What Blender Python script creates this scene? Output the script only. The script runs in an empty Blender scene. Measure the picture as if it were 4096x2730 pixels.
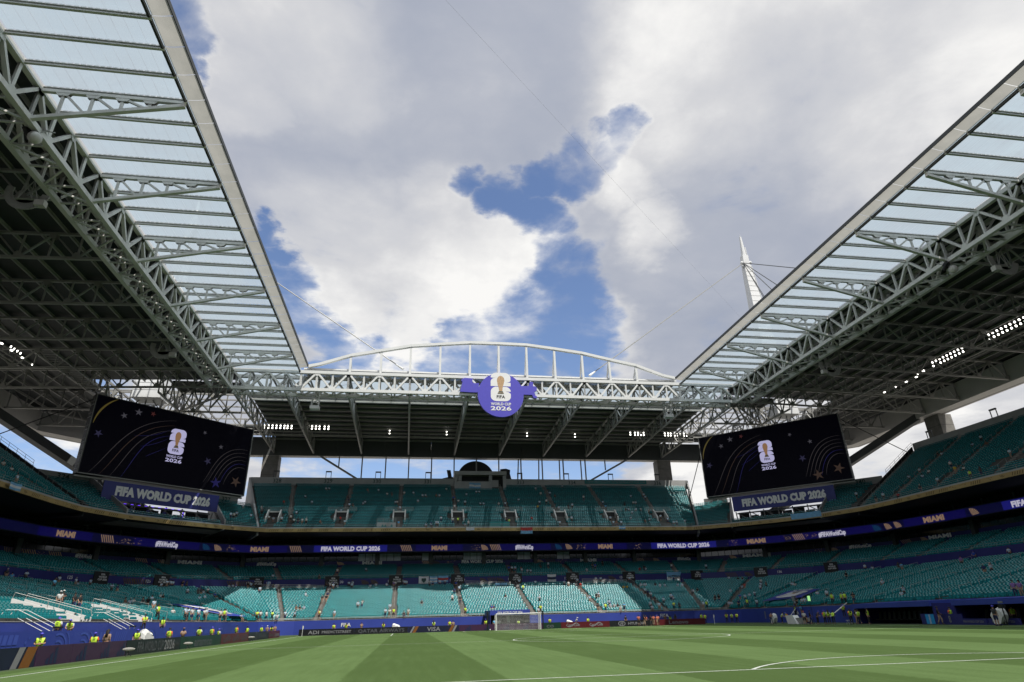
import bpy, bmesh, math, random
import numpy as np
from mathutils import Vector, Matrix
random.seed(7)
rng = np.random.default_rng(5)
S = bpy.context.scene
COL = S.collection
R = math.radians

# ---------------------------------------------------------------- camera
CAM = Vector((15.90, -4.007, 1.633))
yaw, pitch, roll = 0.165980148, 0.424526856, -0.0270127014
cd = bpy.data.cameras.new("camera"); cam = bpy.data.objects.new("camera", cd); COL.objects.link(cam)
cd.sensor_width = 36.0; cd.lens = 36.0 * 2460.32 / 4096.0
cd.clip_start = 0.1; cd.clip_end = 6000
cy, sy, cp, sp = math.cos(yaw), math.sin(yaw), math.cos(pitch), math.sin(pitch)
f = Vector((sy * cp, cy * cp, sp)); r = Vector((cy, -sy, 0)); u = r.cross(f)
cr, sr = math.cos(roll), math.sin(roll)
r2 = r * cr + u * sr; u2 = u * cr - r * sr
M = Matrix((r2, u2, -f)).transposed().to_4x4(); M.translation = CAM
cam.matrix_world = M
S.camera = cam

# ---------------------------------------------------------------- sun, sky, exposure
SUND = Vector((0.275, -0.467, 1.0)).normalized()
sl = bpy.data.lights.new("sun", 'SUN'); sl.energy = 5.0; sl.angle = R(0.5); sl.color = (1.0, 0.965, 0.90)
so = bpy.data.objects.new("sun", sl); COL.objects.link(so)
so.rotation_mode = 'QUATERNION'; so.rotation_quaternion = SUND.to_track_quat('Z', 'Y')
so.location = (30, 50, 200)
S.view_settings.view_transform = 'Standard'; S.view_settings.look = 'None'
S.view_settings.exposure = 0.0; S.view_settings.gamma = 1.0; S.view_settings.use_curve_mapping = False
S.cycles.max_bounces = 7; S.cycles.diffuse_bounces = 1; S.cycles.transparent_max_bounces = 12
S.cycles.glossy_bounces = 3; S.cycles.transmission_bounces = 5
S.cycles.sample_clamp_indirect = 6.0
try: S.cycles.use_denoising = True
except Exception: pass

W = bpy.data.worlds.new("World"); S.world = W; W.use_nodes = True
nt = W.node_tree; N = nt.nodes; L = nt.links; N.clear()
def nd(t, **k):
    n = N.new(t)
    for a, b in k.items(): setattr(n, a, b)
    return n
def mth(op, a, b=None, clamp=False):
    n = nd('ShaderNodeMath', operation=op); n.use_clamp = clamp
    for i, x in enumerate((a, b)):
        if x is None: continue
        if hasattr(x, 'links') or hasattr(x, 'is_output'): L.new(x, n.inputs[i])
        else: n.inputs[i].default_value = x
    return n.outputs[0]
def mapr(x, a, b, c=0.0, d=1.0, smooth=True):
    n = nd('ShaderNodeMapRange'); n.interpolation_type = 'SMOOTHSTEP' if smooth else 'LINEAR'
    L.new(x, n.inputs[0])
    for i, v in enumerate((a, b, c, d)): n.inputs[i + 1].default_value = v
    return n.outputs[0]
out = nd('ShaderNodeOutputWorld'); bg = nd('ShaderNodeBackground'); L.new(bg.outputs[0], out.inputs[0])
bg.inputs[1].default_value = 0.10
sky = nd('ShaderNodeTexSky'); sky.sky_type = 'NISHITA'; sky.sun_disc = False
sky.sun_elevation = R(61.5); sky.sun_rotation = math.atan2(SUND.x, SUND.y)
sky.air_density = 1.0; sky.dust_density = 0.6; sky.ozone_density = 1.5
tc = nd('ShaderNodeTexCoord'); DIR = tc.outputs['Generated']
def noise(vec, scale, detail, rough=0.55, out_='Fac', dist=0.0):
    n = nd('ShaderNodeTexNoise'); L.new(vec, n.inputs['Vector']); n.inputs['Scale'].default_value = scale
    n.inputs['Detail'].default_value = detail; n.inputs['Roughness'].default_value = rough
    n.inputs['Distortion'].default_value = dist
    return n.outputs[out_]
# directions flattened towards a cloud layer: distant clouds shrink towards the horizon
sep = nd('ShaderNodeSeparateXYZ'); L.new(DIR, sep.inputs[0])
zz = mth('MAXIMUM', sep.outputs[2], 0.0); zz = mth('ADD', zz, 0.14)
cmb = nd('ShaderNodeCombineXYZ')
L.new(mth('DIVIDE', sep.outputs[0], zz), cmb.inputs[0]); L.new(mth('DIVIDE', sep.outputs[1], zz), cmb.inputs[1])
Q = cmb.outputs[0]
wn = noise(Q, 2.6, 8, 0.58, 'Color')
wsub = nd('ShaderNodeVectorMath', operation='SUBTRACT'); L.new(wn, wsub.inputs[0]); wsub.inputs[1].default_value = (.5, .5, .5)
wsc = nd('ShaderNodeVectorMath', operation='SCALE'); L.new(wsub.outputs[0], wsc.inputs[0]); wsc.inputs[3].default_value = 0.26
wad = nd('ShaderNodeVectorMath', operation='ADD'); L.new(DIR, wad.inputs[0]); L.new(wsc.outputs[0], wad.inputs[1])
wno = nd('ShaderNodeVectorMath', operation='NORMALIZE'); L.new(wad.outputs[0], wno.inputs[0])
WD = wno.outputs[0]
def blob(x, y, rad, soft, vec=None):
    """soft round patch of sky round a fixed direction (azimuth x east of the far goal, elevation y, degrees)"""
    a, e = R(x), R(y)
    d = (math.sin(a) * math.cos(e), math.cos(a) * math.cos(e), math.sin(e))
    n = nd('ShaderNodeVectorMath', operation='DOT_PRODUCT'); L.new(vec or WD, n.inputs[0]); n.inputs[1].default_value = d
    return mapr(n.outputs['Value'], math.cos(R(rad + soft)), math.cos(R(max(rad - soft, 0.0))))
def total(lst, op='MAXIMUM'):
    v = lst[0]
    for b in lst[1:]: v = mth(op, v, b)
    return v
HOLES = [(17.3, 29.7, 1.6, 2), (8.6, 37.6, 1.0, 1.8), (12.7, 38.3, 1.2, 1.5), (17.7, 39.1, 1.5, 2), (11.5, 34.9, 1.2, 1.8), (-13.3, 26.8, 1.8, 2.5), (-11.5, 25.1, 2.4, 1.8), (-8.8, 22.9, 2.4, 1.8), (-5.0, 21.6, 2.2, 1.8), (-0.4, 21.6, 2.2, 1.8), (4.4, 22.9, 2.8, 2), (9.7, 24.9, 3.8, 2.2), (14.7, 26.7, 4, 3), (13.8, 30.4, 2.2, 2), (12.9, 34.0, 1.6, 1.8), (10.1, 36.8, 1.5, 1.5), (5.2, 38.8, 1.0, 1.6), (15.6, 38.1, 1.6, 1.5), (21.3, 39.8, 1.6, 1.5), (23.5, 40.6, 1.2, 1.2), (16.3, 23.8, 3, 3), (-26.2, 43.9, 0.7, 1.5), (-27.2, 45.8, 1.2, 1.6), (-25.9, 44.6, 0.6, 1.5), (-24.8, 42.6, 0.4, 1.2), (-16.1, 31.3, 0.6, 1.5), (-14.9, 29.6, 0.8, 1.6), (-2.7, 12.5, 5, 3), (-9.5, 12.3, 4, 3), (14.2, 12.1, 5, 3), (11.8, 12.4, 4, 3), (-28.1, 12.1, 6, 4), (-30.2, 13.1, 5, 4), (4.5, 12.4, 4, 3)]
BRIGHT = [(-21.7, 42.9, 3.5, 3), (-20.2, 42.3, 2.5, 2.5), (-15.4, 49.1, 5, 5), (-3.0, 29.5, 6, 5), (-9.1, 28.9, 4, 4), (5.2, 31.0, 5, 5), (-9.5, 32.3, 5, 5), (1.3, 34.8, 4, 4), (23.3, 36.5, 1, 3), (24.8, 31.7, 0.8, 3), (19.7, 23.1, 2.5, 2), (1.8, 22.1, 1.5, 1), (32.3, 44.7, 6, 6), (44.3, 45.3, 7, 6), (47.6, 38.1, 5, 5), (37.7, 46.1, 6, 5), (56.7, 38.8, 6, 6), (25.7, 10.5, 3, 2), (40.2, 12.1, 5, 3)]
GREY = [(-13.4, 40.3, 9, 7), (0.8, 46.6, 10, 8), (-6.0, 37.7, 6, 6), (24.3, 28.2, 7, 6), (31.8, 33.1, 8, 7), (36.9, 36.4, 8, 7), (44.8, 35.7, 7, 6), (40.7, 28.6, 6, 5), (11.4, 42.1, 5, 5)]
hole = total([blob(*h) for h in HOLES])
bright = total([blob(*h) for h in BRIGHT])
grey = total([blob(*h) for h in GREY])
n1 = noise(Q, 1.0, 8, 0.52)
n2 = noise(Q, 3.6, 9, 0.58, dist=0.2)
n3 = noise(Q, 0.55, 3, 0.5)
fb = mth('ADD', mth('MULTIPLY', n1, 0.62), mth('MULTIPLY', n2, 0.38))
fe = mth('ADD', mth('MULTIPLY', n1, 0.40), mth('MULTIPLY', n2, 0.60))
field = mth('SUBTRACT', mth('ADD', mth('MULTIPLY', mth('SUBTRACT', fe, 0.5), 3.2), 0.90), mth('MULTIPLY', hole, 0.80))
cover = mapr(field, 0.0, 0.72)
shade = mth('ADD', mth('MULTIPLY', mth('SUBTRACT', fb, 0.5), 2.7), 0.50)
shade = mth('ADD', shade, mth('MULTIPLY', bright, 0.40))
shade = mth('SUBTRACT', shade, mth('MULTIPLY', grey, 0.27))
# thin cloud edges catch the sun
edge = mth('MULTIPLY', mapr(field, 0.95, 0.45), 0.10)
shade = mth('ADD', shade, edge, True)
ramp = nd('ShaderNodeValToRGB'); L.new(shade, ramp.inputs[0])
e = ramp.color_ramp.elements
e[0].position = 0.0; e[0].color = (3.5, 3.9, 4.9, 1)
e[1].position = 1.0; e[1].color = (9.6, 9.5, 9.3, 1)
k = e.new(0.38); k.color = (4.8, 5.05, 5.75, 1)
k = e.new(0.68); k.color = (6.7, 6.75, 7.0, 1)
tint = nd('ShaderNodeMix', data_type='RGBA', blend_type='MULTIPLY'); tint.inputs[0].default_value = 1.0
L.new(sky.outputs[0], tint.inputs[6]); tint.inputs[7].default_value = (1.45, 1.45, 1.58, 1)
mx = nd('ShaderNodeMix', data_type='RGBA'); L.new(cover, mx.inputs[0])
L.new(tint.outputs[2], mx.inputs[6]); L.new(ramp.outputs[0], mx.inputs[7])
L.new(mx.outputs[2], bg.inputs[0])

# ---------------------------------------------------------------- materials
MAT = {}
def mat(name, col, rough=0.6, metal=0.0, var=0.12, scale=2.0, spec=0.5, emit=None, estr=1.0, bump=0.0, alpha=None, coord='Object'):
    m = bpy.data.materials.new(name); m.use_nodes = True; t = m.node_tree; n = t.nodes
    b = n['Principled BSDF']
    b.inputs['Roughness'].default_value = rough; b.inputs['Metallic'].default_value = metal
    b.inputs['Specular IOR Level'].default_value = spec
    if var > 0 or bump > 0:
        tcn = n.new('ShaderNodeTexCoord'); no = n.new('ShaderNodeTexNoise'); no.inputs['Scale'].default_value = scale
        no.inputs['Detail'].default_value = 5; t.links.new(tcn.outputs[coord], no.inputs['Vector'])
    if var > 0:
        mp = n.new('ShaderNodeMapRange'); t.links.new(no.outputs[0], mp.inputs[0])
        mp.inputs[1].default_value = .3; mp.inputs[2].default_value = .7; mp.inputs[3].default_value = 1 - var; mp.inputs[4].default_value = 1 + var
        mu = n.new('ShaderNodeVectorMath'); mu.operation = 'SCALE'; mu.inputs[0].default_value = col
        t.links.new(mp.outputs[0], mu.inputs[3]); t.links.new(mu.outputs[0], b.inputs['Base Color'])
    else: b.inputs['Base Color'].default_value = (*col, 1)
    if bump > 0:
        bp = n.new('ShaderNodeBump'); bp.inputs['Strength'].default_value = bump; t.links.new(no.outputs[0], bp.inputs['Height']); t.links.new(bp.outputs[0], b.inputs['Normal'])
    if emit: b.inputs['Emission Color'].default_value = (*emit, 1); b.inputs['Emission Strength'].default_value = estr
    m.diffuse_color = (*col, 1)
    MAT[name] = m
    return m
mat('steel_grey', (.36, .355, .335), .45, var=.10, scale=.35); mat('steel_lit', (.74, .72, .68), .45, var=.09, scale=.4)  # one roof paint in two tones: grey darkened for shade, pale lightened for sun
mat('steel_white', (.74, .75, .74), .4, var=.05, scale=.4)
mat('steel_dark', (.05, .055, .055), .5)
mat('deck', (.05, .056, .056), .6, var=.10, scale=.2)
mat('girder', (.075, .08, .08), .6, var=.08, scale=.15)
mat('soffit', (.62, .60, .57), .6, var=.06, scale=.2)
mat('fascia', (.60, .585, .54), .5, var=.07, scale=.25)
def fascia_mat():
    m = bpy.data.materials.new('fascia_sheet'); m.use_nodes = True; t = m.node_tree; n = t.nodes; n.remove(n['Principled BSDF'])
    a = n.new('ShaderNodeBsdfDiffuse'); b = n.new('ShaderNodeBsdfTranslucent'); mx_ = n.new('ShaderNodeMixShader'); mx_.inputs[0].default_value = .5
    tcn = n.new('ShaderNodeTexCoord'); no = n.new('ShaderNodeTexNoise'); no.inputs['Scale'].default_value = .6; no.inputs['Detail'].default_value = 5; t.links.new(tcn.outputs['Object'], no.inputs['Vector'])
    r_ = n.new('ShaderNodeValToRGB'); t.links.new(no.outputs[0], r_.inputs[0]); r_.color_ramp.elements[0].position = .3; r_.color_ramp.elements[1].position = .7
    r_.color_ramp.elements[0].color = (.38, .375, .35, 1); r_.color_ramp.elements[1].color = (.45, .44, .41, 1)
    t.links.new(r_.outputs[0], a.inputs[0]); t.links.new(r_.outputs[0], b.inputs[0]); t.links.new(a.outputs[0], mx_.inputs[1]); t.links.new(b.outputs[0], mx_.inputs[2]); t.links.new(mx_.outputs[0], n['Material Output'].inputs[0]); MAT['fascia_sheet'] = m
fascia_mat()
mat('concrete', (.22, .21, .19), .85, var=.18, scale=.8)
mat('concrete_wall', (.38, .38, .375), .8, var=.12, scale=.4)
mat('terrace', (.10, .098, .09), .85, var=.2, scale=.7)
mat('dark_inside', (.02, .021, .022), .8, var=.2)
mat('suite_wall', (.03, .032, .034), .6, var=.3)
mat('teal_paint', (.02, .20, .20), .5)
mat('white_paint', (.76, .76, .74), .45, var=.04)
mat('rail', (.36, .36, .34), .5, metal=.2, var=.05)
mat('black', (.012, .012, .013), .5, var=.1)
mat('goldband', (.40, .28, .11), .55, var=.06, scale=.3)
mat('gold_dark', (.10, .065, .02), .6)
mat('gold', (.52, .34, .19), .4, metal=.3, var=.3, scale=6)
mat('blue_print', (.035, .06, .34), .5, var=.12, scale=.25)
mat('blue_navy', (.028, .036, .21), .55, var=.1, scale=.3); mat('blue_light', (.055, .095, .44), .5, var=.05)
mat('blue_sign', (.085, .075, .50), .45, var=.03)
mat('blue_ledge', (.02, .022, .15), .55, var=.1, scale=.3)
mat('text_white', (.80, .80, .80), .5, var=0)
mat('text_grey', (.22, .23, .25), .5, var=0)
mat('text_dark', (.02, .02, .02), .5, var=0)
mat('number_green', (.03, .07, .065), .6, var=0)
mat('screen_black', (.002, .002, .003), .5, var=0, spec=.08, emit=(.0003, .0002, .0012), estr=1)
mat('screen_frame', (.03, .03, .032), .5)
def glow(name, c, s): return mat(name, (0, 0, 0), .6, var=0, emit=c, estr=s)
glow('led_blue', (.003, .002, .045), 1.0); glow('led_blue_hi', (.008, .008, .12), 1.0); glow('led_dark', (.002, .002, .02), 1.0)
glow('led_white', (.80, .78, .95), .5); glow('led_gold', (.62, .40, .26), .32); glow('led_teal', (.01, .08, .20), .4)
glow('screen_white', (.62, .60, .92), .62); glow('screen_gold', (.36, .20, .10), .6); glow('screen_violet', (.10, .09, .24), .16)
glow('screen_streak', (.10, .085, .09), .30); glow('screen_bluestreak', (.02, .015, .16), .35); glow('screen_yellow', (.25, .19, .04), .25); glow('screen_bronze', (.12, .07, .05), .25)
glow('screen_red', (.22, .05, .05), .2); glow('screen_grey', (.22, .21, .26), .2); glow('screen_green', (.06, .12, .10), .3)
glow('flood', (1.0, .97, .88), 5.0); glow('stage_violet', (.16, .05, 1.0), 2.2); glow('green_screen', (.45, .95, .35), .8)
mat('adboard_black', (.007, .007, .010), .4, var=.1); mat('adboard_red', (.085, .005, .008), .4, var=.06); mat('adboard_green', (.003, .026, .012), .4, var=.06)
mat('adboard_purple', (.040, .012, .045), .4, var=.06); mat('adboard_navy', (.007, .009, .032), .4); mat('adboard_bluelogo', (.008, .015, .055), .4, var=0)
mat('adboard_orange', (.19, .07, .012), .4, var=0); mat('adboard_text', (.075, .08, .09), .5, var=0); mat('adboard_text_hi', (.20, .20, .21), .5, var=0)
mat('tarp', (.72, .72, .70), .6, var=.06, scale=3, bump=.3)
mat('wood', (.13, .045, .02), .5, var=.2)
mat('fur', (.30, .29, .27), .95, var=.3, scale=30)
mat('banner_sky', (.16, .38, .60), .6); mat('banner_navy', (.02, .05, .16), .6); mat('banner_red', (.45, .04, .03), .6); mat('banner_white', (.65, .66, .68), .6)
mat('skin_a', (.42, .24, .16), .6, var=0); mat('skin_b', (.17, .085, .05), .6, var=0)
mat('hair', (.018, .013, .01), .8, var=0)
mat('cap_blue', (.08, .07, .50), .6, var=0)
mat('shoe', (.05, .05, .05), .6, var=0)
mat('safety_yellow', (.55, .80, .06), .6, var=.04); mat('safety_orange', (.85, .16, .03), .6, var=.04)
mat('powder_blue', (.02, .32, .70), .5, var=0)
mat('masttower', (.72, .73, .73), .5, var=.05, scale=.6)

def objcol(name, stripe=False):
    m = bpy.data.materials.new(name); m.use_nodes = True; t = m.node_tree; b = t.nodes['Principled BSDF']; b.inputs['Roughness'].default_value = .75
    oi = t.nodes.new('ShaderNodeObjectInfo')
    if stripe:
        tcn = t.nodes.new('ShaderNodeTexCoord'); sp_ = t.nodes.new('ShaderNodeSeparateXYZ'); t.links.new(tcn.outputs['Object'], sp_.inputs[0])
        mu = t.nodes.new('ShaderNodeMath'); mu.operation = 'MULTIPLY'; mu.inputs[1].default_value = 52; t.links.new(sp_.outputs[0], mu.inputs[0])
        si = t.nodes.new('ShaderNodeMath'); si.operation = 'SINE'; t.links.new(mu.outputs[0], si.inputs[0])
        gt = t.nodes.new('ShaderNodeMath'); gt.operation = 'GREATER_THAN'; gt.inputs[1].default_value = 0.0; t.links.new(si.outputs[0], gt.inputs[0])
        mi = t.nodes.new('ShaderNodeMix'); mi.data_type = 'RGBA'; t.links.new(gt.outputs[0], mi.inputs[0])
        mi.inputs[7].default_value = (.78, .78, .78, 1); t.links.new(oi.outputs['Color'], mi.inputs[6]); t.links.new(mi.outputs[2], b.inputs['Base Color'])
    else: t.links.new(oi.outputs['Color'], b.inputs['Base Color'])
    MAT[name] = m
objcol('cloth'); objcol('striped_cloth', True)

def seat_material(nm='seat_teal', rg=.75, sp=.12, col=(.009, .158, .172)):
    m = bpy.data.materials.new(nm); m.use_nodes = True; t = m.node_tree; b = t.nodes['Principled BSDF']
    g = t.nodes.new('ShaderNodeTexCoord')
    wn_ = t.nodes.new('ShaderNodeTexNoise'); wn_.inputs['Scale'].default_value = 2.6; wn_.inputs['Detail'].default_value = 2; t.links.new(g.outputs['Object'], wn_.inputs['Vector'])
    ri = t.nodes.new('ShaderNodeMapRange'); t.links.new(wn_.outputs[0], ri.inputs[0]); ri.inputs[1].default_value = .3; ri.inputs[2].default_value = .7
    ri.inputs[3].default_value = .55; ri.inputs[4].default_value = 1.5
    mu = t.nodes.new('ShaderNodeVectorMath'); mu.operation = 'SCALE'; mu.inputs[0].default_value = col
    t.links.new(ri.outputs[0], mu.inputs[3]); t.links.new(mu.outputs[0], b.inputs['Base Color'])
    b.inputs['Roughness'].default_value = rg; b.inputs['Specular IOR Level'].default_value = sp
    MAT[nm] = m
seat_material(); seat_material('seat_glint', .42, 1.0, (.08, .28, .285))  # second copy is paler: sun glints put into the seat-top colour

def glass_roof():
    m = bpy.data.materials.new('roof_glazing'); m.use_nodes = True; t = m.node_tree; n = t.nodes; n.remove(n['Principled BSDF'])
    o = n['Material Output']
    tr = n.new('ShaderNodeBsdfTransparent'); tl = n.new('ShaderNodeBsdfTranslucent'); gl = n.new('ShaderNodeBsdfGlossy'); gl.inputs['Roughness'].default_value = .15
    tcn = n.new('ShaderNodeTexCoord'); no = n.new('ShaderNodeTexNoise'); no.inputs['Scale'].default_value = .35; no.inputs['Detail'].default_value = 6
    t.links.new(tcn.outputs['Object'], no.inputs['Vector'])
    # fine ribs of the multiwall sheet
    sp_ = n.new('ShaderNodeSeparateXYZ'); t.links.new(tcn.outputs['Object'], sp_.inputs[0])
    fr = n.new('ShaderNodeMath'); fr.operation = 'PINGPONG'; fr.inputs[1].default_value = .55; t.links.new(sp_.outputs[0], fr.inputs[0])
    lt = n.new('ShaderNodeMath'); lt.operation = 'LESS_THAN'; lt.inputs[1].default_value = .03; t.links.new(fr.outputs[0], lt.inputs[0])
    cr_ = n.new('ShaderNodeMapRange'); t.links.new(no.outputs[0], cr_.inputs[0]); cr_.inputs[1].default_value = .3; cr_.inputs[2].default_value = .7
    cr_.inputs[3].default_value = .30; cr_.inputs[4].default_value = .54
    sb = n.new('ShaderNodeMath'); sb.operation = 'SUBTRACT'; t.links.new(cr_.outputs[0], sb.inputs[0])
    m3 = n.new('ShaderNodeMath'); m3.operation = 'MULTIPLY'; m3.inputs[1].default_value = .28; t.links.new(lt.outputs[0], m3.inputs[0]); t.links.new(m3.outputs[0], sb.inputs[1])
    tr.inputs[0].default_value = (.80, .90, .95, 1); tl.inputs[0].default_value = (.47, .495, .525, 1)
    mx1 = n.new('ShaderNodeMixShader'); t.links.new(sb.outputs[0], mx1.inputs[0]); t.links.new(tl.outputs[0], mx1.inputs[1]); t.links.new(tr.outputs[0], mx1.inputs[2])
    mx2 = n.new('ShaderNodeMixShader'); mx2.inputs[0].default_value = .05; t.links.new(mx1.outputs[0], mx2.inputs[1]); t.links.new(gl.outputs[0], mx2.inputs[2])
    t.links.new(mx2.outputs[0], o.inputs[0]); MAT['roof_glazing'] = m
glass_roof()
def window_glass():
    for nm, c, r_ in (('window_dark', (.015, .018, .02), .06), ('window_daylit', (.42, .46, .50), .25), ('glass_rail', (.10, .16, .16), .1)):  # bright panes are the same glass, daylight put into the base colour
        mat(nm, c, r_, var=.3, scale=.7, spec=.8)
window_glass()
def grass_material():
    m = bpy.data.materials.new('grass'); m.use_nodes = True; t = m.node_tree; n = t.nodes; b = n['Principled BSDF']; b.inputs['Roughness'].default_value = .85
    b.inputs['Specular IOR Level'].default_value = .15
    tcn = n.new('ShaderNodeTexCoord'); sp_ = n.new('ShaderNodeSeparateXYZ'); t.links.new(tcn.outputs['Object'], sp_.inputs[0])
    def M_(op, a, b_=None):
        q = n.new('ShaderNodeMath'); q.operation = op
        for i, x in enumerate((a, b_)):
            if x is None: continue
            if isinstance(x, (int, float)): q.inputs[i].default_value = x
            else: t.links.new(x, q.inputs[i])
        return q.outputs[0]
    def NZ(sc, det=4, stretch=None):
        q = n.new('ShaderNodeTexNoise'); q.inputs['Scale'].default_value = sc; q.inputs['Detail'].default_value = det
        if stretch:
            mp = n.new('ShaderNodeMapping'); mp.inputs['Scale'].default_value = stretch; t.links.new(tcn.outputs['Object'], mp.inputs[0]); t.links.new(mp.outputs[0], q.inputs['Vector'])
        else: t.links.new(tcn.outputs['Object'], q.inputs['Vector'])
        return q.outputs[0]
    wob = M_('MULTIPLY', M_('SUBTRACT', NZ(3, 3), .5), .35)
    x = M_('DIVIDE', M_('SUBTRACT', M_('ADD', sp_.outputs[0], wob), 3.9), 10.06)
    fr = M_('FRACT', x)
    # soft-edged mowing bands
    a = n.new('ShaderNodeMapRange'); a.interpolation_type = 'SMOOTHSTEP'; t.links.new(fr, a.inputs[0]); a.inputs[1].default_value = .492; a.inputs[2].default_value = .508
    e_ = n.new('ShaderNodeMapRange'); e_.interpolation_type = 'SMOOTHSTEP'; t.links.new(fr, e_.inputs[0]); e_.inputs[1].default_value = .99; e_.inputs[2].default_value = 1.0
    band = M_('SUBTRACT', a.outputs[0], e_.outputs[0])
    yb = M_('FRACT', M_('DIVIDE', sp_.outputs[1], 11.0))
    yg = M_('MULTIPLY', M_('GREATER_THAN', yb, .5), .10)
    fine = M_('MULTIPLY', M_('SUBTRACT', NZ(16, 10, (1.0, .5, 1)), .5), 1.0)
    mid = M_('MULTIPLY', M_('SUBTRACT', NZ(.9, 6, (3.0, .22, 1)), .5), .9)
    big = M_('MULTIPLY', M_('SUBTRACT', NZ(.12, 4), .5), .45)
    v = M_('ADD', M_('ADD', M_('ADD', M_('MULTIPLY', band, .62), yg), fine), M_('ADD', mid, big))
    cr_ = n.new('ShaderNodeValToRGB'); t.links.new(v, cr_.inputs[0]); el = cr_.color_ramp.elements
    el[0].position = -0.0; el[0].color = (.056, .096, .024, 1); el[1].position = 1.0; el[1].color = (.108, .172, .058, 1)
    t.links.new(cr_.outputs[0], b.inputs['Base Color'])
    bp = n.new('ShaderNodeBump'); bp.inputs['Strength'].default_value = .35; bp.inputs['Distance'].default_value = .03; t.links.new(NZ(60, 4), bp.inputs['Height']); t.links.new(bp.outputs[0], b.inputs['Normal'])
    MAT['grass'] = m
grass_material()
mat('pitch_line', (.50, .53, .48), .8, var=.25, scale=14)
mat('apron', (.045, .075, .022), .9, var=.25, scale=2)

# ---------------------------------------------------------------- mesh helpers
V3 = Vector
class MB:
    def __init__(s): s.v = []; s.f = []; s.mi = []; s.cur = 0
    def quad(s, a, b, c, d):
        i = len(s.v); s.v += [tuple(a), tuple(b), tuple(c), tuple(d)]; s.f.append((i, i + 1, i + 2, i + 3)); s.mi.append(s.cur)
    def poly(s, pts):
        i = len(s.v); s.v += [tuple(p) for p in pts]; s.f.append(tuple(range(i, i + len(pts)))); s.mi.append(s.cur)
    def hexa(s, p):  # 8 points: bottom 4, top 4
        i = len(s.v); s.v += [tuple(q) for q in p]
        for q in ((3, 2, 1, 0), (4, 5, 6, 7), (0, 1, 5, 4), (1, 2, 6, 5), (2, 3, 7, 6), (3, 0, 4, 7)):
            s.f.append(tuple(i + j for j in q)); s.mi.append(s.cur)
    def box(s, x0, y0, z0, x1, y1, z1):
        s.hexa([(x0, y0, z0), (x1, y0, z0), (x1, y1, z0), (x0, y1, z0), (x0, y0, z1), (x1, y0, z1), (x1, y1, z1), (x0, y1, z1)])
    def bar(s, p, q, w=.3, h=.3, up=(0, 0, 1)):
        p = V3(p); q = V3(q); d = (q - p).normalized(); up = V3(up)
        a = d.cross(up)
        if a.length < 1e-3: a = d.cross(V3((1, 0, 0)))
        a.normalize(); b = a.cross(d).normalized(); a = a * (w / 2); b = b * (h / 2)
        s.hexa([p - a - b, p + a - b, q + a - b, q - a - b, p - a + b, p + a + b, q + a + b, q - a + b])
    def ibeam(s, p, q, w=.35, h=.4, t=.04, up=(0, 0, 1)):
        p = V3(p); q = V3(q); d = (q - p).normalized(); a = d.cross(V3(up)).normalized(); b = a.cross(d).normalized()
        s.bar(p + b * (h / 2), q + b * (h / 2), w, t, up); s.bar(p - b * (h / 2), q - b * (h / 2), w, t, up); s.bar(p, q, t, h - t, up)
    def tube(s, p, q, r=.1, n=8, r1=None):
        p = V3(p); q = V3(q); d = (q - p).normalized(); a = d.cross(V3((0, 0, 1)))
        if a.length < 1e-3: a = V3((1, 0, 0))
        a.normalize(); b = d.cross(a); r1 = r if r1 is None else r1; i = len(s.v)
        for c, rr in ((p, r), (q, r1)):
            for k in range(n):
                t = 2 * math.pi * k / n; s.v.append(tuple(c + a * (rr * math.cos(t)) + b * (rr * math.sin(t))))
        for k in range(n): s.f.append((i + k, i + (k + 1) % n, i + n + (k + 1) % n, i + n + k)); s.mi.append(s.cur)
        s.f.append(tuple(i + k for k in range(n))[::-1]); s.mi.append(s.cur); s.f.append(tuple(i + n + k for k in range(n))); s.mi.append(s.cur)
    def path(s, pts, r=.03, n=6):
        for a, b in zip(pts[:-1], pts[1:]): s.tube(a, b, r, n)
    def prism(s, pts, fn, d0, d1):
        """outline pts (2-D) placed by fn(x,y,d) between depths d0 (front) and d1"""
        n = len(pts); i = len(s.v)
        for d in (d0, d1):
            for x, y in pts: s.v.append(tuple(fn(x, y, d)))
        s.f.append(tuple(range(i, i + n))); s.mi.append(s.cur); s.f.append(tuple(range(i + 2 * n - 1, i + n - 1, -1))); s.mi.append(s.cur)
        for k in range(n): s.f.append((i + k, i + n + k, i + n + (k + 1) % n, i + (k + 1) % n)); s.mi.append(s.cur)
    def sphere(s, c, r, n=12, m=8, sz=1.0):
        i = len(s.v); c = V3(c)
        for a in range(m + 1):
            ph = math.pi * a / m
            for b in range(n):
                th = 2 * math.pi * b / n; s.v.append((c.x + r * math.sin(ph) * math.cos(th), c.y + r * math.sin(ph) * math.sin(th), c.z + sz * r * math.cos(ph)))
        for a in range(m):
            for b in range(n): s.f.append((i + a * n + b, i + a * n + (b + 1) % n, i + (a + 1) * n + (b + 1) % n, i + (a + 1) * n + b)); s.mi.append(s.cur)
    def mesh(s, name, mats, smooth=False):
        me = bpy.data.meshes.new(name); me.from_pydata(s.v, [], s.f)
        if isinstance(mats, str): mats = [mats]
        for m in mats: me.materials.append(MAT[m])
        if len(mats) > 1: me.polygons.foreach_set('material_index', s.mi)
        if smooth: me.polygons.foreach_set('use_smooth', [True] * len(me.polygons))
        me.update(); return me
    def build(s, name, mats, parent=None, smooth=False, loc=None, **kw):
        o = bpy.data.objects.new(name, s.mesh(name, mats, smooth)); COL.objects.link(o)
        if parent: o.parent = parent
        if loc: o.location = loc
        for a, b in kw.items(): o[a] = b
        return o
def tag(o, label, cat, group=None):
    o['label'] = label; o['category'] = cat
    if group: o['group'] = group
    return o
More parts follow.
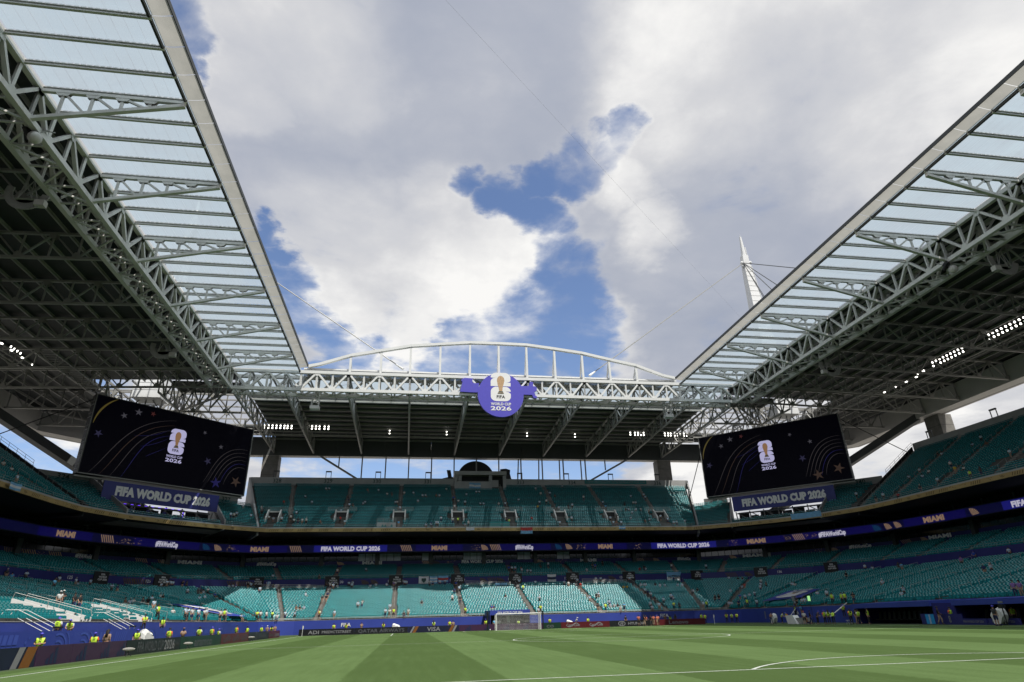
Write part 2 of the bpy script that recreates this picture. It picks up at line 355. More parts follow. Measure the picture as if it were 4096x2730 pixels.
def thing(name, label, cat, group=None, loc=(0, 0, 0), rz=0):
    o = bpy.data.objects.new(name, None); COL.objects.link(o); o.location = loc; o.rotation_euler = (0, 0, rz); o.empty_display_size = .2
    return tag(o, label, cat, group)
def inst(name, me, parent, loc=(0, 0, 0), rot=(0, 0, 0), sc=None):
    o = bpy.data.objects.new(name, me); COL.objects.link(o); o.parent = parent; o.location = loc; o.rotation_euler = rot
    if sc: o.scale = sc
    return o
TXT = {}
def text_mesh(s, bold=0.03, shear=0.0, wide=1.0):
    """flat letters, height 1 (capitals), centred; returns vertices, faces, width"""
    key = (s, bold, shear)
    if key not in TXT:
        c = bpy.data.curves.new('t', 'FONT'); c.body = s; c.size = 1.0; c.offset = bold; c.resolution_u = 2; c.shear = shear; c.space_character = 1.03
        o = bpy.data.objects.new('t', c); COL.objects.link(o); bpy.context.view_layer.update()
        me = o.to_mesh(); v = [tuple(q.co) for q in me.vertices]; fs = [tuple(p.vertices) for p in me.polygons]; o.to_mesh_clear()
        bpy.data.objects.remove(o); bpy.data.curves.remove(c)
        xs = [q[0] for q in v]; ys = [q[1] for q in v]
        x0, x1, y0, y1 = min(xs), max(xs), min(ys), max(ys); h = .70
        TXT[key] = ([((q[0] - (x0 + x1) / 2) / h, q[1] / h - .5) for q in v], fs, (x1 - x0) / h)
    return TXT[key]
def letters(s, pos, right, up, height, mt, parent, width=None, name='lettering', off=0.0, curve=None, bold=.018, **kw):
    """lettering centred on pos, lying in the plane (right, up), off = how far proud of it"""
    v, fs, w = text_mesh(s, bold)
    right = V3(right).normalized(); up = V3(up).normalized(); nrm = right.cross(up); pos = V3(pos) + nrm * off
    sx = height if width is None else width / w
    me = bpy.data.meshes.new(name)
    if curve: vv = [tuple(curve(x * sx, y * height)) for x, y in v]
    else: vv = [tuple(pos + right * (x * sx) + up * (y * height)) for x, y in v]
    me.from_pydata(vv, [], fs); me.materials.append(MAT[mt]); me.update()
    o = bpy.data.objects.new(name, me); COL.objects.link(o); o.parent = parent
    for a, b in kw.items(): o[a] = b
    return o

# ---------------------------------------------------------------- bowl geometry
CX = 34.0
#TIER-BEGIN
def lerp(a, b, t): return a + (b - a) * t
class Tier:
    """a raked ring: front and back lines given for the right half as (distance from centre line, Y), mirrored"""
    def __init__(s, F, B, zF, zB):
        m = len(F) - 1; s.m = m
        s.F = [(34 - a, b) for a, b in F[::-1]] + [(34 + a, b) for a, b in F[1:]]
        s.B = [(34 - a, b) for a, b in B[::-1]] + [(34 + a, b) for a, b in B[1:]]
        s.zF = zF if isinstance(zF, (list, tuple)) else [zF] * (m + 1); s.zB = zB if isinstance(zB, (list, tuple)) else [zB] * (m + 1)
        s.zF = list(s.zF[::-1]) + list(s.zF[1:]); s.zB = list(s.zB[::-1]) + list(s.zB[1:])
    def line(s, P, k):
        i = min(max(int(k), 0), len(P) - 2); t = k - i
        return (lerp(P[i][0], P[i + 1][0], t), lerp(P[i][1], P[i + 1][1], t))
    def zz(s, Z, k):
        i = min(max(int(k), 0), len(Z) - 2); return lerp(Z[i], Z[i + 1], k - i)
    def P(s, k, t):
        a = s.line(s.F, k); b = s.line(s.B, k)
        return (lerp(a[0], b[0], t), lerp(a[1], b[1], t), lerp(s.zz(s.zF, k), s.zz(s.zB, k), t))
    def kx(s, x, t=0.5):
        """ring parameter where the far stretch has this X"""
        best = None
        for i in range(401):
            k = s.m - 3 + 6 * i / 400; p = s.P(k, t)
            d = abs(p[0] - x)
            if best is None or d < best[0]: best = (d, k)
        return best[1]
LOWER = Tier([(0, 122), (38, 122), (41.5, 121), (43.4, 118.5), (44.5, 115), (45, 110), (45, 98), (45, 60), (45, -12)],
             [(0, 143.5), (38.5, 143.5), (50, 143.3), (61, 137), (69.5, 127.5), (75.3, 115.5), (77, 101), (77.8, 62), (78, -12)], 2.35, 8.7)
CLUB = Tier([(0, 144), (38.5, 144), (50.2, 143.8), (61.3, 137.4), (69.9, 127.8), (75.8, 115.7), (77.5, 101), (78.3, 62), (78.5, -12)],
            [(0, 155), (38.5, 155), (56, 154.5), (69.5, 145.5), (79, 134), (86, 120.5), (88, 102), (89, 62), (89.5, -12)], 10.4, 13.9)
GOLD = [(0, 141.3), (38.5, 141.3), (49, 141.3), (56, 136.5), (64, 129), (70, 121.5), (73.5, 113), (74.3, 105), (74.6, 92), (75.7, 62), (76, -12)]
RIB = [(0, 150.4), (38.5, 150.4), (52.5, 150), (60, 146), (69, 137.6), (76, 128), (81, 117.5), (83, 105), (84, 92), (85, 62), (85.5, -12)]
UFAR = Tier([(0, 141.5), (38.5, 141.5), (50.5, 141.4)], [(0, 162), (38.5, 162), (58.5, 162)], 20.9, 34.5)
UCOR = Tier([(0, 141.5), (50.6, 141.2), (56, 136.7), (64, 129.2), (70, 121.7), (73.3, 114.5)], [(0, 155.3), (56, 155.3), (63, 148.6), (72.3, 139), (81.5, 129.8), (88.3, 122.8)], 20.9, 28.3)
USIDE = Tier([(0, 200), (73.5, 113.8), (74.4, 105), (74.8, 92), (75.9, 62), (76.2, -12)], [(0, 200), (97.4, 121.5), (98.6, 107), (99.2, 92), (100.4, 62), (100.8, -12)], 20.9, 35.2)
#TIER-END
def mirror(P): return [(34 - a, b) for a, b in P[::-1]] + [(34 + a, b) for a, b in P[1:]]
def band(mb, P, z0, z1, th=.15, out=1):
    """upright band along a plan polyline"""
    for (a, b), (c, d) in zip(P[:-1], P[1:]):
        n = V3((d - b, -(c - a), 0)); 
        if n.length < 1e-6: continue
        n = n.normalized() * th * out
        mb.hexa([(a, b, z0), (c, d, z0), (c - n.x, d - n.y, z0), (a - n.x, b - n.y, z0), (a, b, z1), (c, d, z1), (c - n.x, d - n.y, z1), (a - n.x, b - n.y, z1)])

# ---------------------------------------------------------------- ground and pitch
g = MB(); g.quad((-3000, -3000, -.35), (3000, -3000, -.35), (3000, 3000, -.35), (-3000, 3000, -.35)); g.build('ground', 'concrete', kind='structure')
g = MB(); g.quad((-11, -30, -.006), (79, -30, -.006), (79, 122, -.006), (-11, 122, -.006)); g.build('pitch_surround', 'apron', kind='structure')
pitch = MB(); pitch.quad((-2.2, -30, 0), (70.2, -30, 0), (70.2, 108.3, 0), (-2.2, 108.3, 0)); pitch = pitch.build('pitch', 'grass', kind='structure')
def strip(x0, y0, x1, y1, z=.006):
    m = MB(); m.quad((x0, y0, z), (x1, y0, z), (x1, y1, z), (x0, y1, z)); return m
w = .12
for nm, a in (('touchline', (0, -2, w, 105)), ('touchline', (68 - w, -2, 68, 105)), ('goal_line', (w, 105 - w, 68 - w, 105)), ('goal_line', (w, 0, 68 - w, w)), ('halfway_line', (w, 52.5 - w / 2, 68 - w, 52.5 + w / 2))):
    strip(*a).build('marking', 'pitch_line', pitch)
for s_, y0 in ((1, 0), (-1, 105)):
    for hw, dp in ((20.16, 16.5), (9.16, 5.5)):
        m = MB(); ya = y0 + s_ * (dp - w); yb = y0 + s_ * dp; z = .006
        for a in ((CX - hw, min(ya, yb), CX + hw, max(ya, yb)), (CX - hw, min(y0 + s_ * w, ya), CX - hw + w, max(y0 + s_ * w, ya)), (CX + hw - w, min(y0 + s_ * w, ya), CX + hw, max(y0 + s_ * w, ya))):
            m.quad((a[0], a[1], z), (a[2], a[1], z), (a[2], a[3], z), (a[0], a[3], z))
        m.build('marking', 'pitch_line', pitch)
    m = MB(); c0 = y0 + s_ * 11; al = math.acos(5.5 / 9.15)
    for i in range(28):
        t0 = -al + 2 * al * i / 28; t1 = -al + 2 * al * (i + 1) / 28
        q = [(CX + rr * math.sin(t), c0 + s_ * rr * math.cos(t), .01) for rr, t in ((9.15, t0), (9.15, t1), (9.03, t1), (9.03, t0))]
        m.quad(*(q if s_ > 0 else q[::-1]))
    m.build('marking', 'pitch_line', pitch)
m = MB()
for i in range(96):
    t0, t1 = 2 * math.pi * i / 96, 2 * math.pi * (i + 1) / 96
    m.quad(*[(CX + rr * math.sin(t), 52.5 + rr * math.cos(t), .01) for rr, t in ((9.15, t1), (9.15, t0), (9.03, t0), (9.03, t1))])
m.build('marking', 'pitch_line', pitch)

# ---------------------------------------------------------------- seats
SEATV = []; SEATF = []
def seat_proto():
    v = []; fc = []
    def q(*p): i = len(v); v.extend(p); fc.append(tuple(range(i, i + len(p))))
    a, b = .245, .225
    # back: short curved shell leaning backwards, rounded top
    q((-a, .11, .57), (a, .11, .57), (a, .16, .665), (-a, .16, .665))
    q((-a, .16, .665), (a, .16, .665), (b, .20, .735), (-b, .20, .735))
    q((-b, .20, .735), (b, .20, .735), (b, .25, .71), (-b, .25, .71))
    q((a, .11, .57), (a, .15, .57), (b, .25, .71), (a, .16, .665)); q((-a, .15, .57), (-a, .11, .57), (-a, .16, .665), (-b, .25, .71))
    q((a, .15, .57), (-a, .15, .57), (-b, .25, .71), (b, .25, .71))
    # tipped-up pan below it
    q((-b, -.05, .20), (b, -.05, .20), (b, .0, .40), (-b, .0, .40))
    q((-b, .0, .40), (b, .0, .40), (b * .9, .05, .44), (-b * .9, .05, .44))
    q((b, -.05, .20), (b, .07, .20), (b * .9, .05, .44), (b, .0, .40)); q((-b, .07, .20), (-b, -.05, .20), (-b, .0, .40), (-b * .9, .05, .44))
    # raised glossy patch on the shell top, paler to paint a sun glint
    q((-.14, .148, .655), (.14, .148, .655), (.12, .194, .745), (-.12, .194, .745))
    return np.array(v, dtype=np.float32), fc
PV, PF = seat_proto()
def seat_material_mesh():
    me = bpy.data.meshes.new('seat'); me.from_pydata([tuple(map(float, p)) for p in PV], [], PF); me.materials.append(MAT['seat_teal']); me.materials.append(MAT['seat_glint']); me.polygons[len(PF) - 1].material_index = 1; me.update(); return me
seat_list = []   # (x,y,z,angle,tier)
def in_view(x, y, margin=7):
    a = math.degrees(math.atan2(x - CAM.x, y - CAM.y)); return -30.3 - margin < a < 49.3 + margin and y > 15
def fill(tier, k0, k1, n, aisles, half=.65, pitch_=.53, skip=None, tname='', z_off=0.0, t_from=0, t_to=None):
    """rows n from k0 to k1; aisles = list of ring parameters"""
    t_to = n if t_to is None else t_to
    for i in range(t_from, t_to):
        t = (i + .42) / n
        ks = sorted(set([k0, k1] + [float(j) for j in range(int(math.ceil(k0)), int(math.floor(k1)) + 1)]))
        z = tier.zz(tier.zF, (k0 + k1) / 2)
        for ka, kb in zip(ks[:-1], ks[1:]):
            pa = tier.P(ka, t); pb = tier.P(kb, t); ln = math.hypot(pb[0] - pa[0], pb[1] - pa[1])
            if ln < .6: continue
            cnt = int(ln / pitch_); ang = math.atan2(pb[1] - pa[1], pb[0] - pa[0])
            cuts = [(ak - ka) / (kb - ka) * ln for ak in aisles if ka - .3 < ak < kb + .3]
            for j in range(cnt):
                d = (j + .2 + .6 * ((i * 37 % 11) / 10)) * ln / cnt
                if any(abs(d - c) < half for c in cuts): continue
                x = pa[0] + (pb[0] - pa[0]) * d / ln; y = pa[1] + (pb[1] - pa[1]) * d / ln
                k = ka + (kb - ka) * d / ln
                if not in_view(x, y): continue
                if skip and skip(k, i, x, y): continue
                za = tier.P(k, 0)[2]; zb = tier.P(k, 1)[2]
                seat_list.append((x, y, za + (zb - za) * i / n + z_off, ang, tname))
def steps(tier, k0, k1, n, mats='terrace', name='terrace', parent=None, thick=0.0, holes=None, endcaps=True):
    m = MB(); ks = sorted(set([k0, k1] + [float(j) for j in range(int(math.ceil(k0)), int(math.floor(k1)) + 1)]))
    for ka, kb in zip(ks[:-1], ks[1:]):
        for i in range(n):
            if holes and holes(ka, kb, i): continue
            t0, t1 = i / n, (i + 1) / n
            a0, b0, a1, b1 = tier.P(ka, t0), tier.P(kb, t0), tier.P(ka, t1), tier.P(kb, t1)
            za = lerp(tier.P(ka, 0)[2], tier.P(ka, 1)[2], i / n); zb = lerp(tier.P(kb, 0)[2], tier.P(kb, 1)[2], i / n)
            ra = (tier.P(ka, 1)[2] - tier.P(ka, 0)[2]) / n; rb = (tier.P(kb, 1)[2] - tier.P(kb, 0)[2]) / n
            m.quad((a0[0], a0[1], za), (b0[0], b0[1], zb), (b1[0], b1[1], zb), (a1[0], a1[1], za))
            m.quad((a0[0], a0[1], za - ra), (b0[0], b0[1], zb - rb), (b0[0], b0[1], zb), (a0[0], a0[1], za))
        # underside
        a0, b0, a1, b1 = tier.P(ka, 0), tier.P(kb, 0), tier.P(ka, 1), tier.P(kb, 1)
        d = .7
        m.quad((a1[0], a1[1], a1[2] - d), (b1[0], b1[1], b1[2] - d), (b0[0], b0[1], b0[2] - d), (a0[0], a0[1], a0[2] - d))
    return m.build(name, mats, parent)
def aisle(tier, k, n, parent, width=1.15, t0=0.0, t1=1.0, name='aisle_steps', rail=True):
    """concrete steps two to a row, with a centre handrail"""
    m = MB(); a = V3(tier.P(k, t0)); b = V3(tier.P(k, t1)); d = V3((b.x - a.x, b.y - a.y, 0)); ln = d.length; d.normalize(); s_ = V3((d.y, -d.x, 0)) * (width / 2)
    c = max(2, int(n * 2 * (t1 - t0))); rise = (b.z - a.z) / c
    for i in range(c):
        p = a + d * (ln * i / c); q = a + d * (ln * (i + 1) / c); z = a.z + rise * i + .03
        m.hexa([(p.x - s_.x, p.y - s_.y, z - rise - .1), (p.x + s_.x, p.y + s_.y, z - rise - .1), (q.x + s_.x, q.y + s_.y, z - rise - .1), (q.x - s_.x, q.y - s_.y, z - rise - .1),
                (p.x - s_.x, p.y - s_.y, z), (p.x + s_.x, p.y + s_.y, z), (q.x + s_.x, q.y + s_.y, z), (q.x - s_.x, q.y - s_.y, z)])
    o = m.build(name, 'concrete', parent)
    if rail:
        c = max(2, int(ln / 3.2))
        for i in range(c):
            m = MB()
            p = a + (b - a) * ((i + .15) / c); q = a + (b - a) * ((i + .75) / c)
            m.tube(p, p + V3((0, 0, .95)), .025, 5); m.tube(q, q + V3((0, 0, .95)), .025, 5); m.tube(p + V3((0, 0, .95)), q + V3((0, 0, .95)), .025, 5)
            m.build('handrail', 'rail', o)
    return o
def railing(mb, pts, h=1.0, n=3, step=2.0, r=.022):
    for a, b in zip(pts[:-1], pts[1:]):
        a = V3(a); b = V3(b); ln = (b - a).length; c = max(1, int(ln / step))
        for i in range(c + 1):
            p = a.lerp(b, i / c); mb.tube(p, p + V3((0, 0, h)), r, 5)
        for j in range(n): dz = V3((0, 0, h * (j + 1) / n)); mb.tube(a + dz, b + dz, r, 5)

# ----- lower tier
lower = thing('lower_grandstand', 'lowest ring of teal seats around the pitch behind the blue wall', 'grandstand')
club = thing('club_grandstand', 'narrow middle ring of teal seats below the glazed suites', 'grandstand')
upper = thing('upper_grandstand', 'steep upper ring of teal seats above the gold band, open to the sky behind', 'grandstand')
mL = LOWER.m
AX = [-18, -8.3, -.25, 13.2, 26.8, 39.9, 53.1, 66.6, 77.1, 86]  # reference
def ring_far(t, xs, tt=.5): return [t.kx(x, tt) for x in xs]
kfar0, kfar1 = mL - 1.6, mL + 1.6
AIS_L = ring_far(LOWER, [-.25, 13.2, 26.8, 39.9, 53.3, 66.8]) + [mL - 1.62, mL + 1.62]
fill(LOWER, kfar0, kfar1, 26, AIS_L, tname='lower')
# corner and sides carry more rows
SIDE_R = [mL + 2.9, mL + 4.1, mL + 5.15, mL + 5.75, mL + 6.2, mL + 6.5, mL + 6.8]
SIDE_L = [2 * mL - k for k in SIDE_R]
def vom_skip(k, i, x, y):
    if x < 0 and i < 8 and (55.8 < y < 58.9 or 70.2 < y < 73.0): return True
    kk = k if k > mL else 2 * mL - k
    for kv in VOMS:
        if abs(kk - kv[0]) < kv[1] and kv[2] <= i < kv[3]: return True
    return False
VOMS = []
fill(LOWER, mL + 1.66, 2 * mL - .05, 38, SIDE_R, tname='lower', skip=vom_skip)
fill(LOWER, .05, mL - 1.66, 38, SIDE_L, tname='lower', skip=vom_skip)
steps(LOWER, kfar0, kfar1, 26, parent=lower, name='far_terrace'); steps(LOWER, kfar1, 2 * mL, 38, parent=lower, name='right_terrace'); steps(LOWER, 0, kfar0, 38, parent=lower, name='left_terrace')
for k in AIS_L: aisle(LOWER, k, 26, lower)
for k in SIDE_R + SIDE_L: aisle(LOWER, k, 38, lower, width=1.0)

# ----- club tier
mC = CLUB.m
AIS_C = ring_far(CLUB, [-13.2, .2, 13.7, 27, 39.7, 53.6, 67, 80.5])
CR = [mC + 2.4, mC + 3.3, mC + 4.2, mC + 5.1, mC + 5.7, mC + 6.15, mC + 6.5, mC + 6.8]; CLs = [2 * mC - k for k in CR]
fill(CLUB, .05, 2 * mC - .05, 12, AIS_C + CR + CLs, tname='club', pitch_=.55)
steps(CLUB, 0, 2 * mC, 12, parent=club, name='club_terrace')
for k in AIS_C + CR + CLs: aisle(CLUB, k, 12, club, rail=False, width=1.2)

# ----- upper tier
AIS_U = ring_far(UFAR, [.6, 13.2, 26.6, 39.1, 51.5, 64.2, 77.2]) + [UFAR.kx(-12.3)]
def booth_skip(k, i, x, y): return i >= 27 and 26.8 < x < 40.8
VOMX = [-14.8, .1, 13.2, 26.8, 39.4, 51.7, 64.4, 77.2]
def up_skip(k, i, x, y):
    if booth_skip(k, i, x, y): return True
    if i in (5, 6, 7, 8) and any(abs(x - vx) < 2.3 for vx in VOMX): return True
    if i < 5 and any(abs(x - vx) < 1.1 for vx in VOMX): return True
    return False
fill(UFAR, .02, 2 * UFAR.m - .02, 30, AIS_U, tname='upper', skip=up_skip, half=.6)
steps(UFAR, 0, 2 * UFAR.m, 30, parent=upper, name='far_terrace')
for k in AIS_U: aisle(UFAR, k, 30, upper, t0=.3, rail=True, width=1.15)
m_ = UCOR.m
fill(UCOR, m_ + 1.02, m_ + 2.05, 16, [], tname='upper'); fill(UCOR, m_ + 4.0, m_ + 4.98, 16, [m_ + 4.9], tname='upper')
fill(UCOR, m_ - 2.05, m_ - 1.02, 16, [], tname='upper'); fill(UCOR, m_ - 4.98, m_ - 4.0, 16, [m_ - 4.9], tname='upper')
fill(UCOR, m_ + 2.1, m_ + 4, 16, [], tname='upper', t_to=2); fill(UCOR, m_ - 4, m_ - 2.1, 16, [], tname='upper', t_to=2)
steps(UCOR, m_ + 1, m_ + 2.08, 16, parent=upper, name='corner_terrace'); steps(UCOR, m_ + 3.98, 2 * m_, 16, parent=upper, name='corner_terrace')
steps(UCOR, m_ - 2.08, m_ - 1, 16, parent=upper, name='corner_terrace'); steps(UCOR, 0, m_ - 3.98, 16, parent=upper, name='corner_terrace')
mS = USIDE.m
US_R = [mS + 1.04, mS + 1.9, mS + 2.75, mS + 3.3, mS + 3.75, mS + 4.2, mS + 4.45, mS + 4.7]; US_L = [2 * mS - k for k in US_R]
def us_skip(k, i, x, y):
    kk = k if k > mS else 2 * mS - k
    return i in (4, 5, 6, 7) and any(abs(kk - q) < .12 for q in (mS + 1.9, mS + 2.75, mS + 3.3, mS + 3.75))
fill(USIDE, mS + 1.02, 2 * mS - .05, 32, US_R, tname='upper', skip=us_skip); fill(USIDE, .05, mS - 1.02, 32, US_L, tname='upper', skip=us_skip)
steps(USIDE, mS + 1, 2 * mS, 32, parent=upper, name='side_terrace'); steps(USIDE, 0, mS - 1, 32, parent=upper, name='side_terrace')
for k in US_R + US_L: aisle(USIDE, k, 32, upper, t0=.05, width=1.1)
# corner decks beneath the video boards
for sg in (1, -1):
    m = MB()
    ps = [UCOR.P(m_ + sg * k, t) for k, t in ((2.05, .12), (3.0, .12), (4.02, .12), (4.02, .62), (3.0, .62), (2.05, .62))]
    m.poly([(p[0], p[1], 21.9) for p in (ps if sg < 0 else ps[::-1])]); m.poly([(p[0], p[1], 20.0) for p in (ps[::-1] if sg < 0 else ps)])
    m.build('corner_deck', 'concrete', upper)

# write the seats: the largest in the picture as single chairs, the rest as one mass
def px_size(s_): d = (V3(s_[:3]) - CAM).length; return d
arr = sorted([s_ for s_ in seat_list], key=px_size)
# nearest that fall inside the picture
Minv = cam.matrix_world.inverted()
def visible(s_):
    p = Minv @ V3((s_[0], s_[1], s_[2] + .6))
    if p.z > -1: return False
    x = p.x / -p.z; y = p.y / -p.z; hx = 2048 / 2460.32; hy = 1365 / 2460.32
    return abs(x) < hx and abs(y) < hy
near = [s_ for s_ in arr if visible(s_)][:300]; nearset = set(id(s_) for s_ in near)
sme = seat_material_mesh()
def ordinal(n):
    b = ['', 'first', 'second', 'third', 'fourth', 'fifth', 'sixth', 'seventh', 'eighth', 'ninth', 'tenth', 'eleventh', 'twelfth', 'thirteenth', 'fourteenth', 'fifteenth', 'sixteenth', 'seventeenth', 'eighteenth', 'nineteenth']
    if n < 20: return b[n]
    t = ['', '', 'twenty', 'thirty', 'forty', 'fifty', 'sixty', 'seventy', 'eighty', 'ninety'][min(n // 10, 9)]
    return t + '-' + b[n % 10] if n % 10 else (t[:-1] + 'ieth')
near.sort(key=lambda q: (round(q[2], 2), q[1]))
rows_z = sorted(set(round(q[2], 2) for q in near)); seat_no = {}
for s_ in near:
    zr = round(s_[2], 2); seat_no[zr] = seat_no.get(zr, 0) + 1
    o = bpy.data.objects.new('stadium_seat', sme); COL.objects.link(o); o.location = s_[:3]; o.rotation_euler = (0, 0, s_[3])
    tag(o, 'teal seat, %s row above the left blue wall, %s visible seat from the left' % (ordinal(rows_z.index(zr) + 1), ordinal(seat_no[zr])), 'seat', 'teal seats nearest the camera in the lower grandstand')
rest = [s_ for s_ in arr if id(s_) not in nearset]
A = np.array([q[:4] for q in rest], dtype=np.float32); ns = len(A); nv = len(PV)
c_, s__ = np.cos(A[:, 3]), np.sin(A[:, 3])
jit = 1 + rng.uniform(-.03, .03, ns)[:, None]
X = A[:, 0:1] + (PV[None, :, 0] * c_[:, None] - PV[None, :, 1] * s__[:, None]) * jit
Y = A[:, 1:2] + (PV[None, :, 0] * s__[:, None] + PV[None, :, 1] * c_[:, None]) * jit
Z = A[:, 2:3] + PV[None, :, 2] * jit
co = np.stack([X, Y, Z], axis=-1).reshape(-1).astype(np.float32)
lt = np.array([len(q) for q in PF], dtype=np.int32); base = np.concatenate([np.array(q) for q in PF]).astype(np.int32)
loops = (base[None, :] + (np.arange(ns, dtype=np.int32) * nv)[:, None]).reshape(-1)
tot = np.tile(lt, ns); starts = np.concatenate([[0], np.cumsum(tot)[:-1]]).astype(np.int32)
me = bpy.data.meshes.new('seats'); me.vertices.add(ns * nv); me.vertices.foreach_set('co', co)
me.loops.add(len(loops)); me.loops.foreach_set('vertex_index', loops.astype(np.int32))
me.polygons.add(len(tot)); me.polygons.foreach_set('loop_start', starts)
me.materials.append(MAT['seat_teal']); me.materials.append(MAT['seat_glint']); gi = np.zeros(len(PF), dtype=np.int32); gi[-1] = 1; me.polygons.foreach_set('material_index', np.tile(gi, ns)); me.update(calc_edges=True)
so_ = bpy.data.objects.new('stadium_seats', me); COL.objects.link(so_)
tag(so_, 'thousands of empty teal plastic seats filling all tiers of the stadium', 'seats'); so_['kind'] = 'stuff'
print('SEATS', ns)

# ---------------------------------------------------------------- front wall, ledges, bands
def seg_parts(P, name, mats, parent, z0, z1, th=.15, **kw):
    for a, b in zip(P[:-1], P[1:]):
        if min(a[1], b[1]) > 15 or True:
            m = MB(); band(m, [a, b], z0, z1, th); m.build(name, mats, parent, **kw)
LF = [(p[0], p[1]) for p in LOWER.F]; LBk = [(p[0], p[1]) for p in LOWER.B]
seg_parts(LF, 'front_wall', 'blue_print', lower, -.3, 2.3, -.12)
seg_parts([(x, y) for x, y in LF], 'wall_coping', 'concrete_wall', lower, 2.3, 2.34, -.14)
# large pale shapes printed on the blue wall
def wall_frames(P, z):
    for a, b in zip(P[:-1], P[1:]):
        a = V3((a[0], a[1], z)); b = V3((b[0], b[1], z)); yield a, (b - a).normalized(), (b - a).length
def print_shapes(P, z0, z1, parent, seed, every=3.2, inward=.02):
    rd = random.Random(seed); m = MB()
    for a, d, ln in wall_frames(P, 0):
        if ln < 2: continue
        nrm = V3((d.y, -d.x, 0)) * inward; s_ = 1.0
        while s_ < ln - 2.5:
            h = z1 - z0; kind = rd.choice('arc arc fan diamonds blocks drops'.split()); W_ = 2.2
            def put(pts): m.poly([a + d * (s_ + x) + nrm + V3((0, 0, z0 + y * h)) for x, y in pts])
            if kind == 'arc':
                for rr in (1.9, 1.45, 1.0, .55):
                    n_ = 8
                    for i in range(n_):
                        t0, t1 = math.pi * i / n_ * .55 + .2, math.pi * (i + 1) / n_ * .55 + .2
                        put([(1 + rr * math.cos(t0), min(.98, rr * math.sin(t0) / h)), (1 + rr * math.cos(t1), min(.98, rr * math.sin(t1) / h)), (1 + (rr - .16) * math.cos(t1), min(.98, (rr - .16) * math.sin(t1) / h)), (1 + (rr - .16) * math.cos(t0), min(.98, (rr - .16) * math.sin(t0) / h))])
            elif kind == 'fan':
                for i in range(6): x = i * .36; put([(x, .05), (x + .16, .05), (x + .5 + i * .05, .95), (x + .28 + i * .05, .95)])
            elif kind == 'diamonds':
                for i in range(7):
                    x = rd.uniform(0, 2.2); y = rd.uniform(.15, .85); q = rd.uniform(.08, .2); put([(x, y - q / h), (x + q * .7, y), (x, y + q / h), (x - q * .7, y)])
            elif kind == 'blocks':
                for i in range(4):
                    for j in range(2): put([(i * .58, .1 + j * .45), (i * .58 + .48, .1 + j * .45), (i * .58 + .5, .48 + j * .45), (i * .58 + .06, .48 + j * .45)])
            else:
                for i in range(5):
                    x = rd.uniform(0, 2.2); y = rd.uniform(.25, .7); put([(x + .13 * math.cos(t), y + .3 / h * math.sin(t)) for t in [q * math.pi / 5 for q in range(10)]])
            s_ += every + rd.uniform(0, 1.2)
    return m.build('printed_pattern', 'blue_light', parent)
print_shapes(LF[3:14], .1, 2.2, lower, 3)
m = MB(); railing(m, [(x, y, 2.36) for x, y in LF[5:12]], h=.35, n=2, step=1.5, r=.03); m.build('rail', 'rail', lower)
# ledge between lower and club seats: blue printed strip with a rail above
seg_parts(LBk, 'ledge_wall', 'blue_ledge', club, 8.6, 10.55, -.15)
m = MB(); railing(m, [(p[0], p[1] + .1, 10.5) for p in CLUB.F[1:-1]], h=.75, n=2, step=2.4); m.build('rail', 'rail', club)
# seat bank back wall (blue banner strip), suites, ribbon board
CBk = [(p[0], p[1]) for p in CLUB.B]
seg_parts(CBk, 'banner_strip', 'blue_ledge', club, 13.5, 15.1, .15)
suites = thing('suite_level', 'dark glazed suites and concourses between the club seats and the upper stand', 'building')
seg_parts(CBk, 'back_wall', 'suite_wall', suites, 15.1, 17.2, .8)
# panes and posts along the suite front
def along(P, step, off=.04):
    for a, b in zip(P[:-1], P[1:]):
        a = V3((a[0], a[1], 0)); b = V3((b[0], b[1], 0)); ln = (b - a).length
        if ln < 1: continue
        c = max(1, round(ln / step)); d = (b - a).normalized(); nrm = V3((d.y, -d.x, 0))
        for i in range(c): yield a + d * (ln * i / c) + nrm * off, a + d * (ln * (i + 1) / c) + nrm * off, i, d, nrm
rd = random.Random(4); cnt = 0
pane_cache = {}
for p, q, i, d, nrm in along(CBk, 1.7, .06):
    if not in_view((p.x + q.x) / 2, (p.y + q.y) / 2, 3): continue
    bright = (i // 5) % 3 != 0 and p.y > 150 and 2 < p.x < 60 and rd.random() < .6
    m = MB(); a = p + d * .06; b = q - d * .06; m.hexa([a + V3((0, 0, 15.12)), b + V3((0, 0, 15.12)), b + V3((0, 0, 15.12)) - nrm * .04, a + V3((0, 0, 15.12)) - nrm * .04, a + V3((0, 0, 17.05)), b + V3((0, 0, 17.05)), b + V3((0, 0, 17.05)) - nrm * .04, a + V3((0, 0, 17.05)) - nrm * .04])
    if cnt < 300: m.build('window', 'window_daylit' if bright else 'window_dark', suites)
    cnt += 1
for p, q, i, d, nrm in along(CBk, 13.2, .1):
    if not in_view(p.x, p.y, 3): continue
    m = MB(); m.bar(p + V3((0, 0, 10.4)) + nrm * .3, p + V3((0, 0, 17.5)) + nrm * .3, .9, .9, up=tuple(d)); m.build('pillar', 'steel_dark', suites)
RB = mirror(RIB); GB = mirror(GOLD)
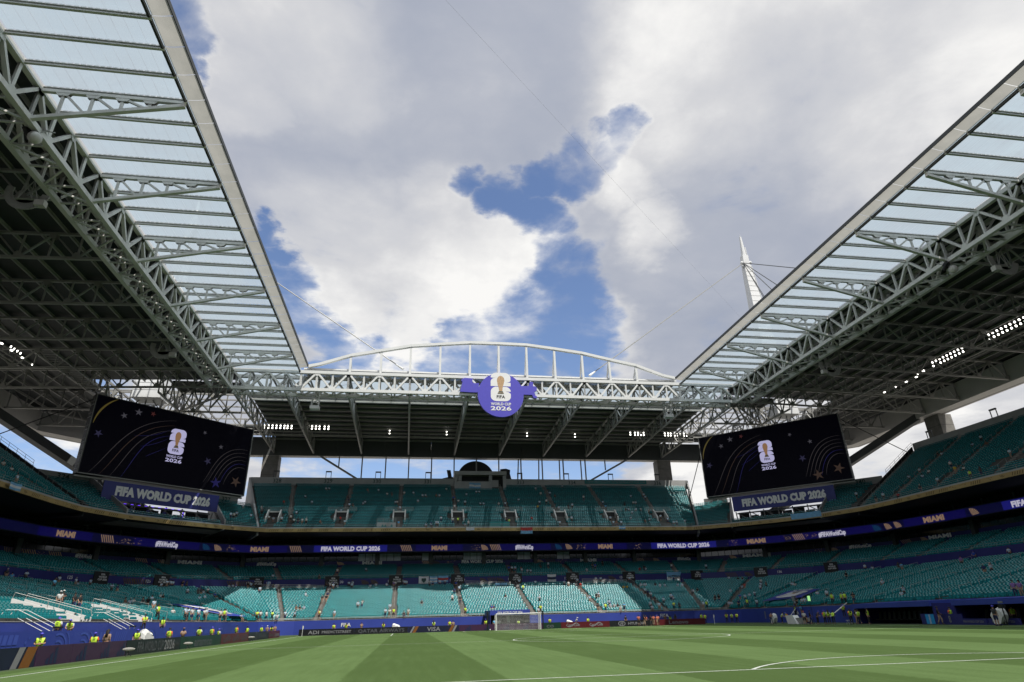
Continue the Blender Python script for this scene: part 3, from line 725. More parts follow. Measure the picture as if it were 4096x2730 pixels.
# floor slab under the ribbon, upper suite recess, ceiling
m = MB()
RO = Tier(RIB, RIB, 0, 0)
def ringfill(P, Q, z, mb, flip=False):
    for (a, b), (c, d) in zip(zip(P[:-1], P[1:]), zip(Q[:-1], Q[1:])):
        q = [(a[0], a[1], z), (b[0], b[1], z), (d[0], d[1], z), (c[0], c[1], z)]
        mb.quad(*(q[::-1] if flip else q))
BACKH = [(0, 158), (38.5, 158), (56, 157.5), (66, 151.5), (75, 143.5), (83, 133), (89.5, 121), (91, 105), (91.5, 92), (92, 62), (92.5, -12)]
BACK = mirror(BACKH)
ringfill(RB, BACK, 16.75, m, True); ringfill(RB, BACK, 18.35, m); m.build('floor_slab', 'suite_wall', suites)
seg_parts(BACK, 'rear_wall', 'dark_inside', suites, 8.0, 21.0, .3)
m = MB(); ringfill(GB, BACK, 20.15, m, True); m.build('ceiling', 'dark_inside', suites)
for p, q, i, d, nrm in along(BACK, 6.5, .1):
    if not in_view(p.x, p.y, 3): continue
    m = MB(); c = p - nrm * -3.5
    m.bar(c + V3((0, 0, 18.3)), c + V3((0, 0, 20.2)), .35, .35, up=tuple(d)); m.build('mullion', 'steel_dark', suites)
m = MB()
for p, q, i, d, nrm in along(BACK, 3.25, 3.4): m.hexa([p + V3((0, 0, 18.5)), q + V3((0, 0, 18.5)), q + V3((0, 0, 18.5)) - nrm * .04, p + V3((0, 0, 18.5)) - nrm * .04, p + V3((0, 0, 20.0)), q + V3((0, 0, 20.0)), q + V3((0, 0, 20.0)) - nrm * .04, p + V3((0, 0, 20.0)) - nrm * .04])
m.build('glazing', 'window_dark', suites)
# small ceiling lamps under the upper stand
# gold band and kerb of the upper stand
seg_parts(GB, 'gold_band', 'goldband', upper, 20.15, 20.9, .35)
seg_parts(GB, 'front_kerb', 'concrete_wall', upper, 20.9, 21.15, .25)
m = MB(); railing(m, [(x, y, 21.15) for x, y in GB[1:-1]], h=.6, n=2, step=2.6); m.build('rail', 'rail', upper)
m = MB(); rd = random.Random(9)
for a, d, ln in wall_frames(GB, 0):
    s_ = .5; nrm = V3((d.y, -d.x, 0)) * .02
    if not in_view(a.x, a.y, 25): continue
    while s_ < ln - 1.2:
        k_ = rd.randrange(3)
        if k_ == 0:
            for i in range(5): x = s_ + i * .42; m.poly([a + d * x + nrm + V3((0, 0, 20.28)), a + d * (x + .14) + nrm + V3((0, 0, 20.28)), a + d * (x + .36) + nrm + V3((0, 0, 20.78)), a + d * (x + .22) + nrm + V3((0, 0, 20.78))])
            s_ += 3
        elif k_ == 1:
            for i in range(6): x = s_ + rd.uniform(0, 1.4); z = rd.uniform(20.3, 20.75); m.poly([a + d * x + nrm + V3((0, 0, z)), a + d * (x + .15) + nrm + V3((0, 0, z)), a + d * (x + .15) + nrm + V3((0, 0, z + .09)), a + d * x + nrm + V3((0, 0, z + .09))])
            s_ += 2.2
        else:
            for i in range(4):
                t = i * .42 + .5; c = a + d * (s_ + .6) + nrm + V3((0, 0, 20.25)); e1_ = (d * math.cos(t) + V3((0, 0, .7)) * math.sin(t)); e2_ = (d * math.cos(t + .2) + V3((0, 0, .7)) * math.sin(t + .2)); m.poly([c + e1_ * .15, c + e1_ * .68, c + e2_ * .68, c + e2_ * .15])
            s_ += 2.4
m.build('gold_pattern', 'gold_dark', upper)
# back wall of the upper stand
def wallrun(P, zs, name='parapet_wall', th=.5, mats='concrete_wall', zb=2.4):
    for (a, b), za, zc in zip(zip(P[:-1], P[1:]), zs[:-1], zs[1:]):
        n = V3((b[1] - a[1], -(b[0] - a[0]), 0)).normalized() * th
        m = MB(); m.hexa([(a[0], a[1], za - zb), (b[0], b[1], zc - zb), (b[0] - n.x, b[1] - n.y, zc - zb), (a[0] - n.x, a[1] - n.y, za - zb), (a[0], a[1], za), (b[0], b[1], zc), (b[0] - n.x, b[1] - n.y, zc), (a[0] - n.x, a[1] - n.y, za)])
        m.build(name, mats, upper)
wallrun([(-25.1, 162.05), (27.0, 162.05)], [36.4, 36.4]); wallrun([(40.9, 162.05), (93.1, 162.05)], [36.4, 36.4])
for sg in (1, -1):
    f_ = (lambda a: 34 + a) if sg > 0 else (lambda a: 34 - a)
    o_ = (lambda L_: L_) if sg > 0 else (lambda L_: L_[::-1])
    wallrun(o_([(f_(58.9), 153.0), (f_(63.2), 148.7)]), o_([29.6, 29.6])); wallrun(o_([(f_(81.3), 130.1), (f_(88.4), 122.7)]), o_([29.6, 29.6]))
    wallrun(o_([(f_(97.6), 121.4), (f_(98.8), 107), (f_(99.4), 92), (f_(100.6), 62), (f_(101), -12)]), o_([36.9] * 5))
    # end walls where the tall stand steps down to the corner
    for a, b, za, zb_ in (((f_(50.6), 141.4), (f_(59.1), 162.4), 21.2, 36.4),):
        m = MB(); m.hexa([(a[0], a[1], 19.5), (b[0], b[1], 19.5), (b[0] + sg * .4, b[1], 19.5), (a[0] + sg * .4, a[1], 19.5), (a[0], a[1], za), (b[0], b[1], zb_ + .0), (b[0] + sg * .4, b[1], zb_), (a[0] + sg * .4, a[1], za)]); m.build('end_wall', 'concrete_wall', upper)
    a, b = (f_(73.6), 114.0), (f_(97.6), 121.6)
    # stair-step end wall with rail from corner seats to side stand
    m = MB(); m.hexa([(a[0], a[1], 19.5), (b[0], b[1], 19.5), (b[0], b[1] + .4, 19.5), (a[0], a[1] + .4, 19.5), (a[0], a[1], 21.5), (b[0], b[1], 36.2), (b[0], b[1] + .4, 36.2), (a[0], a[1] + .4, 21.5)]); m.build('end_wall', 'suite_wall', upper)
    m = MB(); railing(m, [V3((a[0], a[1], 21.5)).lerp(V3((b[0], b[1], 36.2)), .5), (b[0], b[1], 36.2)], h=1.0, n=2, step=2.2, r=.035); m.build('rail', 'steel_dark', upper)
    # walls either side of the video-board gap
    for kk in (2.07, 3.99):
        p = V3(UCOR.P(m_ + sg * kk, 0.0)); q = V3(UCOR.P(m_ + sg * kk, 1.0)); m = MB(); n = V3((q.y - p.y, -(q.x - p.x), 0)).normalized() * .3
        m.hexa([(p.x, p.y, 20), (q.x, q.y, 20), (q.x + n.x, q.y + n.y, 20), (p.x + n.x, p.y + n.y, 20), (p.x, p.y, 22), (q.x, q.y, 29.6), (q.x + n.x, q.y + n.y, 29.6), (p.x + n.x, p.y + n.y, 22)]); m.build('end_wall', 'concrete_wall', upper)
# seating bowl outer shell so no daylight leaks beneath the stands
m = MB()
for (a, b) in zip([(-25.5, 165), (93.5, 165)][:-1], [(-25.5, 165), (93.5, 165)][1:]): band(m, [a, b], -.3, 33.5, .5)
for sg in (1, -1):
    f_ = (lambda a: 34 + a * sg)
    P = [(f_(59.5), 165), (f_(63.6), 151.5), (f_(81.9), 132.5), (f_(88.8), 125), (f_(99.5), 122), (f_(103), 62), (f_(103), -12)]
    if sg < 0: P = P[::-1]
    band(m, P, -.3, 21, .5)
    P2 = [(f_(99.5), 122), (f_(103), 62), (f_(103), -12)]
    band(m, P2 if sg > 0 else P2[::-1], 21, 33.5, .5)
m.build('outer_wall', 'concrete_wall', upper)

# section numbers
def num(s_, pos, right, h=1.0, p=None): letters(s_, pos, right, (0, 0, 1), h, 'number_green', p or upper, off=.03, name='section_number', bold=.012)
for t_, x in (('328', -18.4), ('329', -5.7), ('330', 6.7), ('331', 19.9), ('333', 45.0), ('334', 59.4), ('336', 84.2)): num(t_, (x, 162.05, 35.55), (1, 0, 0))
d45 = V3((4.3, -4.3, 0)); num('337', (34 + 61.3, 150.6, 28.85), (4.3, -4.3, 0)); num('340', (34 + 85.2, 126.0, 28.85), (7.1, -7.4, 0))
num('327', (34 - 61.0, 150.9, 28.85), (4.3, 4.3, 0)); num('324', (34 - 84.6, 126.6, 28.85), (7.1, 7.4, 0))
num('341', (132.2, 115.5, 36.0), (1.2, -14.4, 0)); num('342', (133.0, 103.6, 36.0), (.6, -15, 0))
m = MB(); m.box(63.0, 161.93, 35.25, 80.9, 161.99, 36.3); sgn = m.build('notice_board', 'teal_paint'); tag(sgn, 'long teal notice strip with white text on the wall above the upper seats', 'sign')
letters('TO REPORT UNRULY FAN BEHAVIOR | TEXT THE ISSUE AND LOCATION TO (305) 623-6480', (71.95, 161.93, 35.78), (1, 0, 0), (0, 0, 1), .42, 'text_grey', sgn, width=17.2, off=.02)

# vomitories of the far upper stand
for i, vx in enumerate(VOMX):
    k_ = UFAR.kx(vx, .2); m = MB(); y0 = 141.5 + 20.5 * 4 / 30; z0 = 20.9 + 13.6 * 4.2 / 30; y1 = 141.5 + 20.5 * 9 / 30
    for sx in (-1, 1):
        m.hexa([(vx + sx * 1.35 - .15, y0, z0 - 1.2), (vx + sx * 1.35 + .15, y0, z0 - 1.2), (vx + sx * 1.35 + .15, y1, z0 + .6), (vx + sx * 1.35 - .15, y1, z0 + .6),
                (vx + sx * 1.35 - .15, y0, z0 + .9), (vx + sx * 1.35 + .15, y0, z0 + .9), (vx + sx * 1.35 + .15, y1 - 1.2, z0 + 3.0), (vx + sx * 1.35 - .15, y1 - 1.2, z0 + 3.0)])
    m.box(vx - 1.5, y1 - 1.5, z0 + 2.3, vx + 1.5, y1 - 1.0, z0 + 2.6)
    o = m.build('vomitory_frame', 'soffit', upper)
    m = MB(); m.box(vx - 1.2, y1 - 1.35, z0 - .2, vx + 1.2, y1 - 1.2, z0 + 2.3); m.build('doorway_shade', 'black', o)  # recessed black panel paints the dark of the unlit interior
    m = MB(); railing(m, [(vx - 3.2, y1 - .9, z0 + 2.6), (vx + 3.2, y1 - .9, z0 + 2.6)], h=.95, n=4, step=1.6, r=.03); m.build('rail', 'rail', o)

# commentary booth in the middle of the upper wall
bo = thing('press_booth', 'pale roofed commentary box in the middle of the upper stand wall', 'booth')
m = MB(); m.box(27.0, 160.6, 33.0, 37.0, 161.6, 35.4); m.build('wall', 'concrete_wall', bo)
m = MB(); m.box(26.9, 160.3, 37.1, 40.95, 165, 38.1); m.build('roof', 'steel_grey', bo)
for x in (26.95, 28.0, 36.2, 40.0): m = MB(); m.box(x, 160.6, 33.2 if x in (40.0,) else 35.4, x + .85, 161.4, 37.1); m.build('pillar', 'concrete_wall', bo)
m = MB(); m.box(28.0, 162.4, 34, 40.9, 162.6, 37.1); m.build('rear_wall', 'dark_inside', bo)
m = MB(); m.box(37.0, 161.7, 33.4, 38.9, 162.0, 36.0); m.build('door', 'concrete_wall', bo)
m = MB(); railing(m, [(27.6, 160.5, 35.3), (36.6, 160.5, 35.3)], h=.3, n=1, step=1.2, r=.04); m.build('rail', 'steel_dark', bo)
m = MB()
for i, (z, mt_) in enumerate(((33.55, 0), (34.05, 1), (34.55, 0))):
    m.cur = mt_
    for j in range(8):
        x0 = 30.9 + j * .38; x1 = x0 + .38; w0 = .06 * math.sin(j * 1.1); w1 = .06 * math.sin((j + 1) * 1.1)
        m.quad((x0, 160.5 + w0, z + w0 - .02 * j), (x1, 160.5 + w1, z + w1 - .02 * (j + 1)), (x1, 160.5 + w1, z + .5 + w1 - .02 * (j + 1)), (x0, 160.5 + w0, z + .5 + w0 - .02 * j))
fl = m.build('flag', ['banner_sky', 'banner_white']); tag(fl, 'light blue and white striped flag hung on the commentary box', 'flag')
m = MB(); m.sphere((32.4, 160.42, 34.3), .13, 8, 6); m.build('emblem', 'gold', fl)
# dark rear of the round sign on the outside of the roof
m = MB(); pts = [(34.05 + 5.4 * math.cos(t), 39.0 + 5.2 * math.sin(t)) for t in [q * math.pi / 24 for q in range(-4, 29)]]
m.prism(pts, lambda x, y, d: (x, d, y), 174.6, 175.2)
rs = m.build('outdoor_sign', 'black'); tag(rs, 'dark back of a large round sign standing behind the commentary box', 'sign')
m = MB(); m.prism([(24.5, 37), (28, 37), (28, 39.2), (27.0, 39.0), (26.6, 41), (25.5, 41), (25.9, 39), (24.3, 38.6), (23.8, 37.8)], lambda x, y, d: (x, d, y), 172.4, 172.8); m.build('sign_arm', 'black', rs)
m = MB(); m.prism([(40.5, 37), (44.6, 37), (43.8, 40.1), (43.9, 41.2), (42.6, 41.6), (41, 41.4)], lambda x, y, d: (x, d, y), 172.4, 172.8); m.build('sign_arm', 'black', rs)
# lamp frames on top of the wall
def lampframe(x, y, z, rz, lab):
    t = thing('lamp_gantry', lab, 'frame', 'dark frames along the top of the upper wall', (x, y, z), rz)
    for sx in (-.65, .65): m = MB(); m.bar((sx, 0, 0), (sx, 0, 1.7), .14, .14, up=(0, 1, 0)); m.build('leg', 'steel_dark', t)
    m = MB(); m.box(-.72, -.2, 1.45, .72, .2, 1.75); m.build('crossbar', 'steel_dark', t)
for x, s_ in ((-18.8, '328'), (-5.8, '329'), (6.9, '330'), (20, '331'), (44.9, '333'), (58, '334'), (70.7, 'the teal notice strip'), (84.4, '336')): lampframe(x, 162.3, 36.4, 0, 'dark frame standing on the far upper wall, %s from the left' % ordinal(1 + ['328', '329', '330', '331', '333', '334', 'the teal notice strip', '336'].index(s_)))
lampframe(132.3, 116.5, 36.9, -1.45, 'dark frame on the wall above section number 341 at the right'); lampframe(133.2, 100.3, 36.9, -1.5, 'dark frame on the wall beyond section number 342 at the right')

# ---------------------------------------------------------------- ribbon board
rib = thing('ribbon_display', 'long thin blue display running round the whole suite level', 'display')
seg_parts(RB, 'display_frame', 'black', rib, 16.6, 18.5, .3)
class Run:
    """arc length along a plan polyline"""
    def __init__(s, P):
        s.P = [V3((a, b, 0)) for a, b in P]; s.L = [0]
        for a, b in zip(s.P[:-1], s.P[1:]): s.L.append(s.L[-1] + (b - a).length)
    def at(s, l):
        for i in range(len(s.P) - 1):
            if l <= s.L[i + 1] or i == len(s.P) - 2:
                d = (s.P[i + 1] - s.P[i]).normalized(); return s.P[i] + d * (l - s.L[i]), d
    def near(s, x, y):
        best = (1e9, 0); q = V3((x, y, 0))
        for i in range(len(s.P) - 1):
            d = s.P[i + 1] - s.P[i]; t = max(0, min(1, (q - s.P[i]).dot(d) / max(1e-9, d.length_squared)))
            e = (s.P[i] + d * t - q).length
            if e < best[0]: best = (e, s.L[i] + d.length * t)
        return best[1]
RUN = Run(RB)
def on_run(run, l0, l1, z0, z1, mt, parent, name, off=.03, step=.4):
    m = MB(); n = max(1, int(abs(l1 - l0) / step))
    for i in range(n):
        p, d = run.at(l0 + (l1 - l0) * i / n); q, e_ = run.at(l0 + (l1 - l0) * (i + 1) / n); n1_ = V3((d.y, -d.x, 0)) * off; n2_ = V3((e_.y, -e_.x, 0)) * off
        m.quad(p + n1_ + V3((0, 0, z0)), q + n2_ + V3((0, 0, z0)), q + n2_ + V3((0, 0, z1)), p + n1_ + V3((0, 0, z1)))
    return m.build(name, mt, parent)
def run_text(run, s_, l, z, h, mt, parent, width=None, off=.14, bold=.055):
    v, fs, w = text_mesh(s_, bold); sx = h if width is None else width / w
    def cv(x, y):
        p, d = run.at(l + x); return p + V3((d.y, -d.x, 0)) * off + V3((0, 0, z + y))
    return letters(s_, (0, 0, 0), (1, 0, 0), (0, 0, 1), h, mt, parent, width=width, curve=cv, bold=bold)
TXTS = [('MIAMI', (-46.9, 122.4), 3.6, 'led_gold'), ('#FIFAWorldCup', (-32.9, 137.7), 4.6, 'led_white'), ('MIAMI', (-17.8, 150), 4.0, 'led_gold'), ('FIFA WORLD CUP 2026', (2.4, 150.4), 13.4, 'led_white'), ('MIAMI', (22.9, 150.4), 3.7, 'led_gold'),
        ('#FIFAWorldCup', (43.4, 150.4), 4.4, 'led_white'), ('MIAMI', (63.8, 150.4), 3.7, 'led_gold'), ('FIFA WORLD CUP 2026', (84.0, 150.3), 13.4, 'led_white'), ('MIAMI', (98.9, 141), 4.4, 'led_gold'), ('#FIFAWorldCup', (111, 128), 6.2, 'led_white'), ('MIAMI', (116.8, 105.5), 4.6, 'led_gold'), ('FIFA WORLD CUP 2026', (118.4, 82), 15, 'led_white')]
ls = [(t, RUN.near(*p), w, c) for t, p, w, c in TXTS]
Lmin = RUN.near(-51, 60); Lmax = RUN.near(119, 50)
on_run(RUN, Lmin, Lmax, 16.75, 18.3, 'led_dark', rib, 'screen')
for t, l, w, c in ls:
    if t[0] != 'F': on_run(RUN, l - w * 1.5, l + w * 1.5, 16.8, 18.25, 'led_blue', rib, 'screen_panel', off=.04)
    if t[0] == 'F': on_run(RUN, l - w * .62, l + w * .62, 16.8, 18.25, 'led_blue_hi', rib, 'screen_panel', off=.04)
    run_text(RUN, t, l, 17.5, .92 if t[0] == 'F' else .95, c, rib, width=w)
rd = random.Random(11)
def fanpat(l, mt, parent, z=16.85, h=1.35, run=RUN, off=.1):
    m = MB()
    def pt(x, y): p, d = run.at(l + x); return p + V3((d.y, -d.x, 0)) * off + V3((0, 0, z + y * h))
    k_ = rd.randrange(3)
    if k_ == 0:
        for i in range(7):
            t0 = .15 + i * .24; t1 = t0 + .15; m.poly([pt(.15 * math.cos(t0), .15 * math.sin(t0)), pt(1.5 * math.cos(t0), .95 * math.sin(t0)), pt(1.5 * math.cos(t1), .95 * math.sin(t1)), pt(.15 * math.cos(t1), .15 * math.sin(t1))])
    elif k_ == 1:
        for i in range(6): m.poly([pt(i * .42, 0), pt(i * .42 + .16, 0), pt(i * .42 - .35, .98), pt(i * .42 - .55, .98)])
    else:
        for i in range(16): x, y, q = rd.uniform(0, 2.6), rd.uniform(0, .85), rd.uniform(.08, .2); m.poly([pt(x, y), pt(x + q, y + .02), pt(x + q, y + q * .6), pt(x, y + q * .6)])
    m.build('screen_pattern', mt, parent)
for (t, l, w, c), (t2, l2, w2, c2) in zip(ls[:-1], ls[1:]):
    gap = l2 - w2 / 2 - (l + w / 2); c0 = l + w / 2 + gap * .35
    if t[0] == 'M' and t2[0] == '#' :
        on_run(RUN, c0 - 1, c0 + 5, 16.8, 18.25, 'led_dark', rib, 'screen_panel', off=.035); fanpat(c0, 'led_gold', rib); fanpat(c0 + 2.6, 'led_gold', rib); fanpat(c0 + 5, 'led_gold', rib)
    elif t[0] == '#': fanpat(c0, 'led_teal', rib); fanpat(c0 + 2.6, 'led_gold', rib); fanpat(c0 + 5.0, 'led_gold', rib)
    else: fanpat(c0 + 1, 'led_gold', rib); on_run(RUN, c0 - 1.2, c0, 16.8, 18.25, 'led_dark', rib, 'screen_panel', off=.035)
# printed strip above the club seats
CRUN = Run(CBk)
for t, x, y, w, mt_ in (('#FIFAWorldCup', -48.5, 134, 4.6, 'text_white'), ('MIAMI', -31.5, 148, 5.0, 'text_white'), ('#FIFAWorldCup', -16.8, 155, 4.3, 'text_white'), ('MIAMI', 7.2, 155, 4.6, 'text_white'), ('FIFA WORLD CUP 2026', 33.7, 155, 10.2, 'text_white'),
                   ('MIAMI', 60.5, 155, 4.2, 'text_white'), ('#FIFAWorldCup', 85.8, 155, 3.6, 'text_white'), ('MIAMI', 101, 147, 5.2, 'text_white'), ('#FIFAWorldCup', 117, 128, 5.0, 'text_white'), ('MIAMI', 121, 110, 5.2, 'text_white')):
    run_text(CRUN, t, CRUN.near(x, y), 14.7, .72, mt_, club, width=w, off=.05)
for x, y in ((-40, 141), (-5.5, 155), (19.5, 155), (47.5, 155), (73, 155), (97, 151), (110, 137), (119.5, 119), (-50, 118), (-55, 124)):
    for j in range(3): fanpat(CRUN.near(x, y) + j * 2.4, 'gold_dark' if j % 2 else 'gold', club, z=14.25, h=.8, run=CRUN, off=.04)
LR = Run(LBk)
for i, (x, y) in enumerate(((-34, 128), (6, 143.5), (34, 143.5), (60, 143.5), (92, 140), (-20, 143))):
    for j in range(3): fanpat(LR.near(x, y) + j * 2.0 - 2, 'gold_dark', club, z=9.3, h=1.0, run=LR, off=.2)
for s_, x, y in (('125', -40.5, 117), ('125', -32, 129.5), ('126', -29, 132), ('128', -18, 143.4), ('129', -13.5, 143.5), ('130', 1.5, 143.5), ('130', 12, 143.5), ('131', 14.4, 143.5), ('131', 25.5, 143.5), ('132', 28, 143.5), ('132', 38.7, 143.5), ('133', 41, 143.5), ('133', 51.8, 143.5), ('134', 54.3, 143.5), ('134', 65, 143.5), ('135', 67.5, 143.5), ('136', 100, 134)):
    run_text(LR, s_, LR.near(x, y), 9.9, .5, 'text_white', club, off=.2, bold=.01)
# black notice boards over the lower gangways
BX = [(-37.5, 122), (-30.5, 131.5), (-16, 143.4), (-.4, 143.5), (13.2, 143.5), (26.8, 143.5), (39.9, 143.5), (53.2, 143.5), (66.7, 143.5), (83.5, 143.3), (96.5, 136.5), (106, 124)]
BN = ['beside section 125', 'between sections 125 and 126', 'left of section 129', 'between sections 129 and 130', 'between sections 130 and 131', 'between sections 131 and 132', 'between sections 132 and 133', 'between sections 133 and 134', 'between sections 134 and 135', 'right of section 135', 'beside section 136', 'near the right corner seats']
for (x, y), nm in zip(BX, BN):
    l = LR.near(x, y); p, d = LR.at(l); n = V3((d.y, -d.x, 0)); m = MB(); a = p - d * 1.5 + n * .35; b = p + d * 1.5 + n * .35
    m.hexa([a + V3((0, 0, 9.1)), b + V3((0, 0, 9.1)), b - n * .15 + V3((0, 0, 9.1)), a - n * .15 + V3((0, 0, 9.1)), a + V3((0, 0, 11.1)), b + V3((0, 0, 11.1)), b - n * .15 + V3((0, 0, 11.1)), a - n * .15 + V3((0, 0, 11.1))])
    o = m.build('gangway_sign', 'black'); tag(o, 'black gangway sign, %s from the left of the row, with white lettering' % ordinal(BN.index(nm) + 1), 'sign', 'black gangway signs')
    for j, s_ in enumerate(('FIFA', 'WORLD', 'CUP 2026')): letters(s_, p + d * .25 + V3((0, 0, 10.65 - j * .42)) + n * .36, d, (0, 0, 1), .3, 'text_white', o, off=.01)
    # dark gangway mouth beneath
    m = MB(); a = p - d * .95; b = p + d * .95; z0 = 6.8
    m.hexa([a + n * 2.6 + V3((0, 0, z0)), b + n * 2.6 + V3((0, 0, z0)), b + V3((0, 0, z0)), a + V3((0, 0, z0)), a + n * 1.2 + V3((0, 0, 9.1)), b + n * 1.2 + V3((0, 0, 9.1)), b + V3((0, 0, 9.1)), a + V3((0, 0, 9.1))]); m.build('gangway', 'black', club)
# ramps with white rails at the top of sections 129, 132, 135
for x0, x1 in ((-14.5, -1.8), (28.5, 38.5), (55, 65.5)):
    m = MB(); railing(m, [(x0, 141.6, 8.3), (x1, 141.6, 7.9)], h=1.3, n=5, step=2.2, r=.045); m.build('ramp_rail', 'rail', lower)

# ---------------------------------------------------------------- roof
roof = thing('stadium_roof', 'grey steel truss roof with clear glazed inner edge round the open sky', 'roof')
YN = [122.9 - 10.4 - 13 * i for i in range(0, 11)]          # 112.5, 99.5, 86.5 ...
YN0 = YN[-1] - 13
def sx(sg, u_): return 34 + sg * u_
def truss(parent, name, fn, n0, s0, s1, top, bot, panel, mt='steel_grey', w=.42, cw=.5, vert=True, start=0, gusset=True, single=False, wv=None):
    """plane truss: fn(s,z) -> point; top/bot functions of s; chords and braces are sub-parts"""
    t = bpy.data.objects.new(name, None); COL.objects.link(t); t.parent = parent; t.empty_display_size = .2
    n = max(1, round((s1 - s0) / panel)); wv = wv or w * .75
    for zf in (top, bot):
        m = MB(); c = max(1, n // 6) if False else 1
        m.bar(fn(s0, zf(s0)), fn(s1, zf(s1)), cw, cw); m.build('chord', mt, t)
    m = MB(); dd = MB()
    for i in range(n + 1):
        s_ = s0 + (s1 - s0) * i / n
        if vert: m.bar(fn(s_, bot(s_)), fn(s_, top(s_)), wv, wv, up=(.3, 1, 0))
        if i < n:
            e_ = s0 + (s1 - s0) * (i + 1) / n
            if (i + start) % 2 == 0: dd.bar(fn(s_, top(s_)), fn(e_, bot(e_)), w, w * .8)
            else: dd.bar(fn(s_, bot(s_)), fn(e_, top(e_)), w, w * .8)
    if vert: m.build('vertical', mt, t)
    dd.build('diagonal', mt, t)
    if gusset:
        g = MB()
        for i in range(n + 1):
            s_ = s0 + (s1 - s0) * i / n; zz_, si = (top(s_), -1) if (i + start) % 2 == 0 else (bot(s_), 1)
            a = .55; pts = [(-a, 0), (a, 0), (a * .8, .45 * si), (.25, .8 * si), (-.25, .8 * si), (-a * .8, .45 * si)]
            nn = (V3(fn(s_ + 1, 0)) - V3(fn(s_, 0))).cross(V3((0, 0, 1))).normalized() * .27
            P1 = [V3(fn(s_ + x, zz_ + y)) for x, y in pts]
            for sg_ in (1, -1): g.poly([p + nn * sg_ for p in (P1 if sg_ > 0 else P1[::-1])])
        g.build('gusset_plates', mt, t)
    return t
ZT, ZB = 50.5, 46.6
Y0R = -18.0
FY = 122.9
# side main trusses (front and rear planes) with bracing between
for sg in (-1, 1):
    for u_, sh in ((56, 0), (59.7, 1)):
        for ya, yb in zip([Y0R + .5] + sorted(YN)[1:] , sorted(YN)[1:] + [FY]):
            if yb - ya < 1: continue
            truss(roof, 'main_truss', lambda s_, z, X=sx(sg, u_): (X, s_, z), 0, ya, yb, lambda s_: ZT, lambda s_: ZB, 3.25 if yb != FY else 3.47, mt='steel_lit', w=.42, cw=.58, start=sh, wv=.30)
    m = MB(); n = int((FY - 20) / 3.25)
    for i in range(n):
        y = FY - i * 3.25; a, b = ((56, 59.7) if i % 2 else (59.7, 56))
        m.bar((sx(sg, a), y, ZB), (sx(sg, b), y - 3.25, ZB), .22, .22); m.bar((sx(sg, 56), y, ZB), (sx(sg, 59.7), y, ZB), .2, .2)
        m.bar((sx(sg, 56), y, ZB), (sx(sg, 59.7), y, ZT), .2, .2)
    m.build('cross_bracing', 'steel_lit', roof)
# far main truss
for y_, sh in ((FY, 0), (126.4, 1)):
    nodes = [34 - 56, 34 - 45.5] + [34 - 32.5 + 13 * i for i in range(6)] + [34 + 45.5, 34 + 56]
    for xa, xb in zip(nodes[:-1], nodes[1:]):
        truss(roof, 'main_truss', lambda s_, z, Y=y_: (s_, Y, z), 0, xa, xb, lambda s_: ZT, lambda s_: ZB, 3.25, mt='steel_white' if y_ == FY and -12 < xa < 80 else 'steel_lit', w=.48, cw=.66, start=sh, wv=.34)
m = MB()
for i in range(34):
    x = 34 - 55.25 + i * 3.25; a, b = ((FY, 126.4) if i % 2 else (126.4, FY))
    m.bar((x, a, ZB), (x + 3.25, b, ZB), .25, .25); m.bar((x, FY, ZB), (x, 126.4, ZB), .2, .2); m.bar((x, FY, ZB), (x, 126.4, ZT), .2, .2); m.bar((x, a, ZT), (x + 3.25, b, ZT), .2, .2)
m.build('cross_bracing', 'steel_lit', roof)
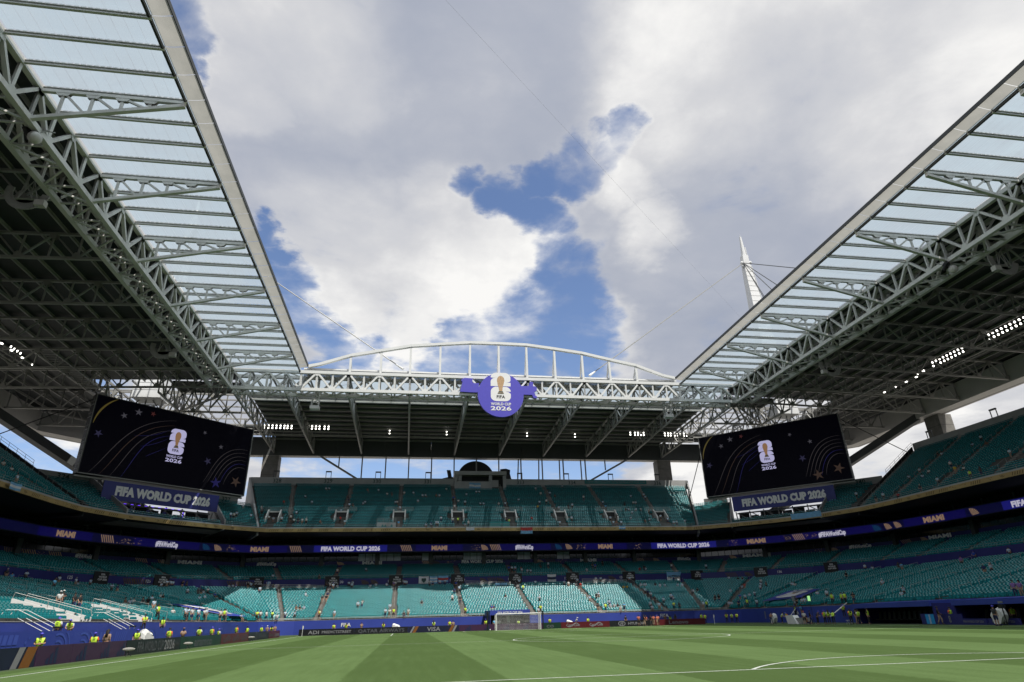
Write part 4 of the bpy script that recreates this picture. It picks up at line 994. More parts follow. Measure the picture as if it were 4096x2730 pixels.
# cantilevered outriggers, purlins and glazing of the side wings
for sg in (-1, 1):
    ys = sorted(YN)
    for y in ys:
        if y < 5: continue
        t = bpy.data.objects.new('outrigger_truss', None); COL.objects.link(t); t.parent = roof; t.empty_display_size = .2
        A_ = V3((sx(sg, 56), y, ZB)); B_ = V3((sx(sg, 42.5), y, 49.9)); T0 = V3((sx(sg, 56), y, 50.25)); T1 = V3((sx(sg, 42.5), y, 50.25))
        m = MB(); m.bar(A_, B_, .42, .38); m.build('chord', 'steel_lit', t)
        m = MB(); m.bar(T0, T1, .36, .32); m.build('chord', 'steel_lit', t)
        fr = [.17, .37, .57, .76]; prev = 0.0
        for q in fr:
            lo = A_.lerp(B_, q); hi = T0.lerp(T1, q); m = MB(); m.bar(lo, hi, .26, .2, up=(0, 1, 0)); m.build('vertical', 'steel_lit', t)
            nx = A_.lerp(B_, min(q + .175, .93))
            if q < .7: m = MB(); m.bar(hi - V3((0, 0, .1)), nx, .22, .22); m.build('diagonal', 'steel_lit', t)
            m = MB(); c = hi
            for s_ in (.16, -.16): m.poly([(c.x - .75, c.y + s_, c.z - .1), (c.x - .45, c.y + s_, c.z - .55), (c.x + .45, c.y + s_, c.z - .55), (c.x + .75, c.y + s_, c.z - .1)][::(1 if s_ < 0 else -1)])
            m.build('gusset_plate', 'steel_lit', t)
    # purlins every quarter bay
    y = FY - 2.6; yl = []
    while y > Y0R: yl.append(y); y -= 3.25
    yl = []
    for a, b in zip(ys[:-1], ys[1:]):
        for q in range(4): yl.append(a + (b - a) * q / 4)
    yl += [YN[0], YN[0] + 3.47, YN[0] + 6.93]
    pm = MB(); pm.ibeam((0, 0, 0), (13.6, 0, 0), .26, .34, .04); pme = pm.mesh('purlin', 'steel_lit')
    rm = MB()
    for i in range(24): rm.box(i * .565, -.1, .2, i * .565 + .38, .1, .3)
    rme = rm.mesh('clamp_strip', 'steel_lit')
    for y in yl:
        if y < -5: continue
        o = inst('purlin', pme, roof, (sx(sg, 56) if sg < 0 else sx(sg, 42.4), y, 50.52))
        inst('clamp_strip', rme, o)
    edges = sorted(set(round(q, 3) for q in yl + [FY - .3]))
    for a, b in zip(edges[:-1], edges[1:]):
        if b < 8: continue
        xa, xb = sorted((sx(sg, 55.6), sx(sg, 42.3)))
        m = MB(); m.box(xa, a + .1, 50.84, xb, b - .1, 50.87); m.build('glass_panel', 'roof_glazing', roof)
    # inner edge fascia
    for a, b in zip(edges[:-1], edges[1:]):
        m = MB(); bb = b - .07 if b < FY - 1 else FY - 1.9
        q = [(sx(sg, 42.4), 50.72), (sx(sg, 41.6), 50.80), (sx(sg, 40.75), 50.98)]
        for (xa, za), (xb, zb) in zip(q[:-1], q[1:]):
            pts = [(xa, a, za), (xb, a, zb), (xb, bb, zb), (xa, bb, za)]; m.quad(*(pts if sg < 0 else pts[::-1]))
        m.build('fascia_panel', 'fascia_sheet', roof)
    m = MB(); m.bar((sx(sg, 42.55), 0, 50.52), (sx(sg, 42.55), FY, 50.52), .22, .34); m.bar((sx(sg, 40.7), 0, 51.2), (sx(sg, 40.7), FY - 1.9, 51.2), .08, .5); m.build('edge_beam', 'steel_dark', roof)
    # solid deck
    m = MB(); a, b = sx(sg, 56.4), sx(sg, 108.5)
    q = [(a, Y0R, 50.9), (b, Y0R, 49.3), (b, 171, 49.3), (a, 171, 50.9)]
    if sg < 0: q = q[::-1]
    # deck as panels with an opening over the corner
    def dz(x): return lerp(50.9, 49.3, (abs(x - 34) - 56.4) / 52.1)
    yy = [Y0R] + [y for y in ys if y > Y0R + 2] + [FY, 130]
    uu = [56.4, 69, 82, 95, 108.5]
    for y0, y1 in zip(yy[:-1], yy[1:]):
        for u0, u1 in zip(uu[:-1], uu[1:]):
            m = MB(); x0, x1 = sorted((sx(sg, u0), sx(sg, u1))); z0, z1 = dz(x0), dz(x1)
            m.hexa([(x0, y0, z0), (x1, y0, z1), (x1, y1 - .04, z1), (x0, y1 - .04, z0), (x0, y0, z0 + .35), (x1, y0, z1 + .35), (x1, y1 - .04, z1 + .35), (x0, y1 - .04, z0 + .35)])
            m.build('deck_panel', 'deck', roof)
    # deck ribs running along the wing
    for u_ in [58.2 + 3.45 * i for i in range(15)]:
        x = sx(sg, u_); m = MB(); m.ibeam((x, Y0R, dz(x) - .28), (x, 150 if u_ > 84 else 130, dz(x) - .28), .24, .42, .05); m.build('purlin', 'steel_grey', roof)
    # deck trusses across the wing
    for y in [q for q in ys if q > 20] + [FY]:
        truss(roof, 'roof_truss', lambda s_, z, sg=sg, y=y: (sx(sg, s_), y, z), 0, 59.7, 108.3, lambda s_: lerp(50.3, 48.7, (s_ - 59.7) / 48.6), lambda s_: lerp(46.6, 44.9, (s_ - 59.7) / 48.6), 3.45, w=.26, cw=.36, gusset=True, wv=.2)
# far wing
m = MB(); x0, x1 = -22, 90
xs = [-22, -11.5] + [1.5 + 13 * i for i in range(6)] + [79.5, 90]
for a, b in zip(xs[:-1], xs[1:]):
    for ya, yb, za, zb in ((140.2, 150.5, 50.6, 50.1), (150.5, 161, 50.1, 49.6), (161, 171, 49.6, 49.1)):
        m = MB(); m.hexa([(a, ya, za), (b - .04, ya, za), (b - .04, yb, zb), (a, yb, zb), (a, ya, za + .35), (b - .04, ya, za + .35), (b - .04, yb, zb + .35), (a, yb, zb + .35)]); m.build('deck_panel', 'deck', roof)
    c = 3
    for i in range(c):
        p, q = a + (b - a) * i / c, a + (b - a) * (i + 1) / c
        m = MB(); m.box(p + .1, FY + .4, 50.86, q - .1, 140, 50.89); m.build('glass_panel', 'roof_glazing', roof)
        m = MB(); m.ibeam((p, FY, 50.6), (p, 140.2, 50.6), .26, .34, .04); m.build('purlin', 'steel_grey', roof)
for i in range(10):
    y = 140.4 + i * 3.35; z = lerp(50.6, 49.1, (y - 140.2) / 30.8) - .28; m = MB(); m.ibeam((-22, y, z), (90, y, z), .24, .42 if i else .9, .05); m.build('purlin', 'fascia' if i == 0 else 'steel_grey', roof)
for x in xs:
    truss(roof, 'roof_truss', lambda s_, z, x=x: (x, s_, z), 0, 126.4, 170.6, lambda s_: lerp(50.3, 48.6, (s_ - 126.4) / 44.2), lambda s_: lerp(46.5, 45.0, (s_ - 126.4) / 44.2), 3.4, w=.28, cw=.38, wv=.22)
# corner decks, glazed patch and diagonal trusses
for sg in (-1, 1):
    def cp(u_, y, z): return (sx(sg, u_), y, z)
    def pan(pts, mt, nm):
        m = MB(); q = [cp(*p) for p in pts]; q = q if sg < 0 else q[::-1]
        m.prism([(a, b) for a, b, _ in q], lambda x, y, d: (x, y, d), 50.0, 50.3); m.build(nm, mt, roof)
    pan([(56.4, 130, 0), (70, 130, 0), (70, 136, 0), (56.4, 136, 0)], 'deck', 'deck_panel')
    pan([(87, 130, 0), (108.5, 130, 0), (108.5, 150, 0), (98, 160, 0), (87, 150, 0)], 'deck', 'deck_panel')
    pan([(56.4, 163, 0), (87, 163, 0), (87, 171, 0), (56.4, 171, 0)], 'deck', 'deck_panel')
    pan([(87, 150, 0), (98, 160, 0), (108.5, 150, 0), (108.5, 171, 0), (87, 171, 0)], 'deck', 'deck_panel')
    m = MB()
    for i in range(6): m.bar(cp(58 + i * 5, 130, 50), cp(58 + i * 5, 163, 49.6), .3, .3); m.bar(cp(56.4, 136 + i * 5, 49.9), cp(87, 136 + i * 5, 49.9), .3, .3)
    for i in range(6): m.bar(cp(58 + i * 5, 130 + i * 5, 49.8), cp(63 + i * 5, 130 + i * 5 + 5, 46), .3, .3)
    m.build('corner_grid', 'steel_grey', roof)
    for a, b in (((57, 124), (96, 163)), ((70, 124), (70, 171)), ((57, 137), (108, 137)), ((83, 124), (83, 171)), ((57, 150), (108, 150))):
        A_, B_ = V3(cp(a[0], a[1], 0)), V3(cp(b[0], b[1], 0)); ln = (B_ - A_).length
        truss(roof, 'roof_truss', lambda s_, z, A_=A_, B_=B_, ln=ln: tuple(A_.lerp(B_, s_ / ln) + V3((0, 0, z))), 0, 0, ln, lambda s_: 49.8, lambda s_: 45.6, 3.4, w=.26, cw=.34, wv=.2)
# perimeter girder, soffit and columns
def girder(a, b, name='perimeter_girder'):
    a = V3((a[0], a[1], 0)); b = V3((b[0], b[1], 0)); d = (b - a).normalized(); n = V3((-d.y, d.x, 0)); ln = (b - a).length; c = max(1, round(ln / 13))
    for i in range(c):
        p, q = a + d * (ln * i / c), a + d * (ln * (i + 1) / c - .03); m = MB()
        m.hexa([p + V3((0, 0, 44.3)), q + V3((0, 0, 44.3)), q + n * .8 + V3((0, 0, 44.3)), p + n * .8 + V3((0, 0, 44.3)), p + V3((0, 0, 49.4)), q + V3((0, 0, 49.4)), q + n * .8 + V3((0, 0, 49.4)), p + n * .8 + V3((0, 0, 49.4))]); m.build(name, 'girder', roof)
        m = MB(); o_ = n * 3.4
        m.hexa([p + V3((0, 0, 44.26)), q + V3((0, 0, 44.26)), q + o_ + V3((0, 0, 44.5)), p + o_ + V3((0, 0, 44.5)), p + V3((0, 0, 44.29)), q + V3((0, 0, 44.29)), q + o_ + V3((0, 0, 49)), p + o_ + V3((0, 0, 49))]); m.build('soffit_panel', 'soffit', roof)
girder((-58, 171), (126, 171))
girder((142.5, Y0R), (142.5, 152)); girder((-74.5, 152), (-74.5, Y0R))
# fix direction: outward is away from the pitch
girder((142.5, 152), (126, 171)); girder((-58, 171), (-74.5, 152))
for sg in (-1, 1):
    for (ux, y, a, b) in ((56.7, 171, 4.2, 3.4), (108.2, 123, 3.6, 4.4), (108.2, 45, 3.6, 4.4)):
        x = sx(sg, ux); m = MB(); m.box(x - a / 2, y - (0 if y > 150 else b / 2), -.3, x + a / 2, y + (b if y > 150 else b / 2), 44.25)
        o = m.build('roof_column', 'concrete', roof)
        m = MB()
        for z in (38.9, 41.6): m.box(x - a / 2 - .01, y - .01 - (0 if y > 150 else b / 2), z, x + a / 2 + .01, y - .02 + (b if y > 150 else b / 2), z + .05)
        m.build('joint', 'dark_inside', o)
for x in (1.8, 8.3, 14.7, 21.1, 27.5, 33.9, 40.4, 46.9, 53.2, 59.5, 66.2): m = MB(); m.bar((x, 171.3, 34), (x, 171.3, 44.3), .34, .34, up=(0, 1, 0)); m.build('prop', 'steel_grey', roof)
for x in (46.2, 52.3, 58.5, 65): m = MB(); m.bar((x - .9, 168.5, 36), (x + .2, 172.5, 44.3), .3, .3, up=(0, 1, 0)); m.build('prop', 'steel_grey', roof)
for a, b in (((-9.6, 171.2, 44.2), (2.4, 171.2, 37.0)), ((79.3, 171.2, 44.4), (65.5, 171.2, 37.0))): m = MB(); m.bar(a, b, .5, .55, up=(0, 1, 0)); m.build('raking_strut', 'steel_grey', roof)
for x in (-4.5, 72.3): m = MB(); m.bar((x, 171.3, 41.2), (x, 171.3, 44.3), .3, .3, up=(0, 1, 0)); m.build('prop', 'steel_grey', roof)
# big raking box legs behind the video boards
for sg in (-1, 1):
    a = V3((sx(sg, 108), 125, 46.3)); b = V3((sx(sg, 90), 142.5, 34.0)); d = b - a; m = MB(); m.bar(a - d * .1, b + d * 1.2, 2.6, 1.7); m.build('raking_leg', 'girder', roof)
# arch above the far truss
arch = [(-7.1, 51.8), (-4.7, 52.4), (1.63, 54.7), (8.08, 56.1), (14.4, 57.5), (20.9, 58.2), (27.5, 58.9), (34, 58.95), (40.4, 58.9), (46.9, 58.2), (53.4, 57.4), (59.8, 56.05), (66.2, 54.8), (72.6, 52.5), (75.6, 51.9)]
t = bpy.data.objects.new('roof_arch', None); COL.objects.link(t); t.parent = roof
for a, b in zip(arch[:-1], arch[1:]): m = MB(); m.bar((a[0], FY, a[1]), (b[0], FY, b[1]), .6, .75, up=(0, 1, 0)); m.build('arch_rib', 'steel_white', t)
for x, z in arch[2:-2]:
    m = MB(); m.bar((x, FY, ZT), (x, FY, z - .1), .45, .45, up=(0, 1, 0)); m.build('arch_post', 'steel_white', t)
    m = MB(); m.bar((x, FY + 2.6, 51.8), (x, FY + .1, z - .4), .28, .34, up=(1, 0, 0)); m.build('arch_brace', 'steel_white', t)
m = MB(); m.hexa([(-8, FY + .5, 51.35), (76, FY + .5, 51.35), (76, FY + 3.4, 52.0), (-8, FY + 3.4, 52.0), (-8, FY + .5, 51.7), (76, FY + .5, 51.7), (76, FY + 3.4, 52.3), (-8, FY + 3.4, 52.3)]); m.build('gutter', 'steel_white', roof)
# floodlight catwalks
cw = MB()
for z in (47.2, 48.05): cw.bar((-28, 160, z), (96, 160, z), .2, .16)
cw.bar((-28, 161.2, 47.2), (96, 161.2, 47.2), .2, .16)
for i in range(63): cw.bar((-28 + i * 2, 160, 47.2), (-28 + i * 2, 160, 48.1), .06, .06, up=(0, 1, 0)); cw.bar((-28 + i * 2, 160, 47.2), (-28 + i * 2, 161.2, 47.2), .06, .06)
cw.build('catwalk', 'steel_grey', roof)
for sg in (-1, 1):
    cw = MB(); x = sx(sg, 90.5)
    for z in (47.0, 48.0): cw.bar((x, 40, z), (x, 118, z), .2, .16)
    cw.bar((x + sg * 1.2, 40, 47), (x + sg * 1.2, 118, 47), .2, .16)
    for i in range(39): cw.bar((x, 40 + i * 2, 47), (x, 40 + i * 2, 48), .06, .06, up=(0, 1, 0)); cw.bar((x, 40 + i * 2, 47), (x + sg * 1.2, 40 + i * 2, 47), .06, .06)
    cw.build('catwalk', 'steel_grey', roof)
    # ladder-like walkway near the board
    m = MB()
    for i in range(18):
        y = 104 + i * 1.1; m.bar((sx(sg, 80), y, 45.4), (sx(sg, 83), y, 45.4), .08, .08)
    m.bar((sx(sg, 80), 104, 45.4), (sx(sg, 80), 123, 45.4), .15, .15); m.bar((sx(sg, 83), 104, 45.4), (sx(sg, 83), 123, 45.4), .15, .15); m.build('walkway', 'steel_grey', roof)

# floodlights: every lamp a disc of light in a dark housing
lampm = MB(); lampm.tube((0, .25, 0), (0, -.05, 0), .30, 12); lamp_h = lampm.mesh('housing', 'steel_dark')
m = MB(); m.poly([(.21 * math.cos(t), -.06, .21 * math.sin(t)) for t in [q * math.pi / 8 for q in range(16)]][::1]); lens_me = m.mesh('lens', 'flood')
m = MB(); m.poly([(.09 * math.cos(t), -.08, .09 * math.sin(t)) for t in [q * math.pi / 5 for q in range(10)]]); bulb_me = m.mesh('bulb_cap', 'steel_dark')
fl_no = {}
def floodlamp(x, y, z, rz, tilt, label, group, row=''):
    kk = (label, row); fl_no[kk] = fl_no.get(kk, 0) + 1; label = '%s, %slamp %s' % (label, row, ['', 'first', 'second', 'third', 'fourth', 'fifth', 'sixth', 'seventh', 'eighth', 'ninth'][fl_no[kk]])
    o = bpy.data.objects.new('floodlight', lamp_h); COL.objects.link(o); o.location = (x, y, z); o.rotation_euler = (tilt, 0, rz)
    tag(o, label, 'floodlight', group)
    inst('lens', lens_me, o); inst('bulb_cap', bulb_me, o, (rd.uniform(-.04, .04), 0, rd.uniform(-.05, .03)))
rd = random.Random(3)
for xs_, where in (([-22.9, -21.9, -20.9, -19.9, -18.9, -17.9, -17.1, -16.1], 'far roof bank nearest the left video board'), ([-10.9, -9.9, -9.0, -7.7, -6.7], 'second bank from the left under the far roof'), ([76.9, 78.3, 79.2, 80.1, 80.9], 'short right bank under the far roof'), ([87.3, 88.3, 89.1, 90.3, 91.2, 92.1, 93.1, 94.0], 'far roof bank nearest the right video board')):
    for x in xs_:
        for z in (49.1, 49.95 - .2): floodlamp(x, 159.8, z - .3, 0, .35, 'lit floodlight in the ' + where, 'floodlights, ' + where, 'upper ' if z > 49.5 else 'lower ')
def side_lamps(sg, ya, yb, n, rows, where):
    for i in range(n):
        for z in rows: floodlamp(sx(sg, 90) , lerp(ya, yb, i / max(1, n - 1)), z, sg * math.pi / 2 * -1, .35, 'lit floodlight in the ' + where, 'floodlights, ' + where, 'upper ' if z > 48.6 else 'lower ')
side_lamps(1, 80, 87.5, 9, (48.3, 49.1), 'nearest bank under the right roof'); side_lamps(1, 93.8, 101.5, 9, (48.3, 49.1), 'middle bank under the right roof'); side_lamps(1, 104.2, 106, 4, (48.3,), 'short far bank under the right roof')
side_lamps(-1, 100, 104.6, 5, (48.2, 49.0), 'bank at the left edge under the left roof'); side_lamps(-1, 109, 112, 4, (48.2,), 'small bank under the left roof')
sm_ = MB(); sm_.box(-.22, -.12, -.1, .22, .12, .1); spot_me = sm_.mesh('spotlight', 'flood')
for x in (9.3, 24.6, 46.9, 60.6):
    for z in (48.4, 49.2):
        o = bpy.data.objects.new('spotlight', spot_me); COL.objects.link(o); o.location = (x, 159.9, z - .5); o.scale = (.7, 1, 1)
        tag(o, ('upper' if z > 49 else 'lower') + ' small catwalk spotlight ' + {9.3: 'of the leftmost pair', 24.6: 'just left of the round sign', 46.9: 'just right of the round sign', 60.6: 'of the rightmost pair'}[x], 'lamp', 'small catwalk spotlights')
for i, y in enumerate((107, 110, 113.5, 117)):
    for sg, w_ in ((1, 'right'), (-1, 'left')):
        o = bpy.data.objects.new('spotlight', spot_me); COL.objects.link(o); o.location = (sx(sg, 90.3), y, 47.9); o.rotation_euler = (0, 0, 1.57)
        tag(o, '%s small lamp from the camera under the %s roof near the video board' % (['first', 'second', 'third', 'fourth'][i], w_), 'lamp', 'small lamps under the %s roof' % w_)

# near end of the stadium, behind the camera
nr = thing('near_grandstand', 'stand and roof wing at the near end of the pitch', 'grandstand')
for (ya, za, yb, zb_, mt_, nm) in ((-17, 2.4, -39, 8.7, 'seat_teal', 'lower_rake'), (-39.5, 10.4, -50, 14.4, 'seat_teal', 'club_rake'), (-36.5, 20.9, -57, 34.5, 'seat_teal', 'upper_rake')):
    m = MB(); n_ = 14
    for i in range(n_):
        y0, y1 = lerp(ya, yb, i / n_), lerp(ya, yb, (i + 1) / n_); z0, z1 = lerp(za, zb_, i / n_), lerp(za, zb_, (i + 1) / n_)
        m.quad((134, y0, z0), (-66, y0, z0), (-66, y1, z0), (134, y1, z0)); m.quad((134, y1, z0), (-66, y1, z0), (-66, y1, z1), (134, y1, z1))
    m.build(nm, mt_, nr)
m = MB(); m.box(-66, -17, -.3, 134, -16.8, 2.4); m.build('front_wall', 'blue_print', nr)
m = MB(); m.box(-75, -66.5, -.3, 143, -66, 36.5); m.box(-66, -50.6, 14.4, 134, -50.2, 20.2); m.box(-66, -39.6, 8.7, 134, -39.3, 10.4); m.build('rear_wall', 'dark_inside', nr)
m = MB(); m.box(-66, -57, 20.0, 134, -36.5, 20.6); m.build('slab', 'dark_inside', nr)
m = MB(); m.box(-75, -66, 49.6, 143, -34.5, 50.2); m.build('roof_deck', 'deck', nr)
m = MB(); m.box(-22, -34.4, 50.7, 90, -18.2, 50.74); m.build('roof_glazing_strip', 'roof_glazing', nr)

# masts and cables
for sg, w_ in ((1, 'right'), (-1, 'left')):
    t = thing('roof_mast', 'tall white tapering mast with cables rising behind the %s wing of the roof' % w_, 'mast')
    def mp(u_, y, z): return (sx(sg, u_), y, z)
    m = MB(); a = V3(mp(73.5, 138.5, 50)); b = V3(mp(77.0, 140, 94.5))
    def sec(c, w, d): return [(c.x - w, c.y - d, c.z), (c.x + w, c.y - d, c.z), (c.x + w, c.y + d, c.z), (c.x - w, c.y + d, c.z)]
    m.hexa(sec(V3(mp(76.7, 137, 48)), 3.0, 2.4) + sec(V3(mp(76.85, 140, 94.5)), .95, .9)); m.build('shaft', 'masttower', t)
    m = MB()
    for i in range(26):
        q = (i + 1) / 27; c = V3(mp(76.7, 137, 48)).lerp(V3(mp(76.85, 140, 94.5)), q); w_2 = lerp(3.0, .95, q); d_ = lerp(2.4, .9, q); m.box(c.x - w_2 - .02, c.y - d_ - .03, c.z, c.x + w_2 + .02, c.y - d_ + .03, c.z + .1)
    m.build('panel_joint', 'steel_grey', t)
    m = MB(); c = V3(mp(76.9, 140, 96.2)); m.box(c.x - .9, c.y - .8, 94.5, c.x + .9, c.y + .8, 98.6)
    for dx, dz_ in ((-1.3, -.2), (1.3, .1), (-1.1, -1.4), (1.0, -1.3)): m.sphere((c.x + dx, c.y - .3, c.z + dz_), .55, 8, 6)
    m.build('mast_head', 'masttower', t)
    m = MB(); m.tube((c.x, 140, 98.4), (c.x + .1 * sg, 140, 105.4), .75, 8, .3); m.tube((c.x + .1 * sg, 140, 105.3), (c.x + .1 * sg, 140, 106.3), .07, 5); m.tube((c.x + 1.2 * sg, 140, 97), (c.x + .9 * sg, 140, 101.8), .16, 6); m.build('spire', 'masttower', t)
    m = MB(); pc = V3(mp(79.3, 139.5, 81.3)); 
    for dz_ in (0, .55, 1.1): m.path([(pc.x - .9, pc.y - .7, pc.z + dz_), (pc.x + .9, pc.y - .7, pc.z + dz_), (pc.x + .9, pc.y + .7, pc.z + dz_), (pc.x - .9, pc.y + .7, pc.z + dz_), (pc.x - .9, pc.y - .7, pc.z + dz_)], .05, 4)
    for a_ in (-.9, 0, .9): m.tube((pc.x + a_, pc.y - .7, pc.z - 1.2), (pc.x + a_, pc.y - .7, pc.z + 1.1), .05, 4)
    m.box(pc.x - .9, pc.y - .7, pc.z - 1.3, pc.x + .9, pc.y + .7, pc.z - 1.1); m.build('platform', 'masttower', t)
    m = MB(); m.tube((c.x + 1.0 * sg, 139.2, 94.5), mp(80.6, 138.0, 50), .14, 5); m.tube((c.x + 1.3 * sg, 139.2, 94.5), mp(81.3, 138.0, 50), .14, 5); m.build('ladder_rail', 'masttower', t)
    for q, r_ in (((21.1, 123.6, 52.2), .12), ((56, 92, 51.5), .11), ((73.0, 118, 50.8), .10), ((74.2, 118, 50.8), .10), ((76.5, 74, 51.3), .11), ((63, 92, 51.3), .11)):
        m = MB(); m.tube((c.x - .9 * sg, 139.6, 96), mp(*q), r_, 5); m.build('cable', 'steel_dark' if q[0] > 30 else 'rail', t)
    m = MB(); e_ = V3(mp(21.1, 123.6, 52.2)); d = (V3((c.x, 139.6, 96)) - e_).normalized(); m.tube(e_, e_ + d * 2.2, .3, 8, .16); m.build('cable_socket', 'steel_white', t)
m = MB(); m.tube((2, 25, 60.5), (110, 131, 60), .008, 4); o = m.build('camera_cable', 'steel_grey'); tag(o, 'very thin dark camera wire crossing the open sky diagonally', 'cable')

# antennas and speaker rings inside the roof
def radome(x, y, z, lab):
    t = thing('radome', lab, 'antenna', 'white ball antennas hung from the roof trusses', (x, y, z))
    m = MB(); m.sphere((0, 0, 0), .62, 16, 12); m.build('ball', 'soffit', t, smooth=True)
    m = MB(); m.bar((-.5, 0, .5), (-.9, .3, 1.0), .5, .6); m.tube((-.9, -.4, .9), (-.8, .6, .2), .28, 8); m.build('camera_body', 'black', t)
    m = MB(); m.bar((-.9, .3, .8), (-1.2, 1.2, 1.6), .15, .15); m.bar((.1, 0, .6), (.3, 1.0, 1.9), .12, .12); m.bar((-.6, 0, 1.2), (1.2, .6, 1.3), .1, .1); m.build('bracket', 'steel_grey', t)
radome(-21.9, 49.0, 45.6, 'pale ball antenna hung below the truss at the upper left'); radome(90.2, 60.4, 45.2, 'pale ball antenna hung below the right roof truss')
def speaker_ring(x, y, z, sg, lab):
    t = thing('speaker_cluster', lab, 'loudspeaker', 'curved speaker and lamp rings hung under the roof', (x, y, z))
    m = MB(); n = 18
    for i in range(n):
        a0, a1 = math.pi * (1.05 * i / n - .1), math.pi * (1.05 * (i + 1) / n - .1)
        p0, p1 = V3((-1.9 * math.cos(a0), .0, -1.9 * math.sin(a0))), V3((-1.9 * math.cos(a1), 0, -1.9 * math.sin(a1))); m.bar(p0, p1, .8, .16, up=(0, 1, 0))
    m.build('ring', 'steel_grey', t)
    m = MB(); m.box(-1.0, .35, -1.5, .9, .35, -.8); m.build('speaker_body', 'steel_dark', t)
    m = MB(); m.box(1.6 * sg * -1 - .5, -.4, -1.8, 1.6 * sg * -1 + .5, .3, -1.1); m.build('lamp_box', 'fascia', t)
    m = MB()
    for a, b in (((-.9, 0, -.9), (-.5, 0, 1.6)), ((.5, 0, -.9), (.2, 0, 1.6)), ((-.9, 0, -.9), (.2, 0, 1.6)), ((.5, 0, -.9), (-.5, 0, 1.6)), ((1.2, 0, -1.2), (.2, 0, 1.6))): m.tube(a, b, .06, 5)
    m.build('hanger', 'steel_grey', t)
speaker_ring(-27, 58.1, 45.6, -1, 'large curved speaker ring under the left roof, nearest the camera'); speaker_ring(-27, 100.3, 45.6, -1, 'curved speaker ring farther along the left roof')
speaker_ring(95, 57.2, 45.0, 1, 'curved speaker ring at the right edge of the photo'); speaker_ring(95, 95.7, 45.0, 1, 'curved speaker ring farther along under the right roof')
for x, lab in ((-5.1, 'white speaker frame hanging below the left part of the far truss'), (73.6, 'white speaker frame hanging below the right part of the far truss')):
    t = thing('hanging_speaker', lab, 'loudspeaker', 'white speaker frames below the far truss', (x, 124.5, 43.2))
    m = MB()
    for a in (-.75, .75):
        m.bar((a, 0, .3), (a * .85, 0, 3.6), .14, .14, up=(0, 1, 0)); m.bar((a, 1, .3), (a * .85, 1, 3.6), .14, .14, up=(0, 1, 0))
    for z in (.9, 1.6, 2.3, 3.0): m.bar((-.75, 0, z), (.75, 0, z + .5), .09, .09, up=(0, 1, 0)); m.bar((.75, 0, z), (-.75, 0, z + .5), .09, .09, up=(0, 1, 0))
    m.build('frame', 'steel_white', t); m = MB(); m.box(-.95, -.3, -.25, .95, 1.1, .45); m.build('speaker_box', 'steel_white', t)

# ---------------------------------------------------------------- emblem, round sign, video boards
def rr(x0, y0, x1, y1, r_, corners='abcd', n=7):
    """rounded rectangle; corners: a = lower left, b = lower right, c = upper right, d = upper left"""
    P = []
    for key, cx, cy_, t0 in (('a', x0, y0, 180), ('b', x1, y0, 270), ('c', x1, y1, 0), ('d', x0, y1, 90)):
        if key in corners:
            ox = cx + (r_ if cx == x0 else -r_); oy = cy_ + (r_ if cy_ == y0 else -r_)
            P += [(ox + r_ * math.cos(R(t0 + 90 * i / n)), oy + r_ * math.sin(R(t0 + 90 * i / n))) for i in range(n + 1)]
        else: P.append((cx, cy_))
    return P
def emblem(parent, fn, white, gold, dark, text_w, green):
    """tournament emblem, 0..1 wide and about 1.45 high for the two digits; fn(x, y, off) -> point. Words sit below y = 0"""
    def put(pts, mt, off, nm): m = MB(); m.poly([fn(x, y, off) for x, y in pts]); return m.build(nm, mt, parent)
    # the 2: rounded head, notch at the left, flat foot
    ar = lambda cx, cy, rx, ry, t0, t1, n_=7: [(cx + rx * math.cos(R(t0 + (t1 - t0) * i / n_)), cy + ry * math.sin(R(t0 + (t1 - t0) * i / n_))) for i in range(n_ + 1)]
    # head of the 2 hooks down at the left, a slot runs in from the left, the foot is flat and a slot runs in from the right
    two = ar(.30, 1.20, .30, .25, 180, 90) + ar(.72, 1.20, .28, .25, 90, 0) + ar(.80, 1.08, .20, .13, 0, -80) + [(.72, .945), (1.0, .945), (1.0, .76), (0.0, .76), (0.0, .98)] + ar(.22, .98, .22, .20, 180, 95) + [(.30, 1.185), (.13, 1.185)] + ar(.13, 1.2, .05, .02, 250, 200, 2)
    put(two, white, .02, 'emblem_digit')
    six = ar(.28, .24, .28, .24, 180, 270) + ar(.72, .24, .28, .24, 270, 360) + ar(.80, .33, .20, .14, 0, 80) + [(.74, .49), (1.0, .49)] + ar(.74, .49, .26, .24, 5, 90) + ar(.28, .47, .28, .26, 90, 180)
    put(six, white, .02, 'emblem_digit')
    # cup: ball on a twisted stem and banded foot
    cup = [(.42 + .0, .50), (.40, .66), (.35, .84), (.32, 1.02), (.33, 1.14), (.38, 1.24), (.46, 1.29), (.54, 1.29), (.62, 1.25), (.67, 1.16), (.69, 1.04), (.66, .92), (.62, .78), (.59, .66), (.58, .50)]
    put(cup, gold, .035, 'emblem_cup'); put([(.40, .50), (.60, .50), (.66, .36), (.33, .36)], green, .034, 'emblem_cup_foot')
    put([(.36, .43), (.63, .43), (.64, .40), (.35, .40)], gold, .045, 'emblem_cup_foot')
    def word(s_, y, h, w, mt):
        v, fs, ww = text_mesh(s_, .03); me = bpy.data.meshes.new('lettering'); me.from_pydata([tuple(fn(.5 + x * w / ww, y + yy * h, .04)) for x, yy in v], [], fs); me.materials.append(MAT[mt]); o = bpy.data.objects.new('lettering', me); COL.objects.link(o); o.parent = parent
    word('FIFA', .22, .15, .42, dark); word('WORLD CUP', -.14, .13, 1.0, text_w); word('2026', -.36, .19, 1.02, text_w)
sg_ = thing('round_sign', 'large round violet-blue sign with the white 26 emblem on the far roof truss', 'sign')
C0 = (34.2, 46.35); RR_ = 5.05
